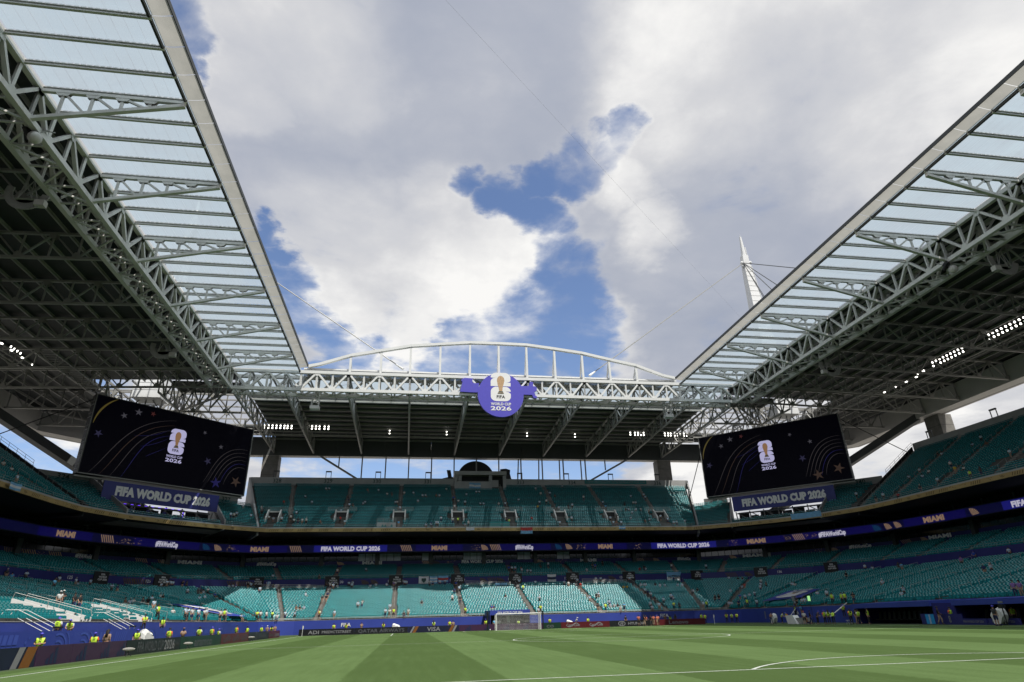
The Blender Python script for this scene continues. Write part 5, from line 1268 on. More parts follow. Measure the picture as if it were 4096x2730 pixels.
pts = [(C0[0] + RR_ * math.cos(t), C0[1] + RR_ * math.sin(t)) for t in [q * math.pi / 36 for q in range(72)]]
m = MB(); m.prism(pts, lambda x, y, d: (x, d, y), 121.9, 122.55); m.build('disc', 'blue_sign', sg_)
def spx(x, y):  # outline points read off the sign, in metres
    return (34.2 + (x - 1190) * .00972, 46.35 - (y - 784) * .00982)
LA = [(700, 520), (620, 530), (560, 525), (545, 480), (560, 415), (370, 410), (305, 445), (300, 485), (330, 500), (272, 735), (520, 745), (690, 745)]
RA = [(1660, 560), (1760, 560), (1840, 555), (1870, 450), (1945, 460), (1935, 560), (1990, 560), (2025, 600), (2015, 660), (1960, 690), (1985, 780), (2020, 800), (2015, 835), (1960, 845), (1925, 820), (1910, 765), (1720, 765), (1680, 770)]
for q in (LA, RA): m = MB(); m.prism([spx(*p) for p in q], lambda x, y, d: (x, d, y), 121.95, 122.5); m.build('sign_arm', 'blue_sign', sg_)
emblem(sg_, lambda x, y, off: (34.2 + (x - .5) * 4.42, 121.9 - off, 44.85 + y * 4.55), 'text_white', 'gold', 'text_dark', 'text_white', 'number_green')

def video_board(sg, w_):
    A_ = V3((sx(sg, 79.3), 120.75, 0)); B_ = V3((sx(sg, 55.6), 143.65, 0))
    if sg > 0: A_, B_ = B_, A_
    d = (B_ - A_).normalized(); n = V3((d.y, -d.x, 0)); W_ = (B_ - A_).length; z0, z1 = 28.55, 43.5; H = z1 - z0
    t = thing('video_board', 'huge dark video board with glowing 26 emblem in the %s corner' % w_, 'screen')
    def P(x, y, off=0.0): return A_ + d * x + n * off + V3((0, 0, z0 + y))
    m = MB(); m.hexa([P(-.3, -.3, -1.8), P(W_ + .3, -.3, -1.8), P(W_ + .3, -.3, 0), P(-.3, -.3, 0), P(-.3, H + .2, -1.8), P(W_ + .3, H + .2, -1.8), P(W_ + .3, H + .2, 0), P(-.3, H + .2, 0)]); m.build('casing', 'screen_frame', t)
    m = MB(); m.quad(P(0, 0, .03), P(W_, 0, .03), P(W_, H, .03), P(0, H, .03)); sc = m.build('display', 'screen_black', t)
    m = MB(); m.bar(P(-.25, -.2, .1), P(W_ + .25, -.2, .1), .12, .12); m.bar(P(-.25, -.2, .1), P(-.25, H + .1, .1), .1, .1); m.bar(P(W_ + .25, -.2, .1), P(W_ + .25, H + .1, .1), .1, .1); m.bar(P(-.3, -.6, -.9), P(W_ + .3, -.6, -.9), .5, .3); m.build('frame_edge', 'steel_grey', t)
    for e_ in (-.32, W_ + .32):
        m = MB()
        for i in range(6): m.bar(P(e_, .6 + i * 2.5, -.1), P(e_, .6 + i * 2.5, -1.8), .08, .1); m.bar(P(e_, 1.4 + i * 2.5, -.1), P(e_, 1.4 + i * 2.5, -1.8), .05, .05); m.bar(P(e_, .6 + i * 2.5, -.8), P(e_, 1.9 + i * 2.5, -.8), .05, .05)
        m.build('service_ladder', 'steel_grey', t)
    def star(x, y, r_, mt, rot=.2):
        m = MB(); pts = [(x + (r_ if i % 2 == 0 else r_ * .36) * math.sin(rot + i * math.pi / 5), y + (r_ if i % 2 == 0 else r_ * .36) * math.cos(rot + i * math.pi / 5)) for i in range(10)]
        m.poly([P(a, b, .06) for a, b in pts][::-1]); m.build('screen_star', mt, sc)
    def curve(pts, wd, mt, n_=22):
        m = MB()
        def bz(t): k_ = len(pts) - 1; x = y = 0
        def B(t):
            q = list(pts)
            while len(q) > 1: q = [(lerp(a[0], b[0], t), lerp(a[1], b[1], t)) for a, b in zip(q[:-1], q[1:])]
            return q[0]
        for i in range(n_):
            a = B(i / n_); b = B((i + 1) / n_); dx, dy = b[0] - a[0], b[1] - a[1]; l_ = math.hypot(dx, dy) or 1; w0 = wd * (.3 + math.sin(math.pi * (i + .01) / n_)); w1 = wd * (.3 + math.sin(math.pi * (i + 1) / n_)); nx, ny = -dy / l_, dx / l_
            m.quad(P(a[0], a[1], .05), P(b[0], b[1], .05), P(b[0] + nx * w1, b[1] + ny * w1, .05), P(a[0] + nx * w0, a[1] + ny * w0, .05))
        m.build('screen_streak', mt, sc)
    for i in range(4): curve([(1.5 + i * 1.9, 0.0), (5 + i * 1.5, 4.5), (6 + i * 1.2, 11.5 - i * .9), (15.5, 13.2 - i * 1.1)], .10, ['screen_streak', 'screen_bronze', 'screen_streak', 'screen_bluestreak'][i])
    for i in range(6): curve([(W_ - 9.5 + i * .9, 1.5), (W_ - 8 + i * .7, 4.0), (W_ - 7 + i * .8, 10.5 - i * .8), (W_ - .4, 9.9 - i * .85)], .09, ['screen_streak', 'screen_streak', 'screen_streak', 'screen_streak', 'screen_bluestreak', 'screen_streak'][i])
    for i in range(3): curve([(8 + i * 1.5, 8.5 - i * 1.9), (11, 8.8 - i * 1.9), (13, 9.8 - i * 1.9), (14.5, 11 - i * 1.9)], .06, 'screen_bluestreak')
    curve([(.3, 9.4), (.6, 11.5), (1.8, 13.7), (3.6, 14.9)], .28, 'screen_yellow')
    for x, y, r_, c in ((1.6, 7.6, .85, 'screen_violet'), (5.3, 12.0, .7, 'screen_grey'), (7.8, 13.3, .8, 'screen_grey'), (10.6, 13.6, .6, 'screen_red'), (W_ - 9.3, 6.0, .9, 'screen_violet'), (W_ - 6.9, 9.6, .6, 'screen_grey'), (W_ - 11, 12.0, .5, 'screen_grey'), (W_ - 2.2, 2.6, 1.3, 'screen_bronze'), (W_ - 6.7, 1.7, 1.3, 'screen_bronze' if sg > 0 else 'screen_bluestreak')): star(x, y, r_, c, .2 + x * .13)
    ex = W_ * .50 if sg < 0 else W_ * .48; s_ = 3.3
    emblem(sc, lambda x, y, off: P(ex + (x - .5) * s_, 6.2 + y * s_ * 1.12, .03 + off), 'screen_white', 'screen_gold', 'black', 'screen_white', 'screen_green')
    # banner hung below
    bt = thing('hanging_banner', 'navy banner with large white lettering hung below the %s video board' % w_, 'banner')
    if sg < 0: xa, xb = 4.6, 27.5
    else: xa, xb = 5.8, 28.8
    m = MB(); m.hexa([P(xa, -4.4, .1), P(xb, -4.4, .1), P(xb, -4.4, .25), P(xa, -4.4, .25), P(xa, -.95, .1), P(xb, -.95, .1), P(xb, -.95, .25), P(xa, -.95, .25)][::1]); m.build('cloth', 'blue_navy', bt)
    letters('FIFA WORLD CUP 2026', P((xa + xb) / 2 + .2, -2.6, .25), d, (0, 0, 1), 1.55, 'text_white', bt, width=18.8, off=.05, bold=.07)
    # steelwork hanging between board and deck
    m = MB()
    for i in range(8):
        x = xa + i * (xb - xa) / 7; m.bar(P(x, -4.3, -1.5), P(x, -8.0, -2.5), .22, .22, up=tuple(n)); 
        if i < 7: m.bar(P(x, -4.5, -3), P(x + 3, -6.5, -3), .2, .2)
    for z in (-4.6, -6.2): m.bar(P(xa, z, -2.5), P(xb, z, -2.5), .3, .3)
    m.build('support_frame', 'steel_grey', t)
    for i in range(9):
        x0 = xa + .2 + i * (xb - xa) / 9; m = MB(); hh = (3.5, 2.6, 3.2, 3.6, 2.9, 3.5, 2.5, 3.3, 3.6)[i]; x1 = x0 + (xb - xa) / 9 - (.15, .5, .2, .1, .45, .2, .6, .15, .1)[i]
        m.hexa([P(x0, -8.4, -3.4), P(x1, -8.4, -3.4), P(x1, -8.4, -3.2), P(x0, -8.4, -3.2), P(x0, -8.4 + hh + .6, -3.4), P(x1, -8.4 + hh + .6, -3.4), P(x1, -8.4 + hh + .6, -3.2), P(x0, -8.4 + hh + .6, -3.2)]); m.build('backdrop_panel', 'suite_wall', t)
    for zz_ in (-.5,):
        for e_ in (1.5, W_ - 1.5):
            m = MB(); m.bar(P(e_, H + .2, -1), P(e_, H + 2.6, -1.2), .35, .35, up=tuple(n)); m.build('hanger', 'steel_grey', t)
    return P, W_, d, n
PL, WL, dL, nL = video_board(-1, 'left'); PR, WR, dR, nR = video_board(1, 'right')
# guy wires of the boards
for q, e_, lab in ((PL(0, 14.5, -1), (-64.5, 119.3, 32.5), 'dark wire from the top of the left video board down to the left stand'), (PR(WR, 14.2, -1), (131.0, 120.0, 33.2), 'dark wire from the top of the right video board down to the right stand'),
                (PR(0, 12.5, -1), (88.2, 151, 30), 'dark wire at the inner edge of the right video board')):
    m = MB(); m.tube(q, e_, .10, 5); o = m.build('guy_wire', 'black'); tag(o, lab, 'cable', 'video board wires')
# stage lights and blue panels under the left board
st = thing('stage', 'small show stage with violet lamps under the left video board', 'stage')
m = MB()
for x in (8.3, 20.5): m.bar(PL(x, -8.2, .2), PL(x, -4.8, .2), .18, .18, up=tuple(nL))
m.bar(PL(8.3, -4.9, .2), PL(20.5, -4.9, .2), .16, .16); m.build('light_frame', 'steel_dark', st)
m = MB()
for x in (8.4, 20.4):
    for i in range(5): m.bar(PL(x, -8.0 + i * .6, .32), PL(x, -7.65 + i * .6, .32), .06, .1, up=tuple(nL))
for i in range(9): m.bar(PL(8.8 + i * 1.3, -4.85, .3), PL(9.3 + i * 1.3, -4.85, .3), .05, .05)
m.build('light_strip', 'stage_violet', st)
for i, x in enumerate((1.2, 3.0, 4.3, 6.2, 7.6, 9.0, 11.0, 12.8, 14.4, 18.2, 19.8, 21.6, 23.0, 24.5)):
    m = MB(); m.box(-.22, -.15, -.12, .22, .15, .12); o = m.build('stage_lamp', 'stage_violet'); o.location = PL(x, -7.6 + .25 * math.sin(i * 2.1), .6); o.rotation_euler = (0, 0, math.atan2(dL.y, dL.x)); tag(o, '%s glowing violet stage lamp from the left under the left video board' % ordinal(i + 1), 'lamp', 'violet stage lamps')
m = MB()
for i in range(6): x = 10.3 + i * 1.6; m.hexa([PL(x, -8.3, -.6), PL(x + .6, -8.3, -.6), PL(x + .6, -8.3, -.4), PL(x, -8.3, -.4), PL(x, -5.4 - (i % 2) * .5, -.6), PL(x + .6, -5.4 - (i % 2) * .5, -.6), PL(x + .6, -5.4 - (i % 2) * .5, -.4), PL(x, -5.4 - (i % 2) * .5, -.4)])
m.build('stage_panel', 'blue_ledge', st)

# ---------------------------------------------------------------- goal, flags, ball
gl = thing('football_goal', 'white goal with white net in front of the far stand', 'goal')
for x in (30.34, 37.66): m = MB(); m.tube((x, 105, 0), (x, 105, 2.44), .065, 12); m.build('post', 'white_paint', gl)
m = MB(); m.tube((30.28, 105, 2.44), (37.72, 105, 2.44), .065, 12); m.build('crossbar', 'white_paint', gl)
m = MB()
def netq(a, b): m.tube(a, b, .011, 3)
for i in range(38): x = 30.34 + 7.32 * i / 37; netq((x, 105.05, 2.42), (x, 107.0, 2.36)); netq((x, 107.0, 2.36), (x, 107.1, .02))
for j in range(13): z = 2.36 * j / 12; netq((30.34, 107.1 - .1 * z / 2.4, z), (37.66, 107.1 - .1 * z / 2.4, z))
for j in range(11):
    y = 105.05 + 1.95 * j / 10; netq((30.34, y, 2.41), (37.66, y, 2.41))
    for x in (30.34, 37.66): netq((x, y, 0), (x, y, 2.41))
for j in range(13):
    for x in (30.34, 37.66): netq((x, 105.05, 2.41 * j / 12), (x, 107.05, 2.41 * j / 12))
net = m.build('net', 'white_paint', gl); net['kind'] = 'stuff'
for x, y, w_ in ((29.2, 107.6, 'left'), (38.6, 107.6, 'right')):
    m = MB(); m.tube((x, y, 0), (x, y, 2.85), .11, 10); m.tube((x, y, 0), (x, y, .05), .3, 10); o = m.build('net_support_pole', 'black'); tag(o, 'thick black upright pole just %s of the goal' % w_, 'pole', 'black net poles')
m = MB(); m.sphere((29.7, 108.2, .11), .11, 14, 10); o = m.build('football', 'white_paint', smooth=True); tag(o, 'white football lying by the black pole left of the goal', 'ball')
for x, y, lab in ((0.05, 104.95, 'white corner pole with beige flag at the left corner of the pitch'), (67.95, 104.95, 'corner pole with beige flag at the right far corner of the pitch')):
    t = thing('corner_flag', lab, 'flag', 'corner flags', (x, y, 0)); m = MB(); m.tube((0, 0, 0), (0, 0, 1.5), .03, 8); m.build('pole', 'white_paint', t)
    m = MB(); m.poly([(0, 0, 1.5), (.16, .02, 1.44), (.13, .03, 1.1), (.02, 0, .95)]); m.poly([(0, .01, 1.5), (-.07, .02, 1.35), (-.05, .02, 1.0), (.02, 0, .95)]); m.build('cloth', 'fascia', t)
# fluffy pitch microphones
for x, y, lab in ((-2.45, 45.6, 'grey furry microphone on a low stand before the black board at the left'), (-2.5, 58.3, 'grey furry microphone before the dark green board'), (-2.35, 81.5, 'grey furry microphone before the black board near the corner')):
    t = thing('pitch_microphone', lab, 'microphone', 'furry microphones along the left touchline', (x, y, 0), .4)
    m = MB(); n = 10
    for i in range(n): a = i / n; m.tube((-.36 + .72 * a, 0, .42), (-.36 + .72 * (a + 1 / n), 0, .42), .12 * math.sqrt(max(.12, 1 - (2 * a - 1) ** 2)), 10, .12 * math.sqrt(max(.12, 1 - (2 * (a + 1 / n) - 1) ** 2)))
    m.build('windshield', 'fur', t)
    m = MB(); m.tube((0, 0, .12), (0, 0, .34), .03, 6)
    for a in (0, 2.1, 4.2): m.tube((0, 0, .2), (.22 * math.cos(a), .22 * math.sin(a), .0), .018, 5)
    m.build('tripod', 'black', t)

# ---------------------------------------------------------------- advertising boards
def board(name, label, a, b, col, items, h=.95, z=0, parts=()):
    """items: (text or shape, position 0..1, width m, height m, material)"""
    a = V3((a[0], a[1], z)); b = V3((b[0], b[1], z)); d = (b - a).normalized(); n = V3((d.y, -d.x, 0)); ln = (b - a).length
    t = thing(name, label, 'advertising board', 'low advertising boards round the pitch')
    c = max(1, round(ln / 4.5))
    for i in range(c):
        p, q = a + d * (ln * i / c + .01), a + d * (ln * (i + 1) / c - .01); m = MB(); k_ = n * -.25; u_ = n * -.06
        m.hexa([p, q, q + k_, p + k_, p + u_ + V3((0, 0, h)), q + u_ + V3((0, 0, h)), q + k_ * .6 + V3((0, 0, h)), p + k_ * .6 + V3((0, 0, h))]); m.build('panel', col, t)
    up = V3((n.x * -.06, n.y * -.06, h)).normalized()
    def P(x, y, off=.012): return a + d * x + up * y + n * off
    for it in items:
        if it[0] == 'stripe':
            _, x, w_, mt = it; m = MB(); m.poly([P(x, 0), P(x + w_, 0), P(x + w_ + .55, h), P(x + .55, h)]); m.build('stripe', mt, t)
        elif it[0] == 'bars':
            _, x, s_, mt = it; m = MB()
            for i in range(3): x0 = x + i * s_ * .42; m.poly([P(x0, .06), P(x0 + s_ * .30, .06), P(x0 + s_ * .30 + .0, .06 + h * (.34 + .27 * i)), P(x0 + s_ * .0, .06 + h * (.22 + .25 * i))])
            m.build('logo', mt, t)
        elif it[0] == 'ring':
            _, x, s_, mt = it; m = MB()
            for i in range(20):
                t0, t1 = 2 * math.pi * i / 20, 2 * math.pi * (i + 1) / 20; m.quad(P(x + s_ * math.cos(t0), h / 2 + s_ * .62 * math.sin(t0)), P(x + s_ * math.cos(t1), h / 2 + s_ * .62 * math.sin(t1)), P(x + s_ * .82 * math.cos(t1), h / 2 + s_ * .48 * math.sin(t1)), P(x + s_ * .82 * math.cos(t0), h / 2 + s_ * .48 * math.sin(t0)))
            m.poly([P(x - s_ * .45, h / 2 - s_ * .4), P(x - s_ * .25, h / 2 - s_ * .4), P(x - s_ * .05, h / 2 + s_ * .4), P(x - s_ * .25, h / 2 + s_ * .4)]); m.poly([P(x + s_ * .05, h / 2 - s_ * .4), P(x + s_ * .25, h / 2 - s_ * .4), P(x + s_ * .45, h / 2 + s_ * .4), P(x + s_ * .25, h / 2 + s_ * .4)]); m.poly([P(x - s_ * .3, h / 2 - .03), P(x + s_ * .3, h / 2 - .01), P(x + s_ * .3, h / 2 + .06), P(x - s_ * .3, h / 2 + .04)])
            m.build('logo', mt, t)
        elif it[0] == 'swirl':
            _, x, w_, mt = it; m = MB(); pr_ = None
            for i in range(15):
                q = i / 14; xx = x + w_ * q; yy = h * (.5 + .30 * math.sin(q * 6.3 + 3.3)); w2 = .04 + .03 * math.sin(q * 3.1)
                if pr_: m.quad(P(pr_[0], pr_[1] - w2), P(xx, yy - w2), P(xx, yy + w2), P(pr_[0], pr_[1] + w2))
                pr_ = (xx, yy)
            m.build('logo', mt, t)
        else:
            s_, x, w_, hh, mt = it; letters(s_, P(x, h * .5, .012), d, up, hh, mt, t, width=w_, bold=.02)
    return t
LX = -3.0
def lb(name, label, y0, y1, col, items): return board(name, label, (LX, y0), (LX, y1), col, items)
# left touchline (facing the pitch: right vector runs away from the camera)
lb('advertising_board', 'dark board with white and orange slanting stripes at the left edge', 24, 35.2, 'adboard_navy', [('stripe', 9.0, .55, 'adboard_text_hi'), ('stripe', 9.75, .95, 'adboard_orange')])
lb('advertising_board', 'long purple board with dark three-bar emblems by the left touchline', 35.25, 46.6, 'adboard_purple', [('bars', x, 1.0, 'adboard_bluelogo') for x in (1.0, 4.4, 7.6, 10.0)])
lb('advertising_board', 'black board with pale lettering ending in 2026 beside the left touchline', 46.65, 57.9, 'adboard_black', [('FIFA WORLD CUP', 4.6, 5.2, .66, 'adboard_text'), ('2026', 8.6, 2.4, .66, 'adboard_text_hi')])
lb('advertising_board', 'dark green board with pale lettering beside the left touchline', 57.95, 70.7, 'adboard_green', [('aramco', 6.6, 5.6, .72, 'adboard_text')])
lb('advertising_board', 'dark red board with three script logos beside the left touchline', 70.75, 83.0, 'adboard_red', [q for x in (2.2, 6.2, 10.2) for q in (('Coca-Cola', x, 2.8, .42, 'adboard_text'), ('swirl', x - 1.5, 3.0, 'adboard_text'))])
lb('advertising_board', 'black board with ringed H emblem near the left corner', 83.05, 95.3, 'adboard_black', [('ring', 4.2, .7, 'adboard_text'), ('HYUNDAI', 8.0, 4.6, .45, 'adboard_text')])
lb('advertising_board', 'dark red board with a rounded wordmark written twice next to the left corner', 95.35, 103.6, 'adboard_red', [('Lenovo', 2.0, 2.6, .42, 'adboard_text'), ('Lenovo', 6.0, 3.4, .55, 'adboard_text_hi')])
FYB = 109.0
def fb_(label, x0, x1, col, items): return board('advertising_board', label, (x0, FYB), (x1, FYB), col, items)
fb_('long black board with two pale wordmarks between corner flag and striped board', -1.1, 16.2, 'adboard_black', [('ADI', 2.3, 1.7, .5, 'adboard_text_hi'), ('PREDICTSTREET', 5.9, 4.6, .36, 'adboard_text_hi'), ('QATAR AIRWAYS', 13.0, 7.4, .5, 'adboard_text')])
fb_('navy board with white and orange slanting stripes at both ends left of goal', 16.2, 24.6, 'adboard_navy', [('stripe', .3, .3, 'adboard_text_hi'), ('stripe', .7, .5, 'adboard_orange'), ('VISA', 4.2, 2.2, .6, 'adboard_text_hi'), ('stripe', 6.6, .5, 'adboard_orange'), ('stripe', 7.2, .35, 'adboard_text_hi')])
fb_('purple board with dark three-bar emblems behind the goal', 24.6, 38.9, 'adboard_purple', [('bars', x, .8, 'adboard_bluelogo') for x in (1.0, 4.2, 7.5, 10.8)])
fb_('dark green board with pale letters just right of the goal', 38.9, 42.0, 'adboard_green', [('co', 1.2, 1.3, .6, 'adboard_text')])
fb_('red board with two script logos right of the goal', 42.0, 50.6, 'adboard_red', [q for x in (2.1, 6.2) for q in (('Coca-Cola', x, 2.3, .4, 'adboard_text_hi'), ('swirl', x - 1.2, 2.4, 'adboard_text_hi'))])
fb_('black board with ringed H emblem behind the group in striped shirts', 50.6, 58.6, 'adboard_black', [('ring', 2.2, .65, 'adboard_text_hi'), ('HYUNDAI', 4.9, 3.1, .42, 'adboard_text_hi')])
fb_('red board with one rounded wordmark at the right end of the far boards', 58.6, 68.2, 'adboard_red', [('Lenovo', 4.6, 3.6, .55, 'adboard_text_hi')])
# second blue wall along the left touchline walkway
m = MB(); P_ = [(-8.2, -12), (-8.2, 40), (-8.2, 72), (-8.2, 101)]
lw = thing('walkway_wall', 'lower blue wall printed with paler shapes beside the left touchline', 'wall')
for a, b in zip(P_[:-1], P_[1:]): m = MB(); band(m, [a, b], -.3, 1.68, .12); m.build('wall_panel', 'blue_print', lw)
print_shapes(P_, .1, 1.6, lw, 8, every=2.6)
m = MB(); m.box(-10.95, -12, .55, -8.3, 101, .85); m.build('walkway_floor', 'concrete', lw)
letters('FIFA', (-10.85, 104.4, 1.3), (0, 1, 0), (0, 0, 1), .62, 'text_white', lower, width=2.2, off=.05); letters('FIFA', (5.1, 121.86, 1.45), (1, 0, 0), (0, 0, 1), .6, 'text_white', lower, width=1.7, off=.05)
letters('FIFA', (65.8, 121.86, 1.55), (1, 0, 0), (0, 0, 1), .6, 'text_white', lower, width=1.7, off=.05); letters('FIFA', (78.85, 97.5, 1.45), (0, -1, 0), (0, 0, 1), .58, 'text_white', lower, width=1.6, off=.05)
def miniemblem(fn, mt, parent):
    for y0 in (0, .78):
        m = MB(); o_ = rr(0, y0, .5, y0 + .7, .16); i_ = rr(.16, y0 + .2, .34, y0 + .5, .07); n_ = len(o_)
        for k_ in range(n_): m.quad(fn(*o_[k_]), fn(*o_[(k_ + 1) % n_]), fn(*i_[(k_ + 1) % n_]), fn(*i_[k_]))
        m.build('emblem', mt, parent)
miniemblem(lambda x, y: (72.6 + x * .8, 121.84, .75 + y * .8), 'text_grey', lower); miniemblem(lambda x, y: (78.84, 107.5 - x * .8, .6 + y * .8), 'text_grey', lower)
# stairs rails down to the walkway
for y, lab in ((48.6, 'white stair rails at the left end of the blue wall'), (62.3, 'white stair rails farther along the left blue wall')):
    t = thing('stair_rail', lab, 'railing', 'white stair rails over the blue wall')
    for dx in (0, 1.1):
        m = MB(); m.path([(-12.2, y - .6 + dx, 2.6), (-12.0, y - .5 + dx, 3.1), (-11.4, y + dx, 3.1), (-9.3, y + 1.0 + dx, 1.9)], .026, 6); m.path([(-12.0, y - .5 + dx, 2.6), (-11.4, y + dx, 2.6), (-9.4, y + .9 + dx, 1.4)], .024, 6); m.tube((-9.3, y + 1 + dx, .9), (-9.3, y + 1 + dx, 1.9), .04, 6); m.build('handrail', 'white_paint', t)
    m = MB(); m.bar((-9.25, y + .9, 1.9), (-9.25, y + 2.2, 1.9), .12, .12); m.build('gate_bar', 'black', t)
# pale sloping vomitory walls in the left stand
for (y0, y1, lab) in ((55.2, 60.5, 'long white sloping gangway wall with rails among the left seats, nearer one'), (69.5, 74.5, 'long white sloping gangway wall among the left seats, farther one')):
    t = thing('gangway_wall', lab, 'wall', 'white gangway walls in the left stand'); dx = (y1 - y0) * .9
    for yy, sx_ in ((y0 + 1.5, 0), (y0 + 3.4, .4)):
        m = MB(); a = V3((-11.3, yy + 1.2, 2.35)); b = V3((-16.3, yy, 3.5)); m.hexa([a - V3((0, .1, .7)), b - V3((0, .1, .9)), b + V3((0, .1, -.9)), a + V3((0, .1, -.7)), a + V3((0, -.1, .35)), b + V3((0, -.1, .7)), b + V3((0, .1, .7)), a + V3((0, .1, .35))]); m.build('wall', 'white_paint', t)
        m = MB(); m.path([a + V3((0, 0, .5)), a + V3((-.1, 0, .9)), b + V3((.1, 0, 1.15)), b + V3((0, 0, .7))], .024, 6); m.tube(a.lerp(b, .5) + V3((0, 0, .5)), a.lerp(b, .5) + V3((0, 0, 1.2)), .03, 6); m.build('handrail', 'rail', t)
# covers over the seats in the corners
def cover(pts, label, em):
    a, b, c, d = [V3((p[0], p[1], p[2] + .82)) for p in pts]; t = thing('seat_cover', label, 'banner', 'blue cloths laid over corner seats'); m = MB(); n_ = 10
    def P(u_, v, off=0): return a.lerp(b, u_).lerp(d.lerp(c, u_), v) + V3((0, 0, .06 * math.sin(v * 9) * math.sin(u_ * 6) + off))
    for i in range(n_):
        for j in range(n_): m.quad(P(i / n_, j / n_), P((i + 1) / n_, j / n_), P((i + 1) / n_, (j + 1) / n_), P(i / n_, (j + 1) / n_))
    m.build('cloth', 'blue_print', t)
    if em == 'white':
        m = MB(); m.poly([P(.16, .10, .09), P(.42, .12, .09), P(.80, .80, .09), P(.5, .84, .09)]); m.poly([P(.55, .2, .09), P(.85, .25, .09), P(.92, .7, .09), P(.78, .62, .09)]); m.build('emblem', 'text_white', t)
    else:
        emblem(t, lambda x, y, off: P(.88 - .56 * y / 1.3 - .1, .82 - .6 * x, .09 + off), 'banner_white', 'gold', 'text_dark', 'banner_white', 'number_green')
cover([(-21.07, 107.95, 4.36), (-19.81, 115.37, 4.36), (-10.68, 115.42, 2.35), (-11.34, 106.33, 2.35)], 'blue and white cloth laid over seats in the left corner', 'white')
cover([(80.94, 111.5, 2.68), (88.6, 114.6, 4.46), (90.4, 106.9, 4.52), (82.4, 101.0, 3.02)], 'shaded blue cloth with white emblem laid over seats in the right corner', 'em')
# platform behind the goal
t = thing('camera_platform', 'blue fronted platform with small white lettering and dark recess behind the goal', 'platform')
m = MB(); m.box(30.3, 113.0, 2.35, 37.4, 121.6, 3.15); m.build('canopy', 'blue_print', t); m = MB(); m.box(30.3, 118, 0, 37.4, 121.6, 2.35); m.build('recess', 'black', t)
for x in (30.3, 37.3): m = MB(); m.box(x, 113, 0, x + .12, 118, 2.35); m.build('side_panel', 'blue_ledge', t)
letters('FIFA WORLD CUP 2026', (33.85, 112.98, 2.72), (1, 0, 0), (0, 0, 1), .34, 'text_white', t, width=4.4, off=.03)
for x, z, s_ in ((32.0, .9, 1), (33.8, 1.55, .8)):
    m = MB(); m.poly([(x - .35 * s_, 114.5, z + .5), (x - .1, 114.45, z + .62), (x + .1, 114.45, z + .62), (x + .4 * s_, 114.5, z + .45), (x + .3 * s_, 114.5, z + .1), (x + .24, 114.5, z + .2), (x + .25, 114.5, z - .45), (x - .22, 114.5, z - .4), (x - .22, 114.5, z + .15), (x - .33 * s_, 114.5, z + .1)]); o = m.build('hanging_shirt', 'banner_white'); tag(o, 'white shirt hanging in the dark recess behind the goal, %s one' % ('lower' if z < 1 else 'upper'), 'shirt', 'white shirts hanging behind the goal')
# dugouts at the right
def dugout(y0, y1, lab, n):
    t = thing('dugout', lab, 'dugout', 'team shelters along the right touchline'); X0, X1 = 72.5, 78.6
    m = MB(); m.hexa([(X0, y0, 1.8), (X1, y0, 2.15), (X1, y1, 2.15), (X0, y1, 1.8), (X0, y0, 2.35), (X1, y0, 2.5), (X1, y1, 2.5), (X0, y1, 2.3)]); m.build('canopy', 'blue_print', t)
    m = MB(); m.box(X1 - .2, y0, -.3, X1, y1, 2.2); m.build('rear_wall', 'black', t)
    for y in (y0, y1): m = MB(); m.box(X0 + .3, y - .08, -.3, X1, y + .08, 2.1); m.build('side_wall', 'blue_ledge', t)
    m = MB(); m.box(X0, y0, -.2, X1, y1, .05); m.build('floor', 'black', t)
    sb = MB(); sb.hexa([(-.25, -.3, .38), (.25, -.3, .38), (.25, .15, .36), (-.25, .15, .36), (-.25, -.3, .50), (.25, -.3, .50), (.25, .15, .46), (-.25, .15, .46)]); sb.hexa([(-.25, .12, .4), (.25, .12, .4), (.25, .22, .4), (-.25, .22, .4), (-.2, .32, 1.35), (.2, .32, 1.35), (.2, .38, 1.32), (-.2, .38, 1.32)]); sme_ = sb.mesh('team_seat', 'suite_wall' if False else 'steel_dark')
    for i in range(n): inst('seat', sme_, t, (75.2, lerp(y0 + 1, y1 - 1, i / (n - 1)), 0), (0, 0, -math.pi / 2))
dugout(61.5, 74.5, 'long blue roofed team shelter with dark seats at the right', 14); dugout(46.5, 58.5, 'second blue roofed team shelter nearer the right edge', 12)
m = MB(); m.box(72.0, 60.2, 0, 72.15, 62.6, 1.05); o = m.build('drinks_cabinet', 'blue_ledge'); tag(o, 'dark blue cabinet with bright blue lettered panel beside the team shelter', 'cabinet')
m = MB(); m.quad((71.97, 61.9, .05), (71.97, 60.7, .05), (71.97, 60.7, 1.0), (71.97, 61.9, 1.0)); m.build('panel', 'powder_blue', o); letters('POWERADE', (71.95, 61.3, .52), (0, 0, 1), (0, 1, 0), .24, 'text_white', o, width=.9, off=.01)
for y0, y1, lab in ((49.8, 53.2, 'low blue board with small white lettering right of the standing cameraman'), (53.4, 56.4, 'low blue board with small white lettering left of the standing cameraman')):
    m = MB(); m.box(71.2, y0, 0, 71.35, y1, .55); o = m.build('pitchside_board', 'blue_ledge'); tag(o, lab, 'advertising board', 'low blue boards by the team shelters'); letters('FIFA WORLD CUP 2026', (71.19, (y0 + y1) / 2, .3), (0, -1, 0), (0, 0, 1), .2, 'text_grey', o, width=2.4, off=.02)
m = MB(); m.box(71.6, 56.6, 0, 71.75, 59.8, 1.0); o = m.build('pitchside_board', 'blue_ledge'); tag(o, 'waist high blue panel with small white emblem beside the team shelter', 'panel'); miniemblem(lambda x, y: (71.57, 58.3 - x * .5, .2 + y * .42), 'text_grey', o)
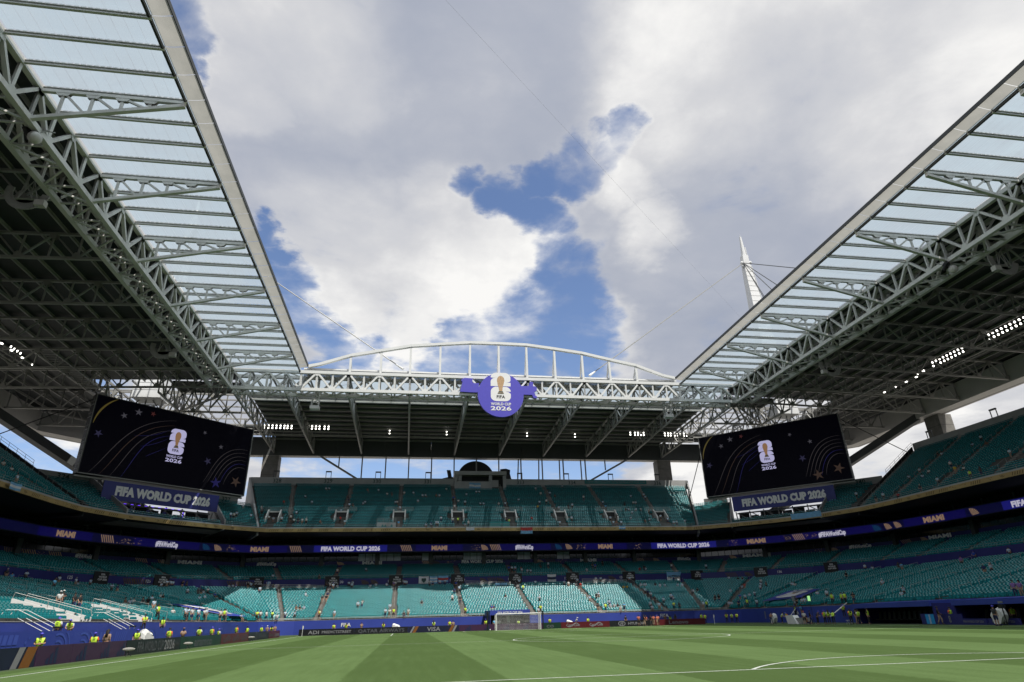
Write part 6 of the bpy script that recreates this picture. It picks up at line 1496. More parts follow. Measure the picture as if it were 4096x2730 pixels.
# broadcast table, cases and reflectors at the right corner
o_ = MB(); o_.hexa([(70.9, 87.4, 0), (70.9, 85.0, 0), (71.9, 85.0, 0), (71.9, 87.4, 0), (71.0, 87.9, 1.15), (71.0, 86.0, 1.15), (71.8, 86.0, 1.15), (71.8, 87.9, 1.15)]); o = o_.build('covered_table', 'tarp'); tag(o, 'table under a white cloth at the right corner of the pitch', 'table')
for y, lab in ((84.4, 'grey equipment case beside the white covered table, left one'), (82.9, 'grey equipment case to the right of its twin by the white table')):
    m = MB(); m.box(71.2, y, 0, 71.9, y + 1.2, .75); m.box(71.15, y - .03, .72, 71.95, y + 1.23, .8); m.box(71.17, y + .5, .3, 71.22, y + .7, .42); o = m.build('equipment_case', 'steel_grey'); tag(o, lab, 'case', 'grey equipment cases')
def lamp_stand(x, y, h, mt, lab):
    t = thing('light_panel', lab, 'light', 'lamp panels on tall stands', (x, y, 0)); m = MB(); m.tube((0, 0, 0), (0, 0, h), .03, 6)
    for a in (0, 2.1, 4.2): m.tube((0, 0, .6), (.4 * math.cos(a), .4 * math.sin(a), 0), .02, 5)
    m.build('stand', 'black', t); m = MB(); m.box(-.05, -.36, h, .05, .36, h + .75); o = m.build('panel', 'steel_dark', t); m = MB(); m.quad((-.06, .33, h + .04), (-.06, -.33, h + .04), (-.06, -.33, h + .7), (-.06, .33, h + .7)); m.build('panel_face', mt, t)
lamp_stand(72.3, 87.0, 3.0, 'text_grey', 'grey lamp panel on a tall stand by the white covered table'); lamp_stand(72.0, 82.6, 2.9, 'green_screen', 'green glowing lamp panel on a tall stand among the crew')
# covered cameras
def coveredcam(x, y, rz, s_, lab, gr=None):
    t = thing('covered_camera', lab, 'camera', gr, (x, y, 0), rz); m = MB()
    prof = [(-.45, .95), (-.42, 1.35), (-.28, 1.62), (.05, 1.66), (.35, 1.52), (.72, 1.40), (1.0, 1.25), (1.12, .98), (1.02, .66), (.95, .2), (.5, .12), (.1, .15), (-.1, .35), (-.3, .7)]
    n_ = 5
    for k_ in range(n_):
        y0, y1 = lerp(-.35, .35, k_ / n_), lerp(-.35, .35, (k_ + 1) / n_); f0, f1 = .82 + .18 * math.sin(math.pi * k_ / n_), .82 + .18 * math.sin(math.pi * (k_ + 1) / n_)
        for i in range(len(prof)):
            a, b = prof[i], prof[(i + 1) % len(prof)]; w0 = .04 * math.sin(i * 2.3 + k_); w1 = .04 * math.sin((i + 1) * 2.3 + k_)
            m.quad((a[0] * f0 * s_, (y0 + w0) * s_, a[1] * f0 * s_), (b[0] * f0 * s_, (y0 + w1) * s_, b[1] * f0 * s_), (b[0] * f1 * s_, (y1 + w1) * s_, b[1] * f1 * s_), (a[0] * f1 * s_, (y1 + w0) * s_, a[1] * f1 * s_))
    for yy, f0 in ((-.35, .82), (.35, .82)): m.poly([(a * f0 * s_, yy * s_, b * f0 * s_) for a, b in (prof if yy < 0 else prof[::-1])])
    m.build('cover', 'tarp', t); m = MB(); m.tube((0, 0, 0), (0, 0, .9), .05, 6); m.tube((-.3, 0, 0), (0, 0, .7), .03, 5); m.tube((.3, .2, 0), (0, 0, .7), .03, 5); m.build('tripod', 'black', t)
coveredcam(-5.9, 57.6, 1.35, 1.0, 'large camera under a creased white cover behind the left boards'); coveredcam(13.9, 112, 0, .9, 'small camera under a white cover behind the far boards'); coveredcam(44.0, 112, 0, .8, 'camera under a white cover right of the goal'); coveredcam(-9.9, 121, 0, .9, 'grey covered camera on the blue wall at the left far corner')
coveredcam(71.6, 92.0, 1.6, .9, 'camera under a pale cover left of the blue wall letters'); coveredcam(70.6, 50.9, 1.57, .95, 'camera under a pale cover beside the standing cameraman')
# cloth banners hung by supporters
def hung(x0, x1, y, z0, z1, mats, lab, txt=None, rowsplit=3, nm='supporters_banner', dirv=(1, 0, 0), tcol='text_dark'):
    d = V3(dirv).normalized(); n = V3((d.y, -d.x, 0)); a = V3((x0, y, 0)); W_ = (x1 - x0) if dirv == (1, 0, 0) else x1 - x0; m = MB(); cx_ = 10
    for j in range(rowsplit):
        m.cur = j % len(mats)
        za, zb = lerp(z0, z1, j / rowsplit), lerp(z0, z1, (j + 1) / rowsplit)
        for i in range(cx_):
            q = []
            for (ii, zz_) in ((i, za), (i + 1, za), (i + 1, zb), (i, zb)): s_ = ii / cx_; q.append(a + d * (W_ * s_) + n * (.05 * math.sin(s_ * 11) * (z1 - zz_ + .3)) + V3((0, 0, zz_ - .08 * math.sin(s_ * math.pi) * (1 if zz_ > z0 else .6))))
            m.quad(*q)
    t = m.build(nm, mats); tag(t, lab, 'banner')
    if txt: letters(txt, a + d * (W_ / 2) + V3((0, 0, (z0 + z1) / 2 - .05)) , d, (0, 0, 1), (z1 - z0) * .35, tcol, t, width=W_ * .85, off=.12)
    return t
hung(-15.2, -12.9, 143.2, 8.9, 10.3, ['banner_sky'], 'small light blue lettered banner at the left end of the far ledge', 'GUILLE', 1)
hung(18.2, 20.4, 143.2, 9.3, 10.8, ['banner_white'], 'white banner with green diamond crest on the ledge above section 131', None, 1)
m = MB(); m.poly([(19.3, 143.0, 9.4), (19.8, 143.0, 9.9), (19.8, 143.0, 10.35), (18.8, 143.0, 10.35), (18.8, 143.0, 9.9)]); m.build('crest', 'number_green', bpy.data.objects['supporters_banner.001'])
hung(20.6, 22.3, 143.2, 9.3, 10.8, ['banner_sky', 'banner_white'], 'light blue and white striped flag beside the crest banner above section 131', None, 5)
hung(22.5, 24.7, 143.2, 9.5, 10.9, ['banner_sky', 'banner_red', 'banner_sky'], 'blue and red banner right of the striped flag above section 131', None, 3)
hung(47.3, 49.3, 143.2, 9.2, 10.8, ['banner_white', 'banner_navy'], 'white and navy lettered banner on the ledge right of the goal', 'BAHIA', 3)
hung(76.0, 79.6, 143.2, 8.7, 10.9, ['banner_white', 'banner_sky'], 'large light blue lettered banner on the ledge toward the right corner', 'HATZERIN', 2)
hung(41.0, 43.8, 140.9, 19.5, 20.9, ['banner_sky', 'banner_red'], 'blue and red flag hanging over the gold band below 333', None, 2)
hung(28.4, 30.3, 140.9, 20.3, 21.1, ['banner_white'], 'plain white cloth hanging over the gold band below 332', None, 1)
hung(64.6, 66.2, 140.9, 20.4, 21.2, ['banner_sky', 'banner_white'], 'small light blue and white flag on the gold band below 335', None, 3)
hung(35.0, 37.6, 141.0, 8.0, 9.0, ['banner_white', 'banner_sky'], 'small pale banner on the white rails above section 132', 'ARES', 2)
hung(0, 6.4, 0, 20.0, 21.2, ['banner_sky'], 'light blue painted banner hanging from the right corner of the gold band', None, 1, dirv=(.6, -.8, 0)).location = (98.4, 123.9, 0)
hung(0, 2.4, 0, 20.1, 21.1, ['banner_sky', 'banner_white', 'banner_sky'], 'striped light blue flag at the left end of the gold band', None, 3, dirv=(.1, 1, 0)).location = (-40.0, 93, 0)
m = MB(); m.box(33.8, 141.6, 20.95, 38.6, 141.9, 22.3); o = m.build('teal_panel', 'teal_paint'); tag(o, 'teal panel screen among the front seats below 332', 'panel')
t = thing('scoring_box', 'small pale box with two arched windows beside the gangway below 330', 'booth'); m = MB(); m.box(8.4, 141.8, 20.9, 12.6, 143.6, 22.2); m.build('wall', 'concrete_wall', t)
m = MB(); railing(m, [(8.4, 141.8, 22.2), (12.6, 141.8, 22.2)], h=.9, n=3, step=1.4, r=.03); m.build('rail', 'rail', t)
for x in (9.7, 10.3, 11.7): m = MB(); m.poly([(x - .22, 141.78, 21.15), (x + .22, 141.78, 21.15), (x + .22, 141.78, 21.55), (x + .1, 141.78, 21.72), (x - .1, 141.78, 21.72), (x - .22, 141.78, 21.55)]); m.build('window', 'teal_paint', t)

# ---------------------------------------------------------------- people
def skinned(pts, edges, rad, sub=1, root=0):
    me = bpy.data.meshes.new('sk'); me.from_pydata(pts, edges, []); o = bpy.data.objects.new('sk', me); COL.objects.link(o)
    md = o.modifiers.new('s', 'SKIN'); sv = me.skin_vertices[0].data
    for i, q in enumerate(rad): sv[i].radius = q if isinstance(q, tuple) else (q, q)
    sv[root].use_root = True
    md.use_smooth_shade = True
    if sub: m2 = o.modifiers.new('u', 'SUBSURF'); m2.levels = sub; m2.render_levels = sub
    dg = bpy.context.evaluated_depsgraph_get(); dg.update(); r_ = bpy.data.meshes.new_from_object(o.evaluated_get(dg)); bpy.data.objects.remove(o); bpy.data.meshes.remove(me)
    for p in r_.polygons: p.use_smooth = True
    return r_
def pose_points(pose):
    if pose == 'sit':
        B_ = dict(pel=(0, .06, .50), che=(0, .05, .82), nec=(0, .03, 1.03), hea=(0, .0, 1.18), hL=(.10, .04, .50), kL=(.13, -.40, .50), aL=(.12, -.42, .10), tL=(.13, -.58, .05), sL=(.19, .05, .96), eL=(.25, .0, .70), wL=(.17, -.24, .60), fL=(.13, -.33, .58))
    else:
        B_ = dict(pel=(0, 0, .94), che=(0, .01, 1.26), nec=(0, .01, 1.46), hea=(0, -.02, 1.61), hL=(.10, 0, .90), kL=(.12, -.01, .50), aL=(.12, .03, .09), tL=(.14, -.13, .04), sL=(.19, .01, 1.39), eL=(.25, .04, 1.12), wL=(.24, -.05, .88), fL=(.23, -.09, .79))
    P = {}
    for k_, v in B_.items():
        P[k_] = v
        if k_.endswith('L') and len(k_) == 2: P[k_[0] + 'R'] = (-v[0], v[1], v[2])
    if pose == 'phone': P.update(eL=(.22, -.20, 1.26), wL=(.08, -.30, 1.50), fL=(.04, -.33, 1.58), eR=(-.22, -.20, 1.26), wR=(-.08, -.30, 1.50), fR=(-.04, -.33, 1.58))
    if pose == 'folded': P.update(eL=(.25, -.06, 1.14), wL=(.02, -.22, 1.17), fL=(-.08, -.20, 1.16), eR=(-.25, -.06, 1.12), wR=(-.02, -.24, 1.12), fR=(.08, -.21, 1.11))
    if pose == 'walk': P.update(kL=(.11, -.16, .52), aL=(.11, -.14, .10), tL=(.12, -.30, .05), kR=(-.11, .02, .50), aR=(-.11, .22, .12), tR=(-.12, .10, .04), eR=(-.25, -.10, 1.14), wR=(-.22, -.26, .98), fR=(-.2, -.33, .94))
    if pose == 'lean': P.update(pel=(0, .05, .92), che=(0, -.10, 1.20), nec=(0, -.20, 1.38), hea=(0, -.29, 1.50), sL=(.19, -.16, 1.31), sR=(-.19, -.16, 1.31), eL=(.24, -.22, 1.06), eR=(-.24, -.22, 1.06), wL=(.14, -.40, .98), wR=(-.14, -.40, .98), fL=(.1, -.47, .98), fR=(-.1, -.47, .98))
    if pose == 'point': P.update(eL=(.36, -.22, 1.32), wL=(.42, -.45, 1.36), fL=(.44, -.55, 1.38))
    return P
KEYS = ['pel', 'che', 'nec', 'hea', 'hL', 'kL', 'aL', 'tL', 'hR', 'kR', 'aR', 'tR', 'sL', 'eL', 'wL', 'fL', 'sR', 'eR', 'wR', 'fR']
RAD = dict(pel=(.15, .11), che=(.16, .11), nec=.055, hea=.085, h=.085, k=.06, a=.04, t=.035, s=.065, e=.042, w=.03, f=.034)
def rad(k_): return RAD.get(k_, RAD.get(k_[0]))
BE = [('pel', 'che'), ('che', 'nec'), ('nec', 'hea'), ('pel', 'hL'), ('hL', 'kL'), ('kL', 'aL'), ('aL', 'tL'), ('pel', 'hR'), ('hR', 'kR'), ('kR', 'aR'), ('aR', 'tR'), ('che', 'sL'), ('sL', 'eL'), ('eL', 'wL'), ('wL', 'fL'), ('che', 'sR'), ('sR', 'eR'), ('eR', 'wR'), ('wR', 'fR')]
def sub_mesh(P, keys, edges, grow, cutlast=None):
    pts = [P[k_] for k_ in keys]; ed = [(keys.index(a), keys.index(b)) for a, b in edges]
    rd_ = []
    for k_ in keys:
        q = rad(k_ if k_ in RAD else k_); q = q if isinstance(q, tuple) else (q, q); rd_.append((q[0] * grow, q[1] * grow))
    return skinned(pts, ed, rd_, 1)
def mid(a, b, t): return tuple(lerp(x, y, t) for x, y in zip(a, b))
BODY = {}
def body_set(pose):
    if pose in BODY: return BODY[pose]
    P = pose_points(pose); Q_ = dict(P)
    full = sub_mesh(P, KEYS, BE, 1.0)
    # shirt: trunk and upper arms
    Q_['eL'] = mid(P['sL'], P['eL'], .8); Q_['eR'] = mid(P['sR'], P['eR'], .8); Q_['pel'] = mid(P['pel'], P['che'], -.02); Q_['nec'] = mid(P['che'], P['nec'], .75)
    RAD_e = RAD['e']; RAD['e'] = .055; nk = RAD['nec']; RAD['nec'] = .075
    shirt = sub_mesh(Q_, ['pel', 'che', 'nec', 'sL', 'eL', 'sR', 'eR'], [('pel', 'che'), ('che', 'nec'), ('che', 'sL'), ('sL', 'eL'), ('che', 'sR'), ('sR', 'eR')], 1.16)
    RAD['e'] = RAD_e; RAD['nec'] = nk
    vest = shirt.copy(); bm = bmesh.new(); bm.from_mesh(vest); bm.normal_update()
    for v_ in bm.verts: v_.co = v_.co + v_.normal * .016
    bmesh.ops.delete(bm, geom=[f_ for f_ in bm.faces if abs(f_.calc_center_median().x) > .185], context='FACES'); bm.to_mesh(vest); bm.free()
    T_ = dict(P); T_['aL'] = mid(P['kL'], P['aL'], .8); T_['aR'] = mid(P['kR'], P['aR'], .8); T_['che'] = mid(P['pel'], P['che'], .18); RAD['a'] = .06; ch = RAD['che']; RAD['che'] = (.15, .11)
    tro = sub_mesh(T_, ['pel', 'che', 'hL', 'kL', 'aL', 'hR', 'kR', 'aR'], [('pel', 'che'), ('pel', 'hL'), ('hL', 'kL'), ('kL', 'aL'), ('pel', 'hR'), ('hR', 'kR'), ('kR', 'aR')], 1.13)
    S_ = dict(T_); S_['aL'] = mid(P['kL'], P['aL'], .05); S_['aR'] = mid(P['kR'], P['aR'], .05); RAD['a'] = .075
    sho = sub_mesh(S_, ['pel', 'che', 'hL', 'aL', 'hR', 'aR'], [('pel', 'che'), ('pel', 'hL'), ('hL', 'aL'), ('pel', 'hR'), ('hR', 'aR')], 1.13)
    RAD['a'] = .04; RAD['che'] = ch
    h = V3(P['hea']) + V3((0, .012, .035)); hair = MB(); 
    for a in range(5):
        for b in range(12):
            def hp(i, j): ph = math.pi * .5 * i / 5 * 1.18; th = 2 * math.pi * j / 12; r_ = .108; return (h.x + r_ * .88 * math.sin(ph) * math.cos(th), h.y + .015 + r_ * 1.08 * math.sin(ph) * math.sin(th), h.z + .01 + r_ * math.cos(ph) + (.02 if math.sin(th) < -.3 and i > 3 else 0))
            hair.quad(hp(a + 1, b), hp(a + 1, b + 1), hp(a, b + 1), hp(a, b))
    brim = MB(); brim.v = list(hair.v); brim.f = list(hair.f); brim.mi = list(hair.mi)
    brim.hexa([(h.x - .07, h.y - .20, h.z + .02), (h.x + .07, h.y - .20, h.z + .02), (h.x + .08, h.y - .07, h.z + .02), (h.x - .08, h.y - .07, h.z + .02), (h.x - .07, h.y - .20, h.z + .035), (h.x + .07, h.y - .20, h.z + .035), (h.x + .08, h.y - .07, h.z + .06), (h.x - .08, h.y - .07, h.z + .06)])
    lng = MB(); lng.v = list(hair.v); lng.f = list(hair.f); lng.mi = list(hair.mi); lng.hexa([(h.x - .10, h.y + .06, h.z - .42), (h.x + .10, h.y + .06, h.z - .42), (h.x + .10, h.y + .14, h.z - .40), (h.x - .10, h.y + .14, h.z - .40), (h.x - .095, h.y + .02, h.z + .05), (h.x + .095, h.y + .02, h.z + .05), (h.x + .08, h.y + .12, h.z + .05), (h.x - .08, h.y + .12, h.z + .05)])
    shoes = MB()
    for s_ in 'LR': a, t_ = V3(P['a' + s_]), V3(P['t' + s_]); shoes.bar(a + V3((0, .04, -.05)), t_ + (t_ - a) * .25 + V3((0, 0, .01)), .10, .08)
    skirt = None
    BODY[pose] = dict(body=full, shirt=shirt, vest=vest, trousers=tro, shorts=sho, hair=hair.mesh('hair', 'hair', True), cap=brim.mesh('cap', 'cap_blue', True), long=lng.mesh('hair', 'hair', True), shoes=shoes.mesh('shoes', 'shoe'), P=P)
    return BODY[pose]
CL = dict(striped='striped_cloth', white=(.62, .62, .60), dark=(.05, .05, .055), black=(.015, .015, .017), navy=(.02, .03, .10), sky=(.12, .42, .68), blue=(.03, .08, .40), red=(.50, .03, .03), yellow=(.62, .42, .04), brown=(.22, .12, .08), purple=(.24, .14, .36), tan=(.34, .23, .16), rstripe=(.55, .16, .10), dress=(.68, .68, .66), orange=(.85, .16, .03), vest=(.55, .80, .06))
for k_, v in list(CL.items()):
    if isinstance(v, tuple): mat('cloth_' + k_, v, .8, var=.06, scale=6)
    else:
        m_x = MAT['striped_cloth']; MAT['cloth_striped'] = m_x
        for n_ in m_x.node_tree.nodes:
            if n_.type == 'MIX': 
                for l_ in list(n_.inputs[6].links): m_x.node_tree.links.remove(l_)
                n_.inputs[6].default_value = (.20, .42, .62, 1)
WORDS = dict(striped='striped shirt', white='white shirt', dark='dark grey shirt', black='black top', navy='navy shirt', sky='sky blue shirt', blue='blue shirt', red='red shirt', yellow='yellow shirt', brown='brown top', purple='lilac shirt', tan='tan officer shirt', rstripe='red and white striped shirt', dress='white dress', vest='yellow safety vest')
_mesh_with = {}
def with_mat(me, mt):
    key = (me.name, mt)
    if key not in _mesh_with: c = me.copy(); c.materials.clear(); c.materials.append(MAT[mt]); _mesh_with[key] = c
    return _mesh_with[key]
prng = random.Random(21)
def person(pose, kind, x, y, z, rz, label, group, cap=None, sleeve=None, legs=None, lab_vest=False, scale=1.0):
    bs = body_set(pose); skin = prng.choice(['skin_a', 'skin_a', 'skin_b'])
    o = bpy.data.objects.new('person', with_mat(bs['body'], skin)); COL.objects.link(o); o.location = (x, y, z); o.rotation_euler = (0, 0, rz); s_ = scale * prng.uniform(.95, 1.04); o.scale = (s_ * 1.06, s_ * 1.06, s_)
    tag(o, label, 'person', group)
    if kind == 'vest':
        inst('shirt', with_mat(bs['shirt'], sleeve or prng.choice(['cloth_orange', 'cloth_orange', 'cloth_white', 'cloth_black'])), o)
        v = inst('safety_vest', with_mat(bs['vest'], 'safety_yellow'), o); P = bs['P']; c = V3(P['che'])
        m = MB()
        for sy in (.165, -.165):
            for (x0, z0, x1, z1) in ((-.05, -.03, .05, .0), (-.05, .10, .05, .13), (-.055, -.03, -.03, .13), (.03, -.03, .055, .13)):
                pts = [(c.x + x0, c.y + sy, c.z + z0), (c.x + x1, c.y + sy, c.z + z0), (c.x + x1, c.y + sy, c.z + z1), (c.x + x0, c.y + sy, c.z + z1)]; m.poly(pts if sy < 0 else pts[::-1])
            pts = [(c.x - .13, c.y + sy, c.z - .20), (c.x + .13, c.y + sy, c.z - .20), (c.x + .13, c.y + sy, c.z - .15), (c.x - .13, c.y + sy, c.z - .15)]; m.poly(pts if sy < 0 else pts[::-1])
        if lab_vest:
            m.build('vest_mark', 'text_dark', v)
            letters('SECURITY', (c.x, c.y + .168, c.z - .175), (-1, 0, 0), (0, 0, 1), .045, 'safety_yellow', v, width=.22, off=.004)
        inst('trousers', with_mat(bs['trousers'], 'cloth_black'), o)
    elif kind == 'dress':
        inst('dress', with_mat(bs['shirt'], 'cloth_dress'), o); m = MB(); n_ = 14
        for i in range(n_):
            a0, a1 = 2 * math.pi * i / n_, 2 * math.pi * (i + 1) / n_
            m.quad((.25 * math.cos(a0), .2 * math.sin(a0), .55), (.25 * math.cos(a1), .2 * math.sin(a1), .55), (.15 * math.cos(a1), .12 * math.sin(a1), 1.02), (.15 * math.cos(a0), .12 * math.sin(a0), 1.02))
        m.build('skirt', 'cloth_dress', o)
    else:
        inst('shirt', with_mat(bs['shirt'], 'cloth_' + kind), o)
        lg = legs or prng.choice(['shorts', 'shorts', 'trousers']); inst(lg, with_mat(bs[lg], prng.choice(['cloth_black', 'cloth_navy', 'cloth_dark', 'cloth_tan'])), o)
    if kind == 'dress': inst('hair', bs['long'], o)
    elif cap or (kind != 'vest' and prng.random() < .25): inst('cap', with_mat(bs['cap'], cap or prng.choice(['cap_blue', 'cloth_black', 'cloth_white'])), o)
    else: inst('hair', bs['long'] if prng.random() < .25 else bs['hair'], o)
    inst('shoes', bs['shoes'], o)
    return o
# staff and crew at pitch level, heading: 0 faces the camera end, pi faces the far stand
STAFF = [
 ('folded', 'vest', -5.6, 40.6, -.14, .35, 'steward with folded arms in yellow vest and blue cap, nearest behind the left boards', 'cap_blue'),
 ('st', 'vest', -5.6, 47.7, -.19, .2, 'steward in yellow vest and blue cap left of the tan shirted officer', 'cap_blue'),
 ('st', 'tan', -5.6, 49.7, -.1, 2.9, 'officer in tan shirt with back turned behind the purple board', None),
 ('st', 'vest', -5.6, 55.2, -.02, .5, 'steward in yellow vest and blue cap beside the large covered camera', 'cap_blue'),
 ('st', 'vest', -5.6, 62.8, 0, 3.0, 'steward in yellow vest with back turned behind the black board', None),
 ('folded', 'tan', -5.6, 66.7, 0, .6, 'officer in tan shirt and dark glasses behind the green board', 'cloth_brown'),
 ('st', 'vest', -5.6, 71.9, 0, 3.1, 'steward in yellow vest with back turned behind the green board', None),
 ('st', 'vest', -5.6, 79.5, -.2, 2.4, 'steward in blue cap, front one of two behind the red board', 'cap_blue'),
 ('st', 'vest', -6.4, 79.6, 0, 2.8, 'steward in blue cap, rear one of two behind the red board', 'cap_blue'),
 ('st', 'vest', -5.6, 87.7, 0, 2.5, 'steward with long hair in yellow vest below the corner stairs', None),
 ('st', 'vest', -5.6, 93.6, -.1, .9, 'steward with dark hair right of the corner stairs', None),
 ('st', 'vest', -5.6, 102.9, -.1, 3.1, 'steward in blue cap with back turned left of the two tan officers', 'cap_blue'),
 ('st', 'tan', -5.6, 107.0, 0, 3.0, 'left one of two tan shirted officers near the corner flag', None),
 ('lean', 'vest', -5.6, 110.4, -.1, .3, 'steward looking down between the two tan officers', None),
 ('st', 'tan', -5.6, 113.3, 0, 3.1, 'right one of two tan shirted officers near the corner flag', None),
 ('point', 'vest', -9.5, 50.6, .88, 3.1, 'steward with SECURITY vest and blue cap standing on the raised walkway', 'cap_blue'),
 ('lean', 'vest', -9.5, 52.5, .82, .2, 'steward leaning forward in blue cap on the raised walkway', 'cap_blue'),
 ('folded', 'vest', -10.5, 69.9, 1.3, .7, 'steward with dark cap at the end of the white gangway wall', 'cloth_black'),
 ('st', 'vest', -9.4, 71.9, 1.05, .7, 'steward with dark cap on the walkway right of his colleague', 'cloth_black'),
 ('st', 'vest', 4.0, 112, 0, .1, 'steward with long hair behind the left part of the long black board', None), ('st', 'vest', 6.0, 112, 0, 3.0, 'steward standing before the white letters on the far wall, left side', None),
 ('phone', 'tan', 8.5, 112, 0, .2, 'tan shirted officer raising his hands behind the far boards', None), ('st', 'vest', 12.1, 112, 0, 3.1, 'steward left of the small covered camera behind the far boards', None),
 ('st', 'vest', 20.5, 112, 0, 3.1, 'steward in orange sleeves above the striped navy board', None), ('st', 'vest', 23.2, 112, 0, .3, 'steward beside the tan officer right of the striped board', None),
 ('st', 'tan', 23.8, 112.3, -.1, 3.0, 'tan officer right of the striped navy board', None), ('st', 'vest', 29.4, 112, 0, .1, 'steward just left of the goal in blue cap', 'cap_blue'),
 ('st', 'sky', 30.9, 112, 0, .5, 'man in sky blue shirt at the left goal post', None), ('st', 'vest', 35.0, 111.2, -.1, 3.1, 'steward seen through the goal net', None),
 ('st', 'vest', 40.7, 112, 0, 3.1, 'steward right of the goal behind the green board', None), ('st', 'vest', 47.6, 112, -.1, .2, 'steward behind the red board with script logos', None),
 ('lean', 'white', 45.4, 112, 0, 1.4, 'photographer bending over the covered camera right of the goal', None),
 ('st', 'rstripe', 55.4, 107.6, 0, 3.0, 'man in red striped shirt at the left of the group by the far boards', None), ('st', 'black', 54.4, 111.5, 0, .4, 'man in black beside a camera behind the far boards', None),
 ('walk', 'black', 56.3, 107.4, 0, 1.2, 'woman in black walking, left in the group by the far boards', None), ('st', 'rstripe', 56.8, 107.9, 0, 2.9, 'man in red striped shirt just behind the woman in black', None),
 ('walk', 'black', 57.4, 107.2, 0, -1.2, 'person in long black clothes in the middle of the group', None), ('st', 'rstripe', 58.0, 107.4, 0, 2.8, 'tall man in red striped shirt right of the middle of the group', None),
 ('st', 'rstripe', 58.6, 107.3, 0, -2.6, 'man in red striped shirt and white shorts in the group', None), ('st', 'rstripe', 59.0, 107.9, 0, 3.0, 'man in red striped shirt at the right of the group', None),
 ('st', 'brown', 62.0, 112, 0, .2, 'man in brown before the white wall letters at the right', None), ('st', 'vest', 62.9, 112, -.1, 3.1, 'steward right of the white wall letters at the right', None), ('st', 'dark', 63.9, 112, 0, 3.1, 'man in dark shirt above the right hand red board', None),
 ('st', 'vest', 68.9, 112, 0, 3.0, 'steward at the right end of the far red board, left one', None), ('st', 'vest', 69.6, 112, -.1, 3.1, 'steward at the right end of the far red board, right one', None),
 ('st', 'vest', 73.8, 112, 0, 2.6, 'first of three stewards in a row before the shaded blue wall', None), ('st', 'vest', 74.8, 112, 0, 3.0, 'middle of three stewards in a row before the shaded blue wall', None), ('walk', 'vest', 75.8, 112, 0, 2.8, 'last of three stewards in a row before the shaded blue wall', None), ('st', 'vest', 79.6, 112, 0, 3.0, 'lone steward left of the white 26 emblem on the wall', None),
 ('lean', 'brown', 68.9, 88.3, 0, 2.2, 'crew member in brown bending beside the corner rail', None), ('lean', 'vest', 74, 94.0, 0, .8, 'steward in orange sleeves handing something over the white table', None), ('lean', 'vest', 74, 92.3, 0, -1.6, 'steward at the white table in a blue cap facing his colleague', 'cap_blue'),
 ('st', 'vest', 78.6, 97.4, .9, .6, 'steward at the head of the corner stairs in orange sleeves', 'cap_blue'), ('st', 'sky', 78.6, 95.6, .9, .6, 'bald man in striped sky blue shirt at the head of the corner stairs', None),
 ('st', 'white', 69.7, 81.1, 0, 2.8, 'woman in white top and pink cap with the television crew', 'cloth_rstripe'), ('walk', 'black', 69.9, 80.0, 0, 1.0, 'man in black shirt and beige trousers with the television crew', None), ('sit', 'brown', 69.7, 80.5, -.3, .9, 'crouching person in reddish top by the television crew', None),
 ('lean', 'navy', 70.0, 78.6, 0, .4, 'bald man in navy leaning over the black case', None), ('st', 'vest', 70.2, 77.3, 0, .2, 'steward with blue cap leftmost of the three by the stair rail', 'cap_blue'), ('st', 'vest', 70.3, 76.6, 0, 3.0, 'steward with back turned in the middle of the three by the stair rail', None), ('lean', 'vest', 70.4, 75.8, 0, 2.2, 'steward at the right of the three by the stair rail', None),
 ('st', 'vest', 70.7, 72.7, 0, 3.1, 'steward beside the small white folding stool', None), ('st', 'black', 71.2, 72.3, 0, .2, 'man in black between two stewards near the folding stool', None), ('walk', 'vest', 70.9, 71.5, 0, 3.0, 'steward with white stick right of the folding stool', None), ('st', 'vest', 71.1, 70.0, 0, .6, 'steward with orange sleeves at the corner of the team shelter', None),
 ('st', 'vest', 73.2, 59.7, -.1, .3, 'steward between the two team shelters', None), ('st', 'vest', 74, 53.0, -.1, 2.6, 'steward behind the cameraman at the right edge', None), ('point', 'dark', 68.6, 49.6, 0, 1.7, 'cameraman in dark clothes and white shoes at the right touchline', 'cap_blue'),
 ('st', 'vest', 78.3, 84.6, .7, 2.6, 'steward with blue cap at the top of the white stair rail', 'cap_blue'), ('walk', 'black', 71.2, 59.1, 0, .7, 'person in black shorts at the end of the team shelter', None)]
for po, kd, x, y, z, rz, lab, cp_ in STAFF:
    ps_ = 'stand' if po == 'st' else po
    person(ps_, kd, x, y, z, rz, lab, 'stewards and staff around the pitch', cap=cp_, lab_vest=True, legs='trousers' if kd in ('tan', 'black') else None)
m = MB()
for a, b in (((70.6, 73.6, 0), (70.6, 73.4, .45)), ((70.6, 73.1, 0), (70.6, 73.3, .45)), ((71.0, 73.6, 0), (71.0, 73.4, .45)), ((71, 73.1, 0), (71, 73.3, .45))): m.tube(a, b, .02, 5)
m.box(70.55, 73.1, .45, 71.05, 73.6, .49); o = m.build('folding_stool', 'white_paint'); tag(o, 'small white folding stool beside a steward at the right touchline', 'stool')
m = MB(); m.tube((79.2, 97.8, 2.2), (74.0, 92.6, .4), .06, 6); o = m.build('stair_rail', 'white_paint'); tag(o, 'white stair rail at the far right corner by the white table', 'railing')
m = MB(); m.tube((78.8, 84.2, 2.6), (72.2, 79.0, .9), .06, 6); o = m.build('stair_rail', 'white_paint'); tag(o, 'white stair rail descending behind the television crew', 'railing')
t = thing('television_camera', 'black television camera above the cameraman at the right edge', 'camera', None, (68.9, 48.9, 1.55), .5)
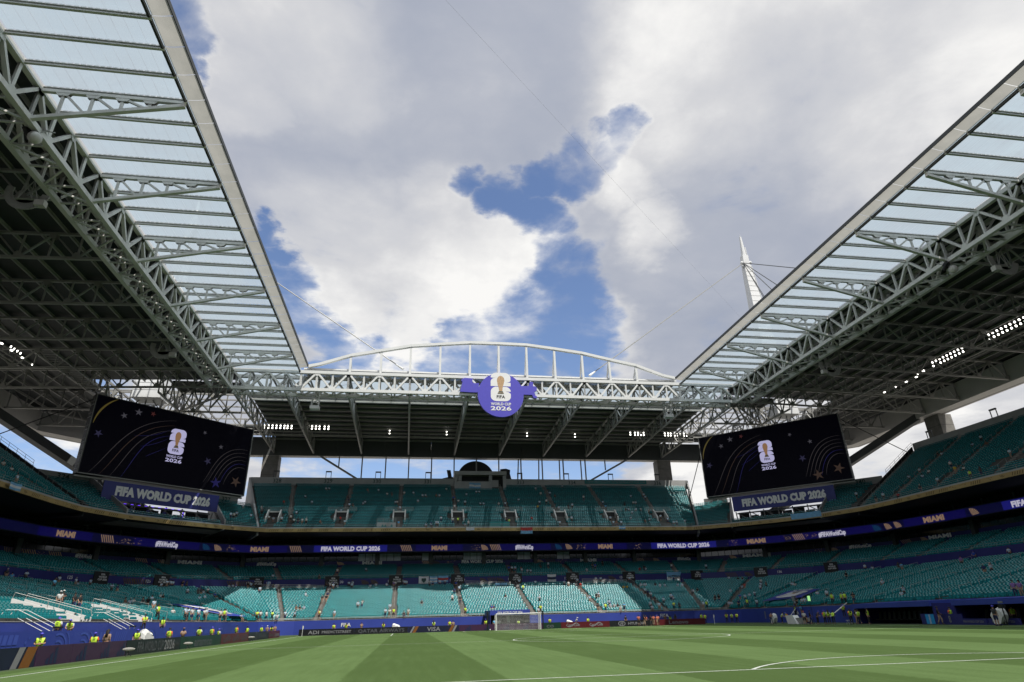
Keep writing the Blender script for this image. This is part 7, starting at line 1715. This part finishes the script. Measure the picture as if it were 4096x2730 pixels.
m = MB(); m.box(-.5, -.16, -.12, .35, .16, .22); m.tube((.35, 0, .05), (.75, 0, .05), .12, 10); m.build('camera_body', 'black', t); m = MB(); m.box(-.55, -.2, .3, -.1, .05, .48); m.build('viewfinder', 'text_grey', t); m = MB(); m.tube((0, 0, -1.5), (0, 0, -.1), .05, 6); m.build('support', 'black', t)

PT = [(-41.84,106.74,8.53,'L','st','striped'),
(-41.0,113.97,8.53,'L','sit','dark'),
(-34.1,99.39,6.86,'L','st','sky'),
(-39.59,111.97,8.2,'L','st','striped'),
(-17.38,66.5,3.52,'L','st','white'),
(-18.23,68.85,3.69,'L','st','black'),
(-16.52,67.59,3.35,'L','st','black'),
(-15.66,66.77,3.19,'L','st','black'),
(-38.45,114.98,8.03,'L','st','striped'),
(-38.23,115.44,8.03,'L','sit','striped'),
(-37.28,117.48,8.03,'L','st','striped'),
(-32.99,115.65,7.03,'L','st','striped'),
(-32.13,115.68,6.86,'L','st','navy'),
(-20.67,90.48,4.19,'L','sit','brown'),
(-20.66,92.01,4.19,'L','sit','striped'),
(-22.31,97.53,4.52,'L','sit','white'),
(-22.97,102.63,4.69,'L','sit','dark'),
(-19.79,95.76,4.02,'L','st','black'),
(-17.28,90.95,3.52,'L','st','striped'),
(-25.91,114.35,5.53,'L','sit','striped'),
(-26.41,119.45,6.03,'L','sit','white'),
(-25.81,118.92,5.86,'L','sit','black'),
(-13.9,88.37,2.85,'L','sit','white'),
(-11.36,85.11,2.35,'L','st','striped'),
(-11.36,85.87,2.35,'L','st','striped'),
(-11.36,87.77,2.35,'L','st','white'),
(-11.36,90.43,2.35,'L','st','striped'),
(-11.35,93.09,2.35,'L','st','white'),
(-11.35,93.85,2.35,'L','st','striped'),
(-11.35,101.16,2.35,'L','st','white'),
(-11.34,103.69,2.35,'L','st','white'),
(-11.35,103.08,2.35,'L','st','vest'),
(-28.16,135.12,8.53,'L','phone','black'),
(-27.57,135.78,8.53,'L','st','dark'),
(-24.93,128.4,6.86,'L','st','striped'),
(-23.52,130.13,6.86,'L','st','dark'),
(-23.13,130.6,6.86,'L','st','dark'),
(-23.03,131.78,7.03,'L','sit','striped'),
(-22.48,132.39,7.03,'L','st','white'),
(-20.69,131.18,6.53,'L','sit','blue'),
(-21.8,125.69,5.86,'L','sit','striped'),
(-21.37,127.37,6.03,'L','sit','striped'),
(-31.01,131.92,8.53,'L','sit','striped'),
(-30.25,132.77,8.53,'L','st','striped'),
(-29.75,133.33,8.53,'L','st','striped'),
(-29.5,133.61,8.53,'L','st','striped'),
(-20.65,140.21,8.53,'L','sit','striped'),
(-20.0,140.59,8.53,'L','sit','striped'),
(-17.24,141.45,8.37,'L','st','black'),
(-16.71,141.76,8.37,'L','st','striped'),
(-14.21,138.86,7.36,'L','st','striped'),
(-11.04,112.7,2.35,'L','sit','striped'),
(-9.75,118.24,2.35,'L','st','vest'),
(-9.35,119.01,2.35,'L','st','white'),
(-8.55,120.03,2.35,'L','st','white'),
(-7.75,121.04,2.35,'L','st','vest'),
(-11.36,75.61,2.35,'L','st','vest'),
(-42.33,102.55,8.53,'L','st','dark'),
(-42.19,103.7,8.53,'L','sit','sky'),
(-4.6,136.39,6.5,'L','sit','striped'),
(-12.46,143.02,8.53,'L','sit','black'),
(-11.32,143.04,8.53,'L','sit','black'),
(-4.73,127.22,3.82,'L','sit','brown'),
(-4.12,127.31,3.82,'L','sit','black'),
(-3.36,127.31,3.82,'L','sit','striped'),
(-5.71,121.88,2.35,'L','st','striped'),
(-4.12,122.32,2.35,'L','phone','striped'),
(-6.98,121.41,2.35,'L','sit','white'),
(-0.03,132.27,5.28,'L','st','black'),
(-0.08,134.75,6.01,'L','st','navy'),
(-0.8,132.27,5.28,'L','st','dark'),
(-1.41,143.02,8.46,'L','st','dark'),
(-0.62,142.19,8.21,'L','st','white'),
(0.16,141.37,7.97,'L','st','striped'),
(0.92,142.19,8.21,'L','sit','striped'),
(0.17,122.35,2.35,'L','st','white'),
(0.17,122.35,2.35,'L','st','vest'),
(2.83,122.35,2.35,'L','st','striped'),
(4.01,141.37,7.97,'L','st','striped'),
(6.55,127.31,3.82,'L','st','striped'),
(7.3,128.14,4.06,'L','phone','white'),
(7.84,142.19,8.21,'L','sit','striped'),
(8.98,143.02,8.46,'L','sit','striped'),
(3.21,143.02,8.46,'L','st','striped'),
(3.98,143.02,8.46,'L','st','striped'),
(12.67,125.66,3.33,'L','st','striped'),
(11.96,122.35,2.35,'L','st','striped'),
(12.72,122.35,2.35,'L','st','white'),
(13.48,122.35,2.35,'L','st','vest'),
(12.84,142.19,8.21,'L','st','purple'),
(13.23,142.19,8.21,'L','st','white'),
(15.14,143.02,8.46,'L','st','striped'),
(15.53,143.02,8.46,'L','st','striped'),
(16.14,122.35,2.35,'L','st','white'),
(15.38,122.35,2.35,'L','sit','dark'),
(18.74,128.96,4.3,'L','sit','dark'),
(25.57,135.58,6.26,'L','st','navy'),
(24.83,130.62,4.79,'L','st','white'),
(25.93,141.37,7.97,'L','st','dark'),
(26.31,141.37,7.97,'L','st','blue'),
(26.71,137.23,6.75,'L','st','striped'),
(26.36,129.79,4.55,'L','st','dark'),
(20.54,142.19,8.21,'L','st','white'),
(21.3,143.02,8.46,'L','sit','navy'),
(22.84,143.02,8.46,'L','st','striped'),
(23.99,143.02,8.46,'L','st','striped'),
(11.29,143.02,8.46,'L','sit','striped'),
(26.78,122.35,2.35,'L','st','vest'),
(32.1,124.83,3.08,'L','sit','blue'),
(32.48,124.83,3.08,'L','sit','navy'),
(35.91,132.27,5.28,'L','sit','dark'),
(40.52,137.23,6.75,'L','st','vest'),
(40.54,142.19,8.21,'L','st','striped'),
(42.4,128.96,4.3,'L','st','striped'),
(40.84,122.35,2.35,'L','sit','striped'),
(41.22,122.35,2.35,'L','st','vest'),
(50.53,140.54,7.72,'L','st','striped'),
(51.29,139.71,7.48,'L','st','white'),
(52.47,143.02,8.46,'L','st','dark'),
(54.0,142.19,8.21,'L','st','striped'),
(53.57,138.06,6.99,'L','st','red'),
(58.63,143.02,8.46,'L','st','striped'),
(59.79,143.02,8.46,'L','st','striped'),
(58.62,142.19,8.21,'L','sit','striped'),
(44.39,143.02,8.46,'L','sit','striped'),
(62.1,143.02,8.46,'L','sit','striped'),
(63.25,143.02,8.46,'L','sit','striped'),
(63.15,137.23,6.75,'L','sit','yellow'),
(63.92,137.23,6.75,'L','sit','yellow'),
(52.69,128.14,4.06,'L','st','striped'),
(54.62,129.79,4.55,'L','st','black'),
(55.39,130.62,4.79,'L','st','striped'),
(55.7,124.83,3.08,'L','st','striped'),
(55.69,124.0,2.84,'L','sit','striped'),
(56.45,124.0,2.84,'L','sit','white'),
(57.21,124.0,2.84,'L','sit','black'),
(57.18,122.35,2.35,'L','sit','white'),
(57.95,122.35,2.35,'L','st','sky'),
(54.14,122.35,2.35,'L','st','vest'),
(52.62,122.35,2.35,'L','st','dark'),
(66.72,143.02,8.46,'L','st','striped'),
(67.79,138.89,7.23,'L','sit','striped'),
(68.55,138.89,7.23,'L','sit','striped'),
(68.94,138.89,7.23,'L','sit','striped'),
(71.24,138.89,7.23,'L','sit','dark'),
(71.99,138.06,6.99,'L','sit','striped'),
(73.13,138.03,6.99,'L','sit','striped'),
(76.16,137.9,6.99,'L','sit','striped'),
(77.21,137.85,6.99,'L','sit','striped'),
(66.52,133.1,5.53,'L','st','striped'),
(66.49,131.44,5.04,'L','st','navy'),
(66.45,129.79,4.55,'L','st','striped'),
(66.01,126.48,3.57,'L','st','dark'),
(67.51,125.66,3.33,'L','st','striped'),
(70.24,128.14,4.06,'L','st','striped'),
(70.62,128.14,4.06,'L','sit','striped'),
(63.66,123.17,2.59,'L','st','striped'),
(63.65,122.35,2.35,'L','sit','striped'),
(65.17,122.35,2.35,'L','st','striped'),
(68.21,122.35,2.35,'L','st','vest'),
(69.35,122.35,2.35,'L','st','dark'),
(77.19,132.6,5.53,'L','sit','striped'),
(78.51,133.1,5.69,'L','sit','black'),
(74.15,121.76,2.35,'L','st','striped'),
(74.73,121.48,2.35,'L','st','vest'),
(89.38,139.06,8.37,'L','sit','striped'),
(90.5,136.92,8.03,'L','sit','black'),
(91.31,136.45,8.03,'L','sit','black'),
(87.43,128.79,5.86,'L','st','red'),
(87.28,129.75,6.03,'L','sit','striped'),
(83.71,128.21,5.19,'L','sit','striped'),
(81.65,120.62,3.52,'L','st','blue'),
(82.19,119.64,3.52,'L','st','striped'),
(84.25,121.57,4.19,'L','sit','striped'),
(84.48,119.87,4.02,'L','st','striped'),
(78.15,124.48,3.52,'L','st','black'),
(78.74,123.96,3.52,'L','st','black'),
(78.54,119.64,2.68,'L','sit','striped'),
(78.79,119.02,2.68,'L','sit','striped'),
(78.58,115.74,2.35,'L','st','navy'),
(78.98,113.26,2.35,'L','st','vest'),
(88.37,124.14,5.36,'L','st','striped'),
(91.51,129.06,6.69,'L','st','white'),
(79.31,110.31,2.35,'L','st','striped'),
(-48.33,104.15,25.37,'U','sit','white'),
(-46.82,104.04,24.48,'U','sit','white'),
(-41.72,97.1,21.35,'U','st','striped'),
(-22.77,141.01,22.75,'K','st','striped'),
(-22.24,141.47,22.75,'K','st','white'),
(-22.05,142.78,23.21,'K','st','striped'),
(-22.85,150.22,26.45,'K','sit','striped'),
(-19.73,146.0,23.68,'K','sit','striped'),
(-18.0,147.87,24.98,'U','st','white'),
(-13.19,160.23,33.14,'U','sit','dark'),
(-5.63,158.87,32.23,'U','sit','striped'),
(-4.88,158.87,32.23,'U','sit','striped'),
(-9.83,154.76,29.51,'U','sit','striped'),
(-7.72,152.03,27.7,'U','sit','striped'),
(-14.17,152.01,27.7,'U','sit','red'),
(0.51,153.4,28.61,'U','st','dark'),
(4.74,158.19,31.78,'U','sit','brown'),
(7.44,158.19,31.78,'U','sit','striped'),
(9.75,156.14,30.42,'U','sit','white'),
(10.9,156.14,30.42,'U','sit','dark'),
(4.35,151.35,27.25,'U','sit','striped'),
(4.74,152.04,27.7,'U','sit','striped'),
(12.05,152.04,27.7,'U','sit','striped'),
(12.44,152.04,27.7,'U','sit','white'),
(13.98,156.82,30.87,'U','sit','white'),
(16.29,156.82,30.87,'U','sit','striped'),
(18.6,155.45,29.97,'U','sit','striped'),
(19.37,155.45,29.97,'U','sit','striped'),
(22.06,155.45,29.97,'U','sit','brown'),
(22.83,155.45,29.97,'U','sit','striped'),
(17.45,152.72,28.15,'U','sit','striped'),
(24.76,158.87,32.23,'U','sit','white'),
(29.77,156.14,30.42,'U','sit','striped'),
(32.46,157.5,31.33,'U','sit','striped'),
(33.23,157.5,31.33,'U','sit','striped'),
(27.46,152.72,28.15,'U','sit','white'),
(29.0,151.35,27.25,'U','st','striped'),
(26.3,153.4,28.61,'U','st','blue'),
(26.3,149.3,25.89,'U','st','white'),
(32.84,151.35,27.25,'U','sit','striped'),
(33.62,151.35,27.25,'U','sit','striped'),
(37.46,151.35,27.25,'U','sit','white'),
(39.0,150.67,26.79,'U','st','striped'),
(1.28,149.99,26.34,'U','st','striped'),
(2.04,150.67,26.79,'U','sit','dark'),
(-1.03,146.57,24.07,'U','st','striped'),
(-0.26,147.25,24.53,'U','st','striped'),
(-1.42,145.2,23.17,'U','st','dark'),
(-10.2,147.22,24.53,'U','sit','striped'),
(-10.83,144.48,22.71,'U','st','white'),
(-9.81,143.12,21.81,'U','st','white'),
(-8.93,143.12,21.81,'U','st','dark'),
(-8.04,143.13,21.81,'U','st','white'),
(-7.16,143.13,21.81,'U','st','white'),
(-4.11,143.15,21.81,'U','sit','brown'),
(-12.63,143.78,22.26,'U','st','striped'),
(0.12,143.84,22.26,'U','st','red'),
(1.28,142.47,21.35,'U','st','striped'),
(13.21,148.62,25.43,'U','st','striped'),
(13.21,141.79,20.9,'U','st','sky'),
(22.83,143.84,22.26,'U','st','striped'),
(19.37,141.79,20.9,'U','sit','striped'),
(20.53,141.79,20.9,'U','sit','striped'),
(21.68,141.79,20.9,'U','st','striped'),
(22.06,141.79,20.9,'U','st','striped'),
(25.53,143.15,21.81,'U','st','white'),
(26.69,143.15,21.81,'U','st','vest'),
(28.23,141.79,20.9,'U','sit','striped'),
(29.0,141.79,20.9,'U','st','white'),
(-17.75,147.19,24.53,'U','st','dark'),
(-18.24,148.56,25.43,'U','st','white'),
(-16.2,145.13,23.17,'U','sit','striped'),
(-15.66,145.14,23.17,'U','sit','white'),
(-14.52,144.46,22.71,'U','sit','striped'),
(51.71,156.14,30.42,'U','st','striped'),
(49.79,152.04,27.7,'U','st','white'),
(47.86,151.35,27.25,'U','st','striped'),
(49.4,156.82,30.87,'U','sit','white'),
(48.63,159.55,32.69,'U','sit','striped'),
(42.85,153.4,28.61,'U','sit','striped'),
(47.09,149.99,26.34,'U','sit','yellow'),
(52.87,155.45,29.97,'U','sit','brown'),
(56.33,160.92,33.59,'U','sit','striped'),
(60.18,154.09,29.06,'U','st','white'),
(54.79,149.3,25.89,'U','st','black'),
(55.94,149.99,26.34,'U','st','striped'),
(52.1,148.62,25.43,'U','st','striped'),
(54.02,143.84,22.26,'U','st','striped'),
(44.4,144.52,22.71,'U','sit','red'),
(50.56,141.79,20.9,'U','st','striped'),
(64.42,151.35,27.25,'U','st','striped'),
(64.42,149.3,25.89,'U','st','sky'),
(70.19,151.35,27.25,'U','sit','dark'),
(73.55,155.45,29.97,'U','sit','striped'),
(73.47,152.03,27.7,'U','sit','striped'),
(72.82,152.04,27.7,'U','sit','white'),
(77.21,155.45,29.97,'U','st','striped'),
(77.07,154.08,29.06,'U','st','striped'),
(72.12,148.62,25.43,'U','sit','striped'),
(73.39,148.62,25.43,'U','sit','white'),
(70.58,147.25,24.53,'U','sit','striped'),
(69.42,148.62,25.43,'U','sit','dark'),
(70.19,148.62,25.43,'U','sit','striped'),
(75.26,147.92,24.98,'U','sit','brown'),
(69.03,144.52,22.71,'U','sit','striped'),
(72.12,143.15,21.81,'U','sit','brown'),
(73.53,143.83,22.26,'U','sit','striped'),
(65.57,144.52,22.71,'U','st','dark'),
(63.64,143.84,22.26,'U','st','striped'),
(63.64,141.79,20.9,'U','st','striped'),
(64.42,141.79,20.9,'U','st','brown'),
(65.57,141.79,20.9,'U','st','striped'),
(76.72,144.49,22.71,'U','st','striped'),
(77.94,143.11,21.81,'U','st','striped'),
(79.06,142.42,21.35,'U','sit','striped'),
(79.52,141.73,20.9,'U','st','striped'),
(82.36,143.08,21.81,'U','sit','striped'),
(38.23,143.84,22.26,'U','st','dark'),
(38.62,142.47,21.35,'U','st','vest'),
(124.47,107.85,30.28,'U','sit','dark'),
(123.84,106.28,29.84,'U','sit','striped'),
(124.12,98.85,29.84,'U','sit','striped'),
(125.67,98.05,30.73,'U','st','striped'),
(122.75,94.55,28.94,'U','sit','brown'),
(116.55,97.6,25.37,'U','st','white'),
(113.63,94.01,23.58,'U','st','yellow'),
(113.69,92.27,23.58,'U','sit','white'),
(118.42,107.29,26.71,'U','sit','striped'),
(116.37,102.92,25.37,'U','sit','white'),
(116.07,107.89,25.37,'U','sit','striped'),
(114.85,103.09,24.48,'U','sit','striped'),
(110.54,95.29,21.79,'U','st','striped'),
(110.04,87.8,21.35,'U','st','vest'),
(110.11,85.7,21.35,'U','st','dark'),
(108.94,97.99,20.9,'U','st','dark'),
(108.76,103.59,20.9,'U','sit','red'),
(109.18,107.99,21.35,'U','st','striped'),
(108.3,109.11,20.9,'U','st','dark'),
(112.24,119.47,23.68,'K','st','striped'),
(114.77,83.6,24.03,'U','st','striped'),
(92.04,92.69,4.86,'L','sit','striped'),
(81.92,76.18,2.85,'L','phone','striped'),
(81.07,75.73,2.68,'L','sit','striped'),
(83.57,95.38,3.19,'L','st','striped'),
(86.0,101.55,3.69,'L','sit','striped'),
(93.79,121.01,6.03,'L','sit','striped'),
(93.5,119.72,5.86,'L','sit','white'),
(79.36,88.15,2.35,'L','st','vest'),
(79.36,85.87,2.35,'L','st','vest'),
(79.36,85.11,2.35,'L','st','vest'),
(79.36,83.21,2.35,'L','st','black'),
(79.35,97.65,2.35,'L','st','dark'),
(79.35,98.03,2.35,'L','sit','striped'),
(80.2,97.35,2.52,'L','sit','striped'),
(80.2,96.59,2.52,'L','sit','striped'),
(100.91,113.42,6.86,'L','st','black'),
(94.75,75.59,5.36,'L','st','navy'),
(95.61,75.27,5.53,'L','phone','striped'),
(79.36,57.14,2.35,'L','st','purple'),
(79.36,56.42,2.35,'L','st','purple'),
(105.92,104.23,7.7,'L','st','sky'),
(107.34,106.71,8.03,'L','st','dark'),
(108.09,116.96,8.53,'L','st','striped'),
(108.72,115.65,8.53,'L','sit','striped'),
(105.63,90.39,7.53,'L','st','purple'),
(110.68,92.77,8.53,'L','st','blue'),
(110.81,86.14,8.53,'L','st','striped'),
(89.59,125.97,5.86,'L','st','striped'),
(90.68,125.68,6.03,'L','st','dark'),
(6.28,148.97,12.07,'C','sit','striped'),
(0.12,147.13,11.4,'C','st','white'),
(-3.34,144.38,10.4,'C','sit','dark'),
(-13.17,145.14,10.73,'C','sit','striped'),
(40.55,147.13,11.4,'C','st','striped'),
(39.78,147.13,11.4,'C','st','striped'),
(42.09,148.05,11.73,'C','sit','brown'),
(39.01,147.13,11.4,'C','st','blue'),
(39.78,147.13,11.4,'C','st','striped'),
(40.55,147.13,11.4,'C','st','sky'),
(42.09,147.13,11.4,'C','sit','striped'),
(47.09,149.88,12.4,'C','sit','dark'),
(49.02,149.88,12.4,'C','st','striped'),
(43.24,146.22,11.07,'C','sit','striped'),
(44.01,146.22,11.07,'C','sit','striped'),
(57.49,146.22,11.07,'C','sit','striped'),
(59.8,148.97,12.07,'C','st','dark'),
(60.18,148.05,11.73,'C','st','blue'),
(62.88,150.8,12.73,'C','st','black'),
(70.58,146.22,11.07,'C','sit','red'),
(71.73,146.22,11.07,'C','st','black'),
(72.12,146.22,11.07,'C','sit','striped'),
(79.04,147.0,11.4,'C','st','white'),
(86.99,144.99,11.07,'C','st','striped')]
BN_ = ['first', 'second', 'third', 'fourth', 'fifth', 'sixth', 'seventh', 'eighth', 'ninth']
CUT = {'L': [-16, -.25, 13.2, 26.8, 39.9, 53.3, 66.8, 83.5], 'C': [-13.2, .2, 13.7, 27, 39.7, 53.6, 67, 80.5], 'U': [-26, -12.3, .6, 13.2, 26.6, 39.1, 51.5, 64.2, 77.2, 93.2]}
def where(t_, x, y):
    tk = t_ if t_ in 'LC' else 'U'; tn = {'L': 'lower', 'C': 'middle', 'U': 'upper'}[tk]
    if t_ != 'K' and y > (121 if tk == 'L' else 141):
        c = CUT[tk]
        for i in range(len(c) - 1):
            if c[i] <= x < c[i + 1]: return '%s block of far %s stand' % (BN_[i], tn)
    side = 'left' if x < 34 else 'right'
    return ('%s %s stand' % (side, tn)) if y < 112 else ('%s %s corner' % (side, tn))
rowsP = sorted(PT, key=lambda q: (V3(q[:3]) - CAM).length)
NTH = ['', 'second', 'third', 'fourth', 'fifth', 'sixth', 'seventh', 'eighth', 'ninth', 'tenth', 'eleventh', 'twelfth']
keep = rowsP[:300 - len(STAFF) - 2]; far_crowd = rowsP[300 - len(STAFF) - 2:]
lab_of = {}
groups_ = {}
for i, q in enumerate(keep):
    x, y, z, t_, po, kd = q
    who = {'vest': 'steward'}.get(kd, 'supporter'); act = {'sit': 'seated', 'st': 'standing', 'phone': 'raising phone'}[po]
    groups_.setdefault((who, WORDS[kd], act, where(t_, x, y)), []).append((math.atan2(x - CAM.x, y - CAM.y), i))
for (who, wd, act, wh), lst in groups_.items():
    lst.sort(); n_ = len(lst)
    for j, (_, i) in enumerate(lst):
        pos = '' if n_ == 1 else (', leftmost' if j == 0 else (', rightmost' if j == n_ - 1 else ', %s' % NTH[min(j, 11)]))
        lab_of[i] = '%s in %s %s, %s%s' % (who, wd, act, wh, pos)
for i, (x, y, z, t_, po, kd) in enumerate(keep):
    rz = math.atan2(x - 34, -(60 - y)) if False else 0
    d = V3((34 - x, 45 - y, 0)); rz = math.atan2(d.y, d.x) + math.pi / 2 + prng.uniform(-.5, .5)
    l_ = lab_of[i]
    person({'st': prng.choice(['stand', 'stand', 'folded', 'walk']), 'sit': 'sit', 'phone': 'phone'}[po], kd, x, y, z + (.0 if po != 'sit' else -.02), rz, l_, 'supporters and stewards in the stands', sleeve=None)
# the rest of the supporters, only a few pixels each, as one mass
mv, mf, mm = [], [], []; mats_ = []
def addm(me_, mt, M_):
    if mt not in mats_: mats_.append(mt)
    k_ = mats_.index(mt); b0 = len(mv); mv.extend([tuple(M_ @ v.co) for v in me_.vertices])
    for p in me_.polygons: mf.append(tuple(b0 + i for i in p.vertices)); mm.append(k_)
for x, y, z, t_, po, kd in far_crowd:
    bs = body_set('sit' if po == 'sit' else 'stand'); d = V3((34 - x, 45 - y, 0)); M_ = Matrix.Translation((x, y, z)) @ Matrix.Rotation(math.atan2(d.y, d.x) + math.pi / 2 + prng.uniform(-.4, .4), 4, 'Z')
    addm(bs['body'], prng.choice(['skin_a', 'skin_b']), M_); addm(bs['shirt'], 'cloth_' + ('orange' if kd == 'vest' else kd), M_); addm(bs['shorts'], prng.choice(['cloth_black', 'cloth_navy']), M_); addm(bs['hair'], 'hair', M_)
    if kd == 'vest': addm(bs['vest'], 'safety_yellow', M_)
me_ = bpy.data.meshes.new('distant_supporters'); me_.from_pydata(mv, [], mf)
for q in mats_: me_.materials.append(MAT[q])
me_.polygons.foreach_set('material_index', mm); me_.update()
o = bpy.data.objects.new('distant_supporters', me_); COL.objects.link(o); tag(o, 'scattered tiny supporters far up in the upper stand', 'crowd'); o['kind'] = 'stuff'
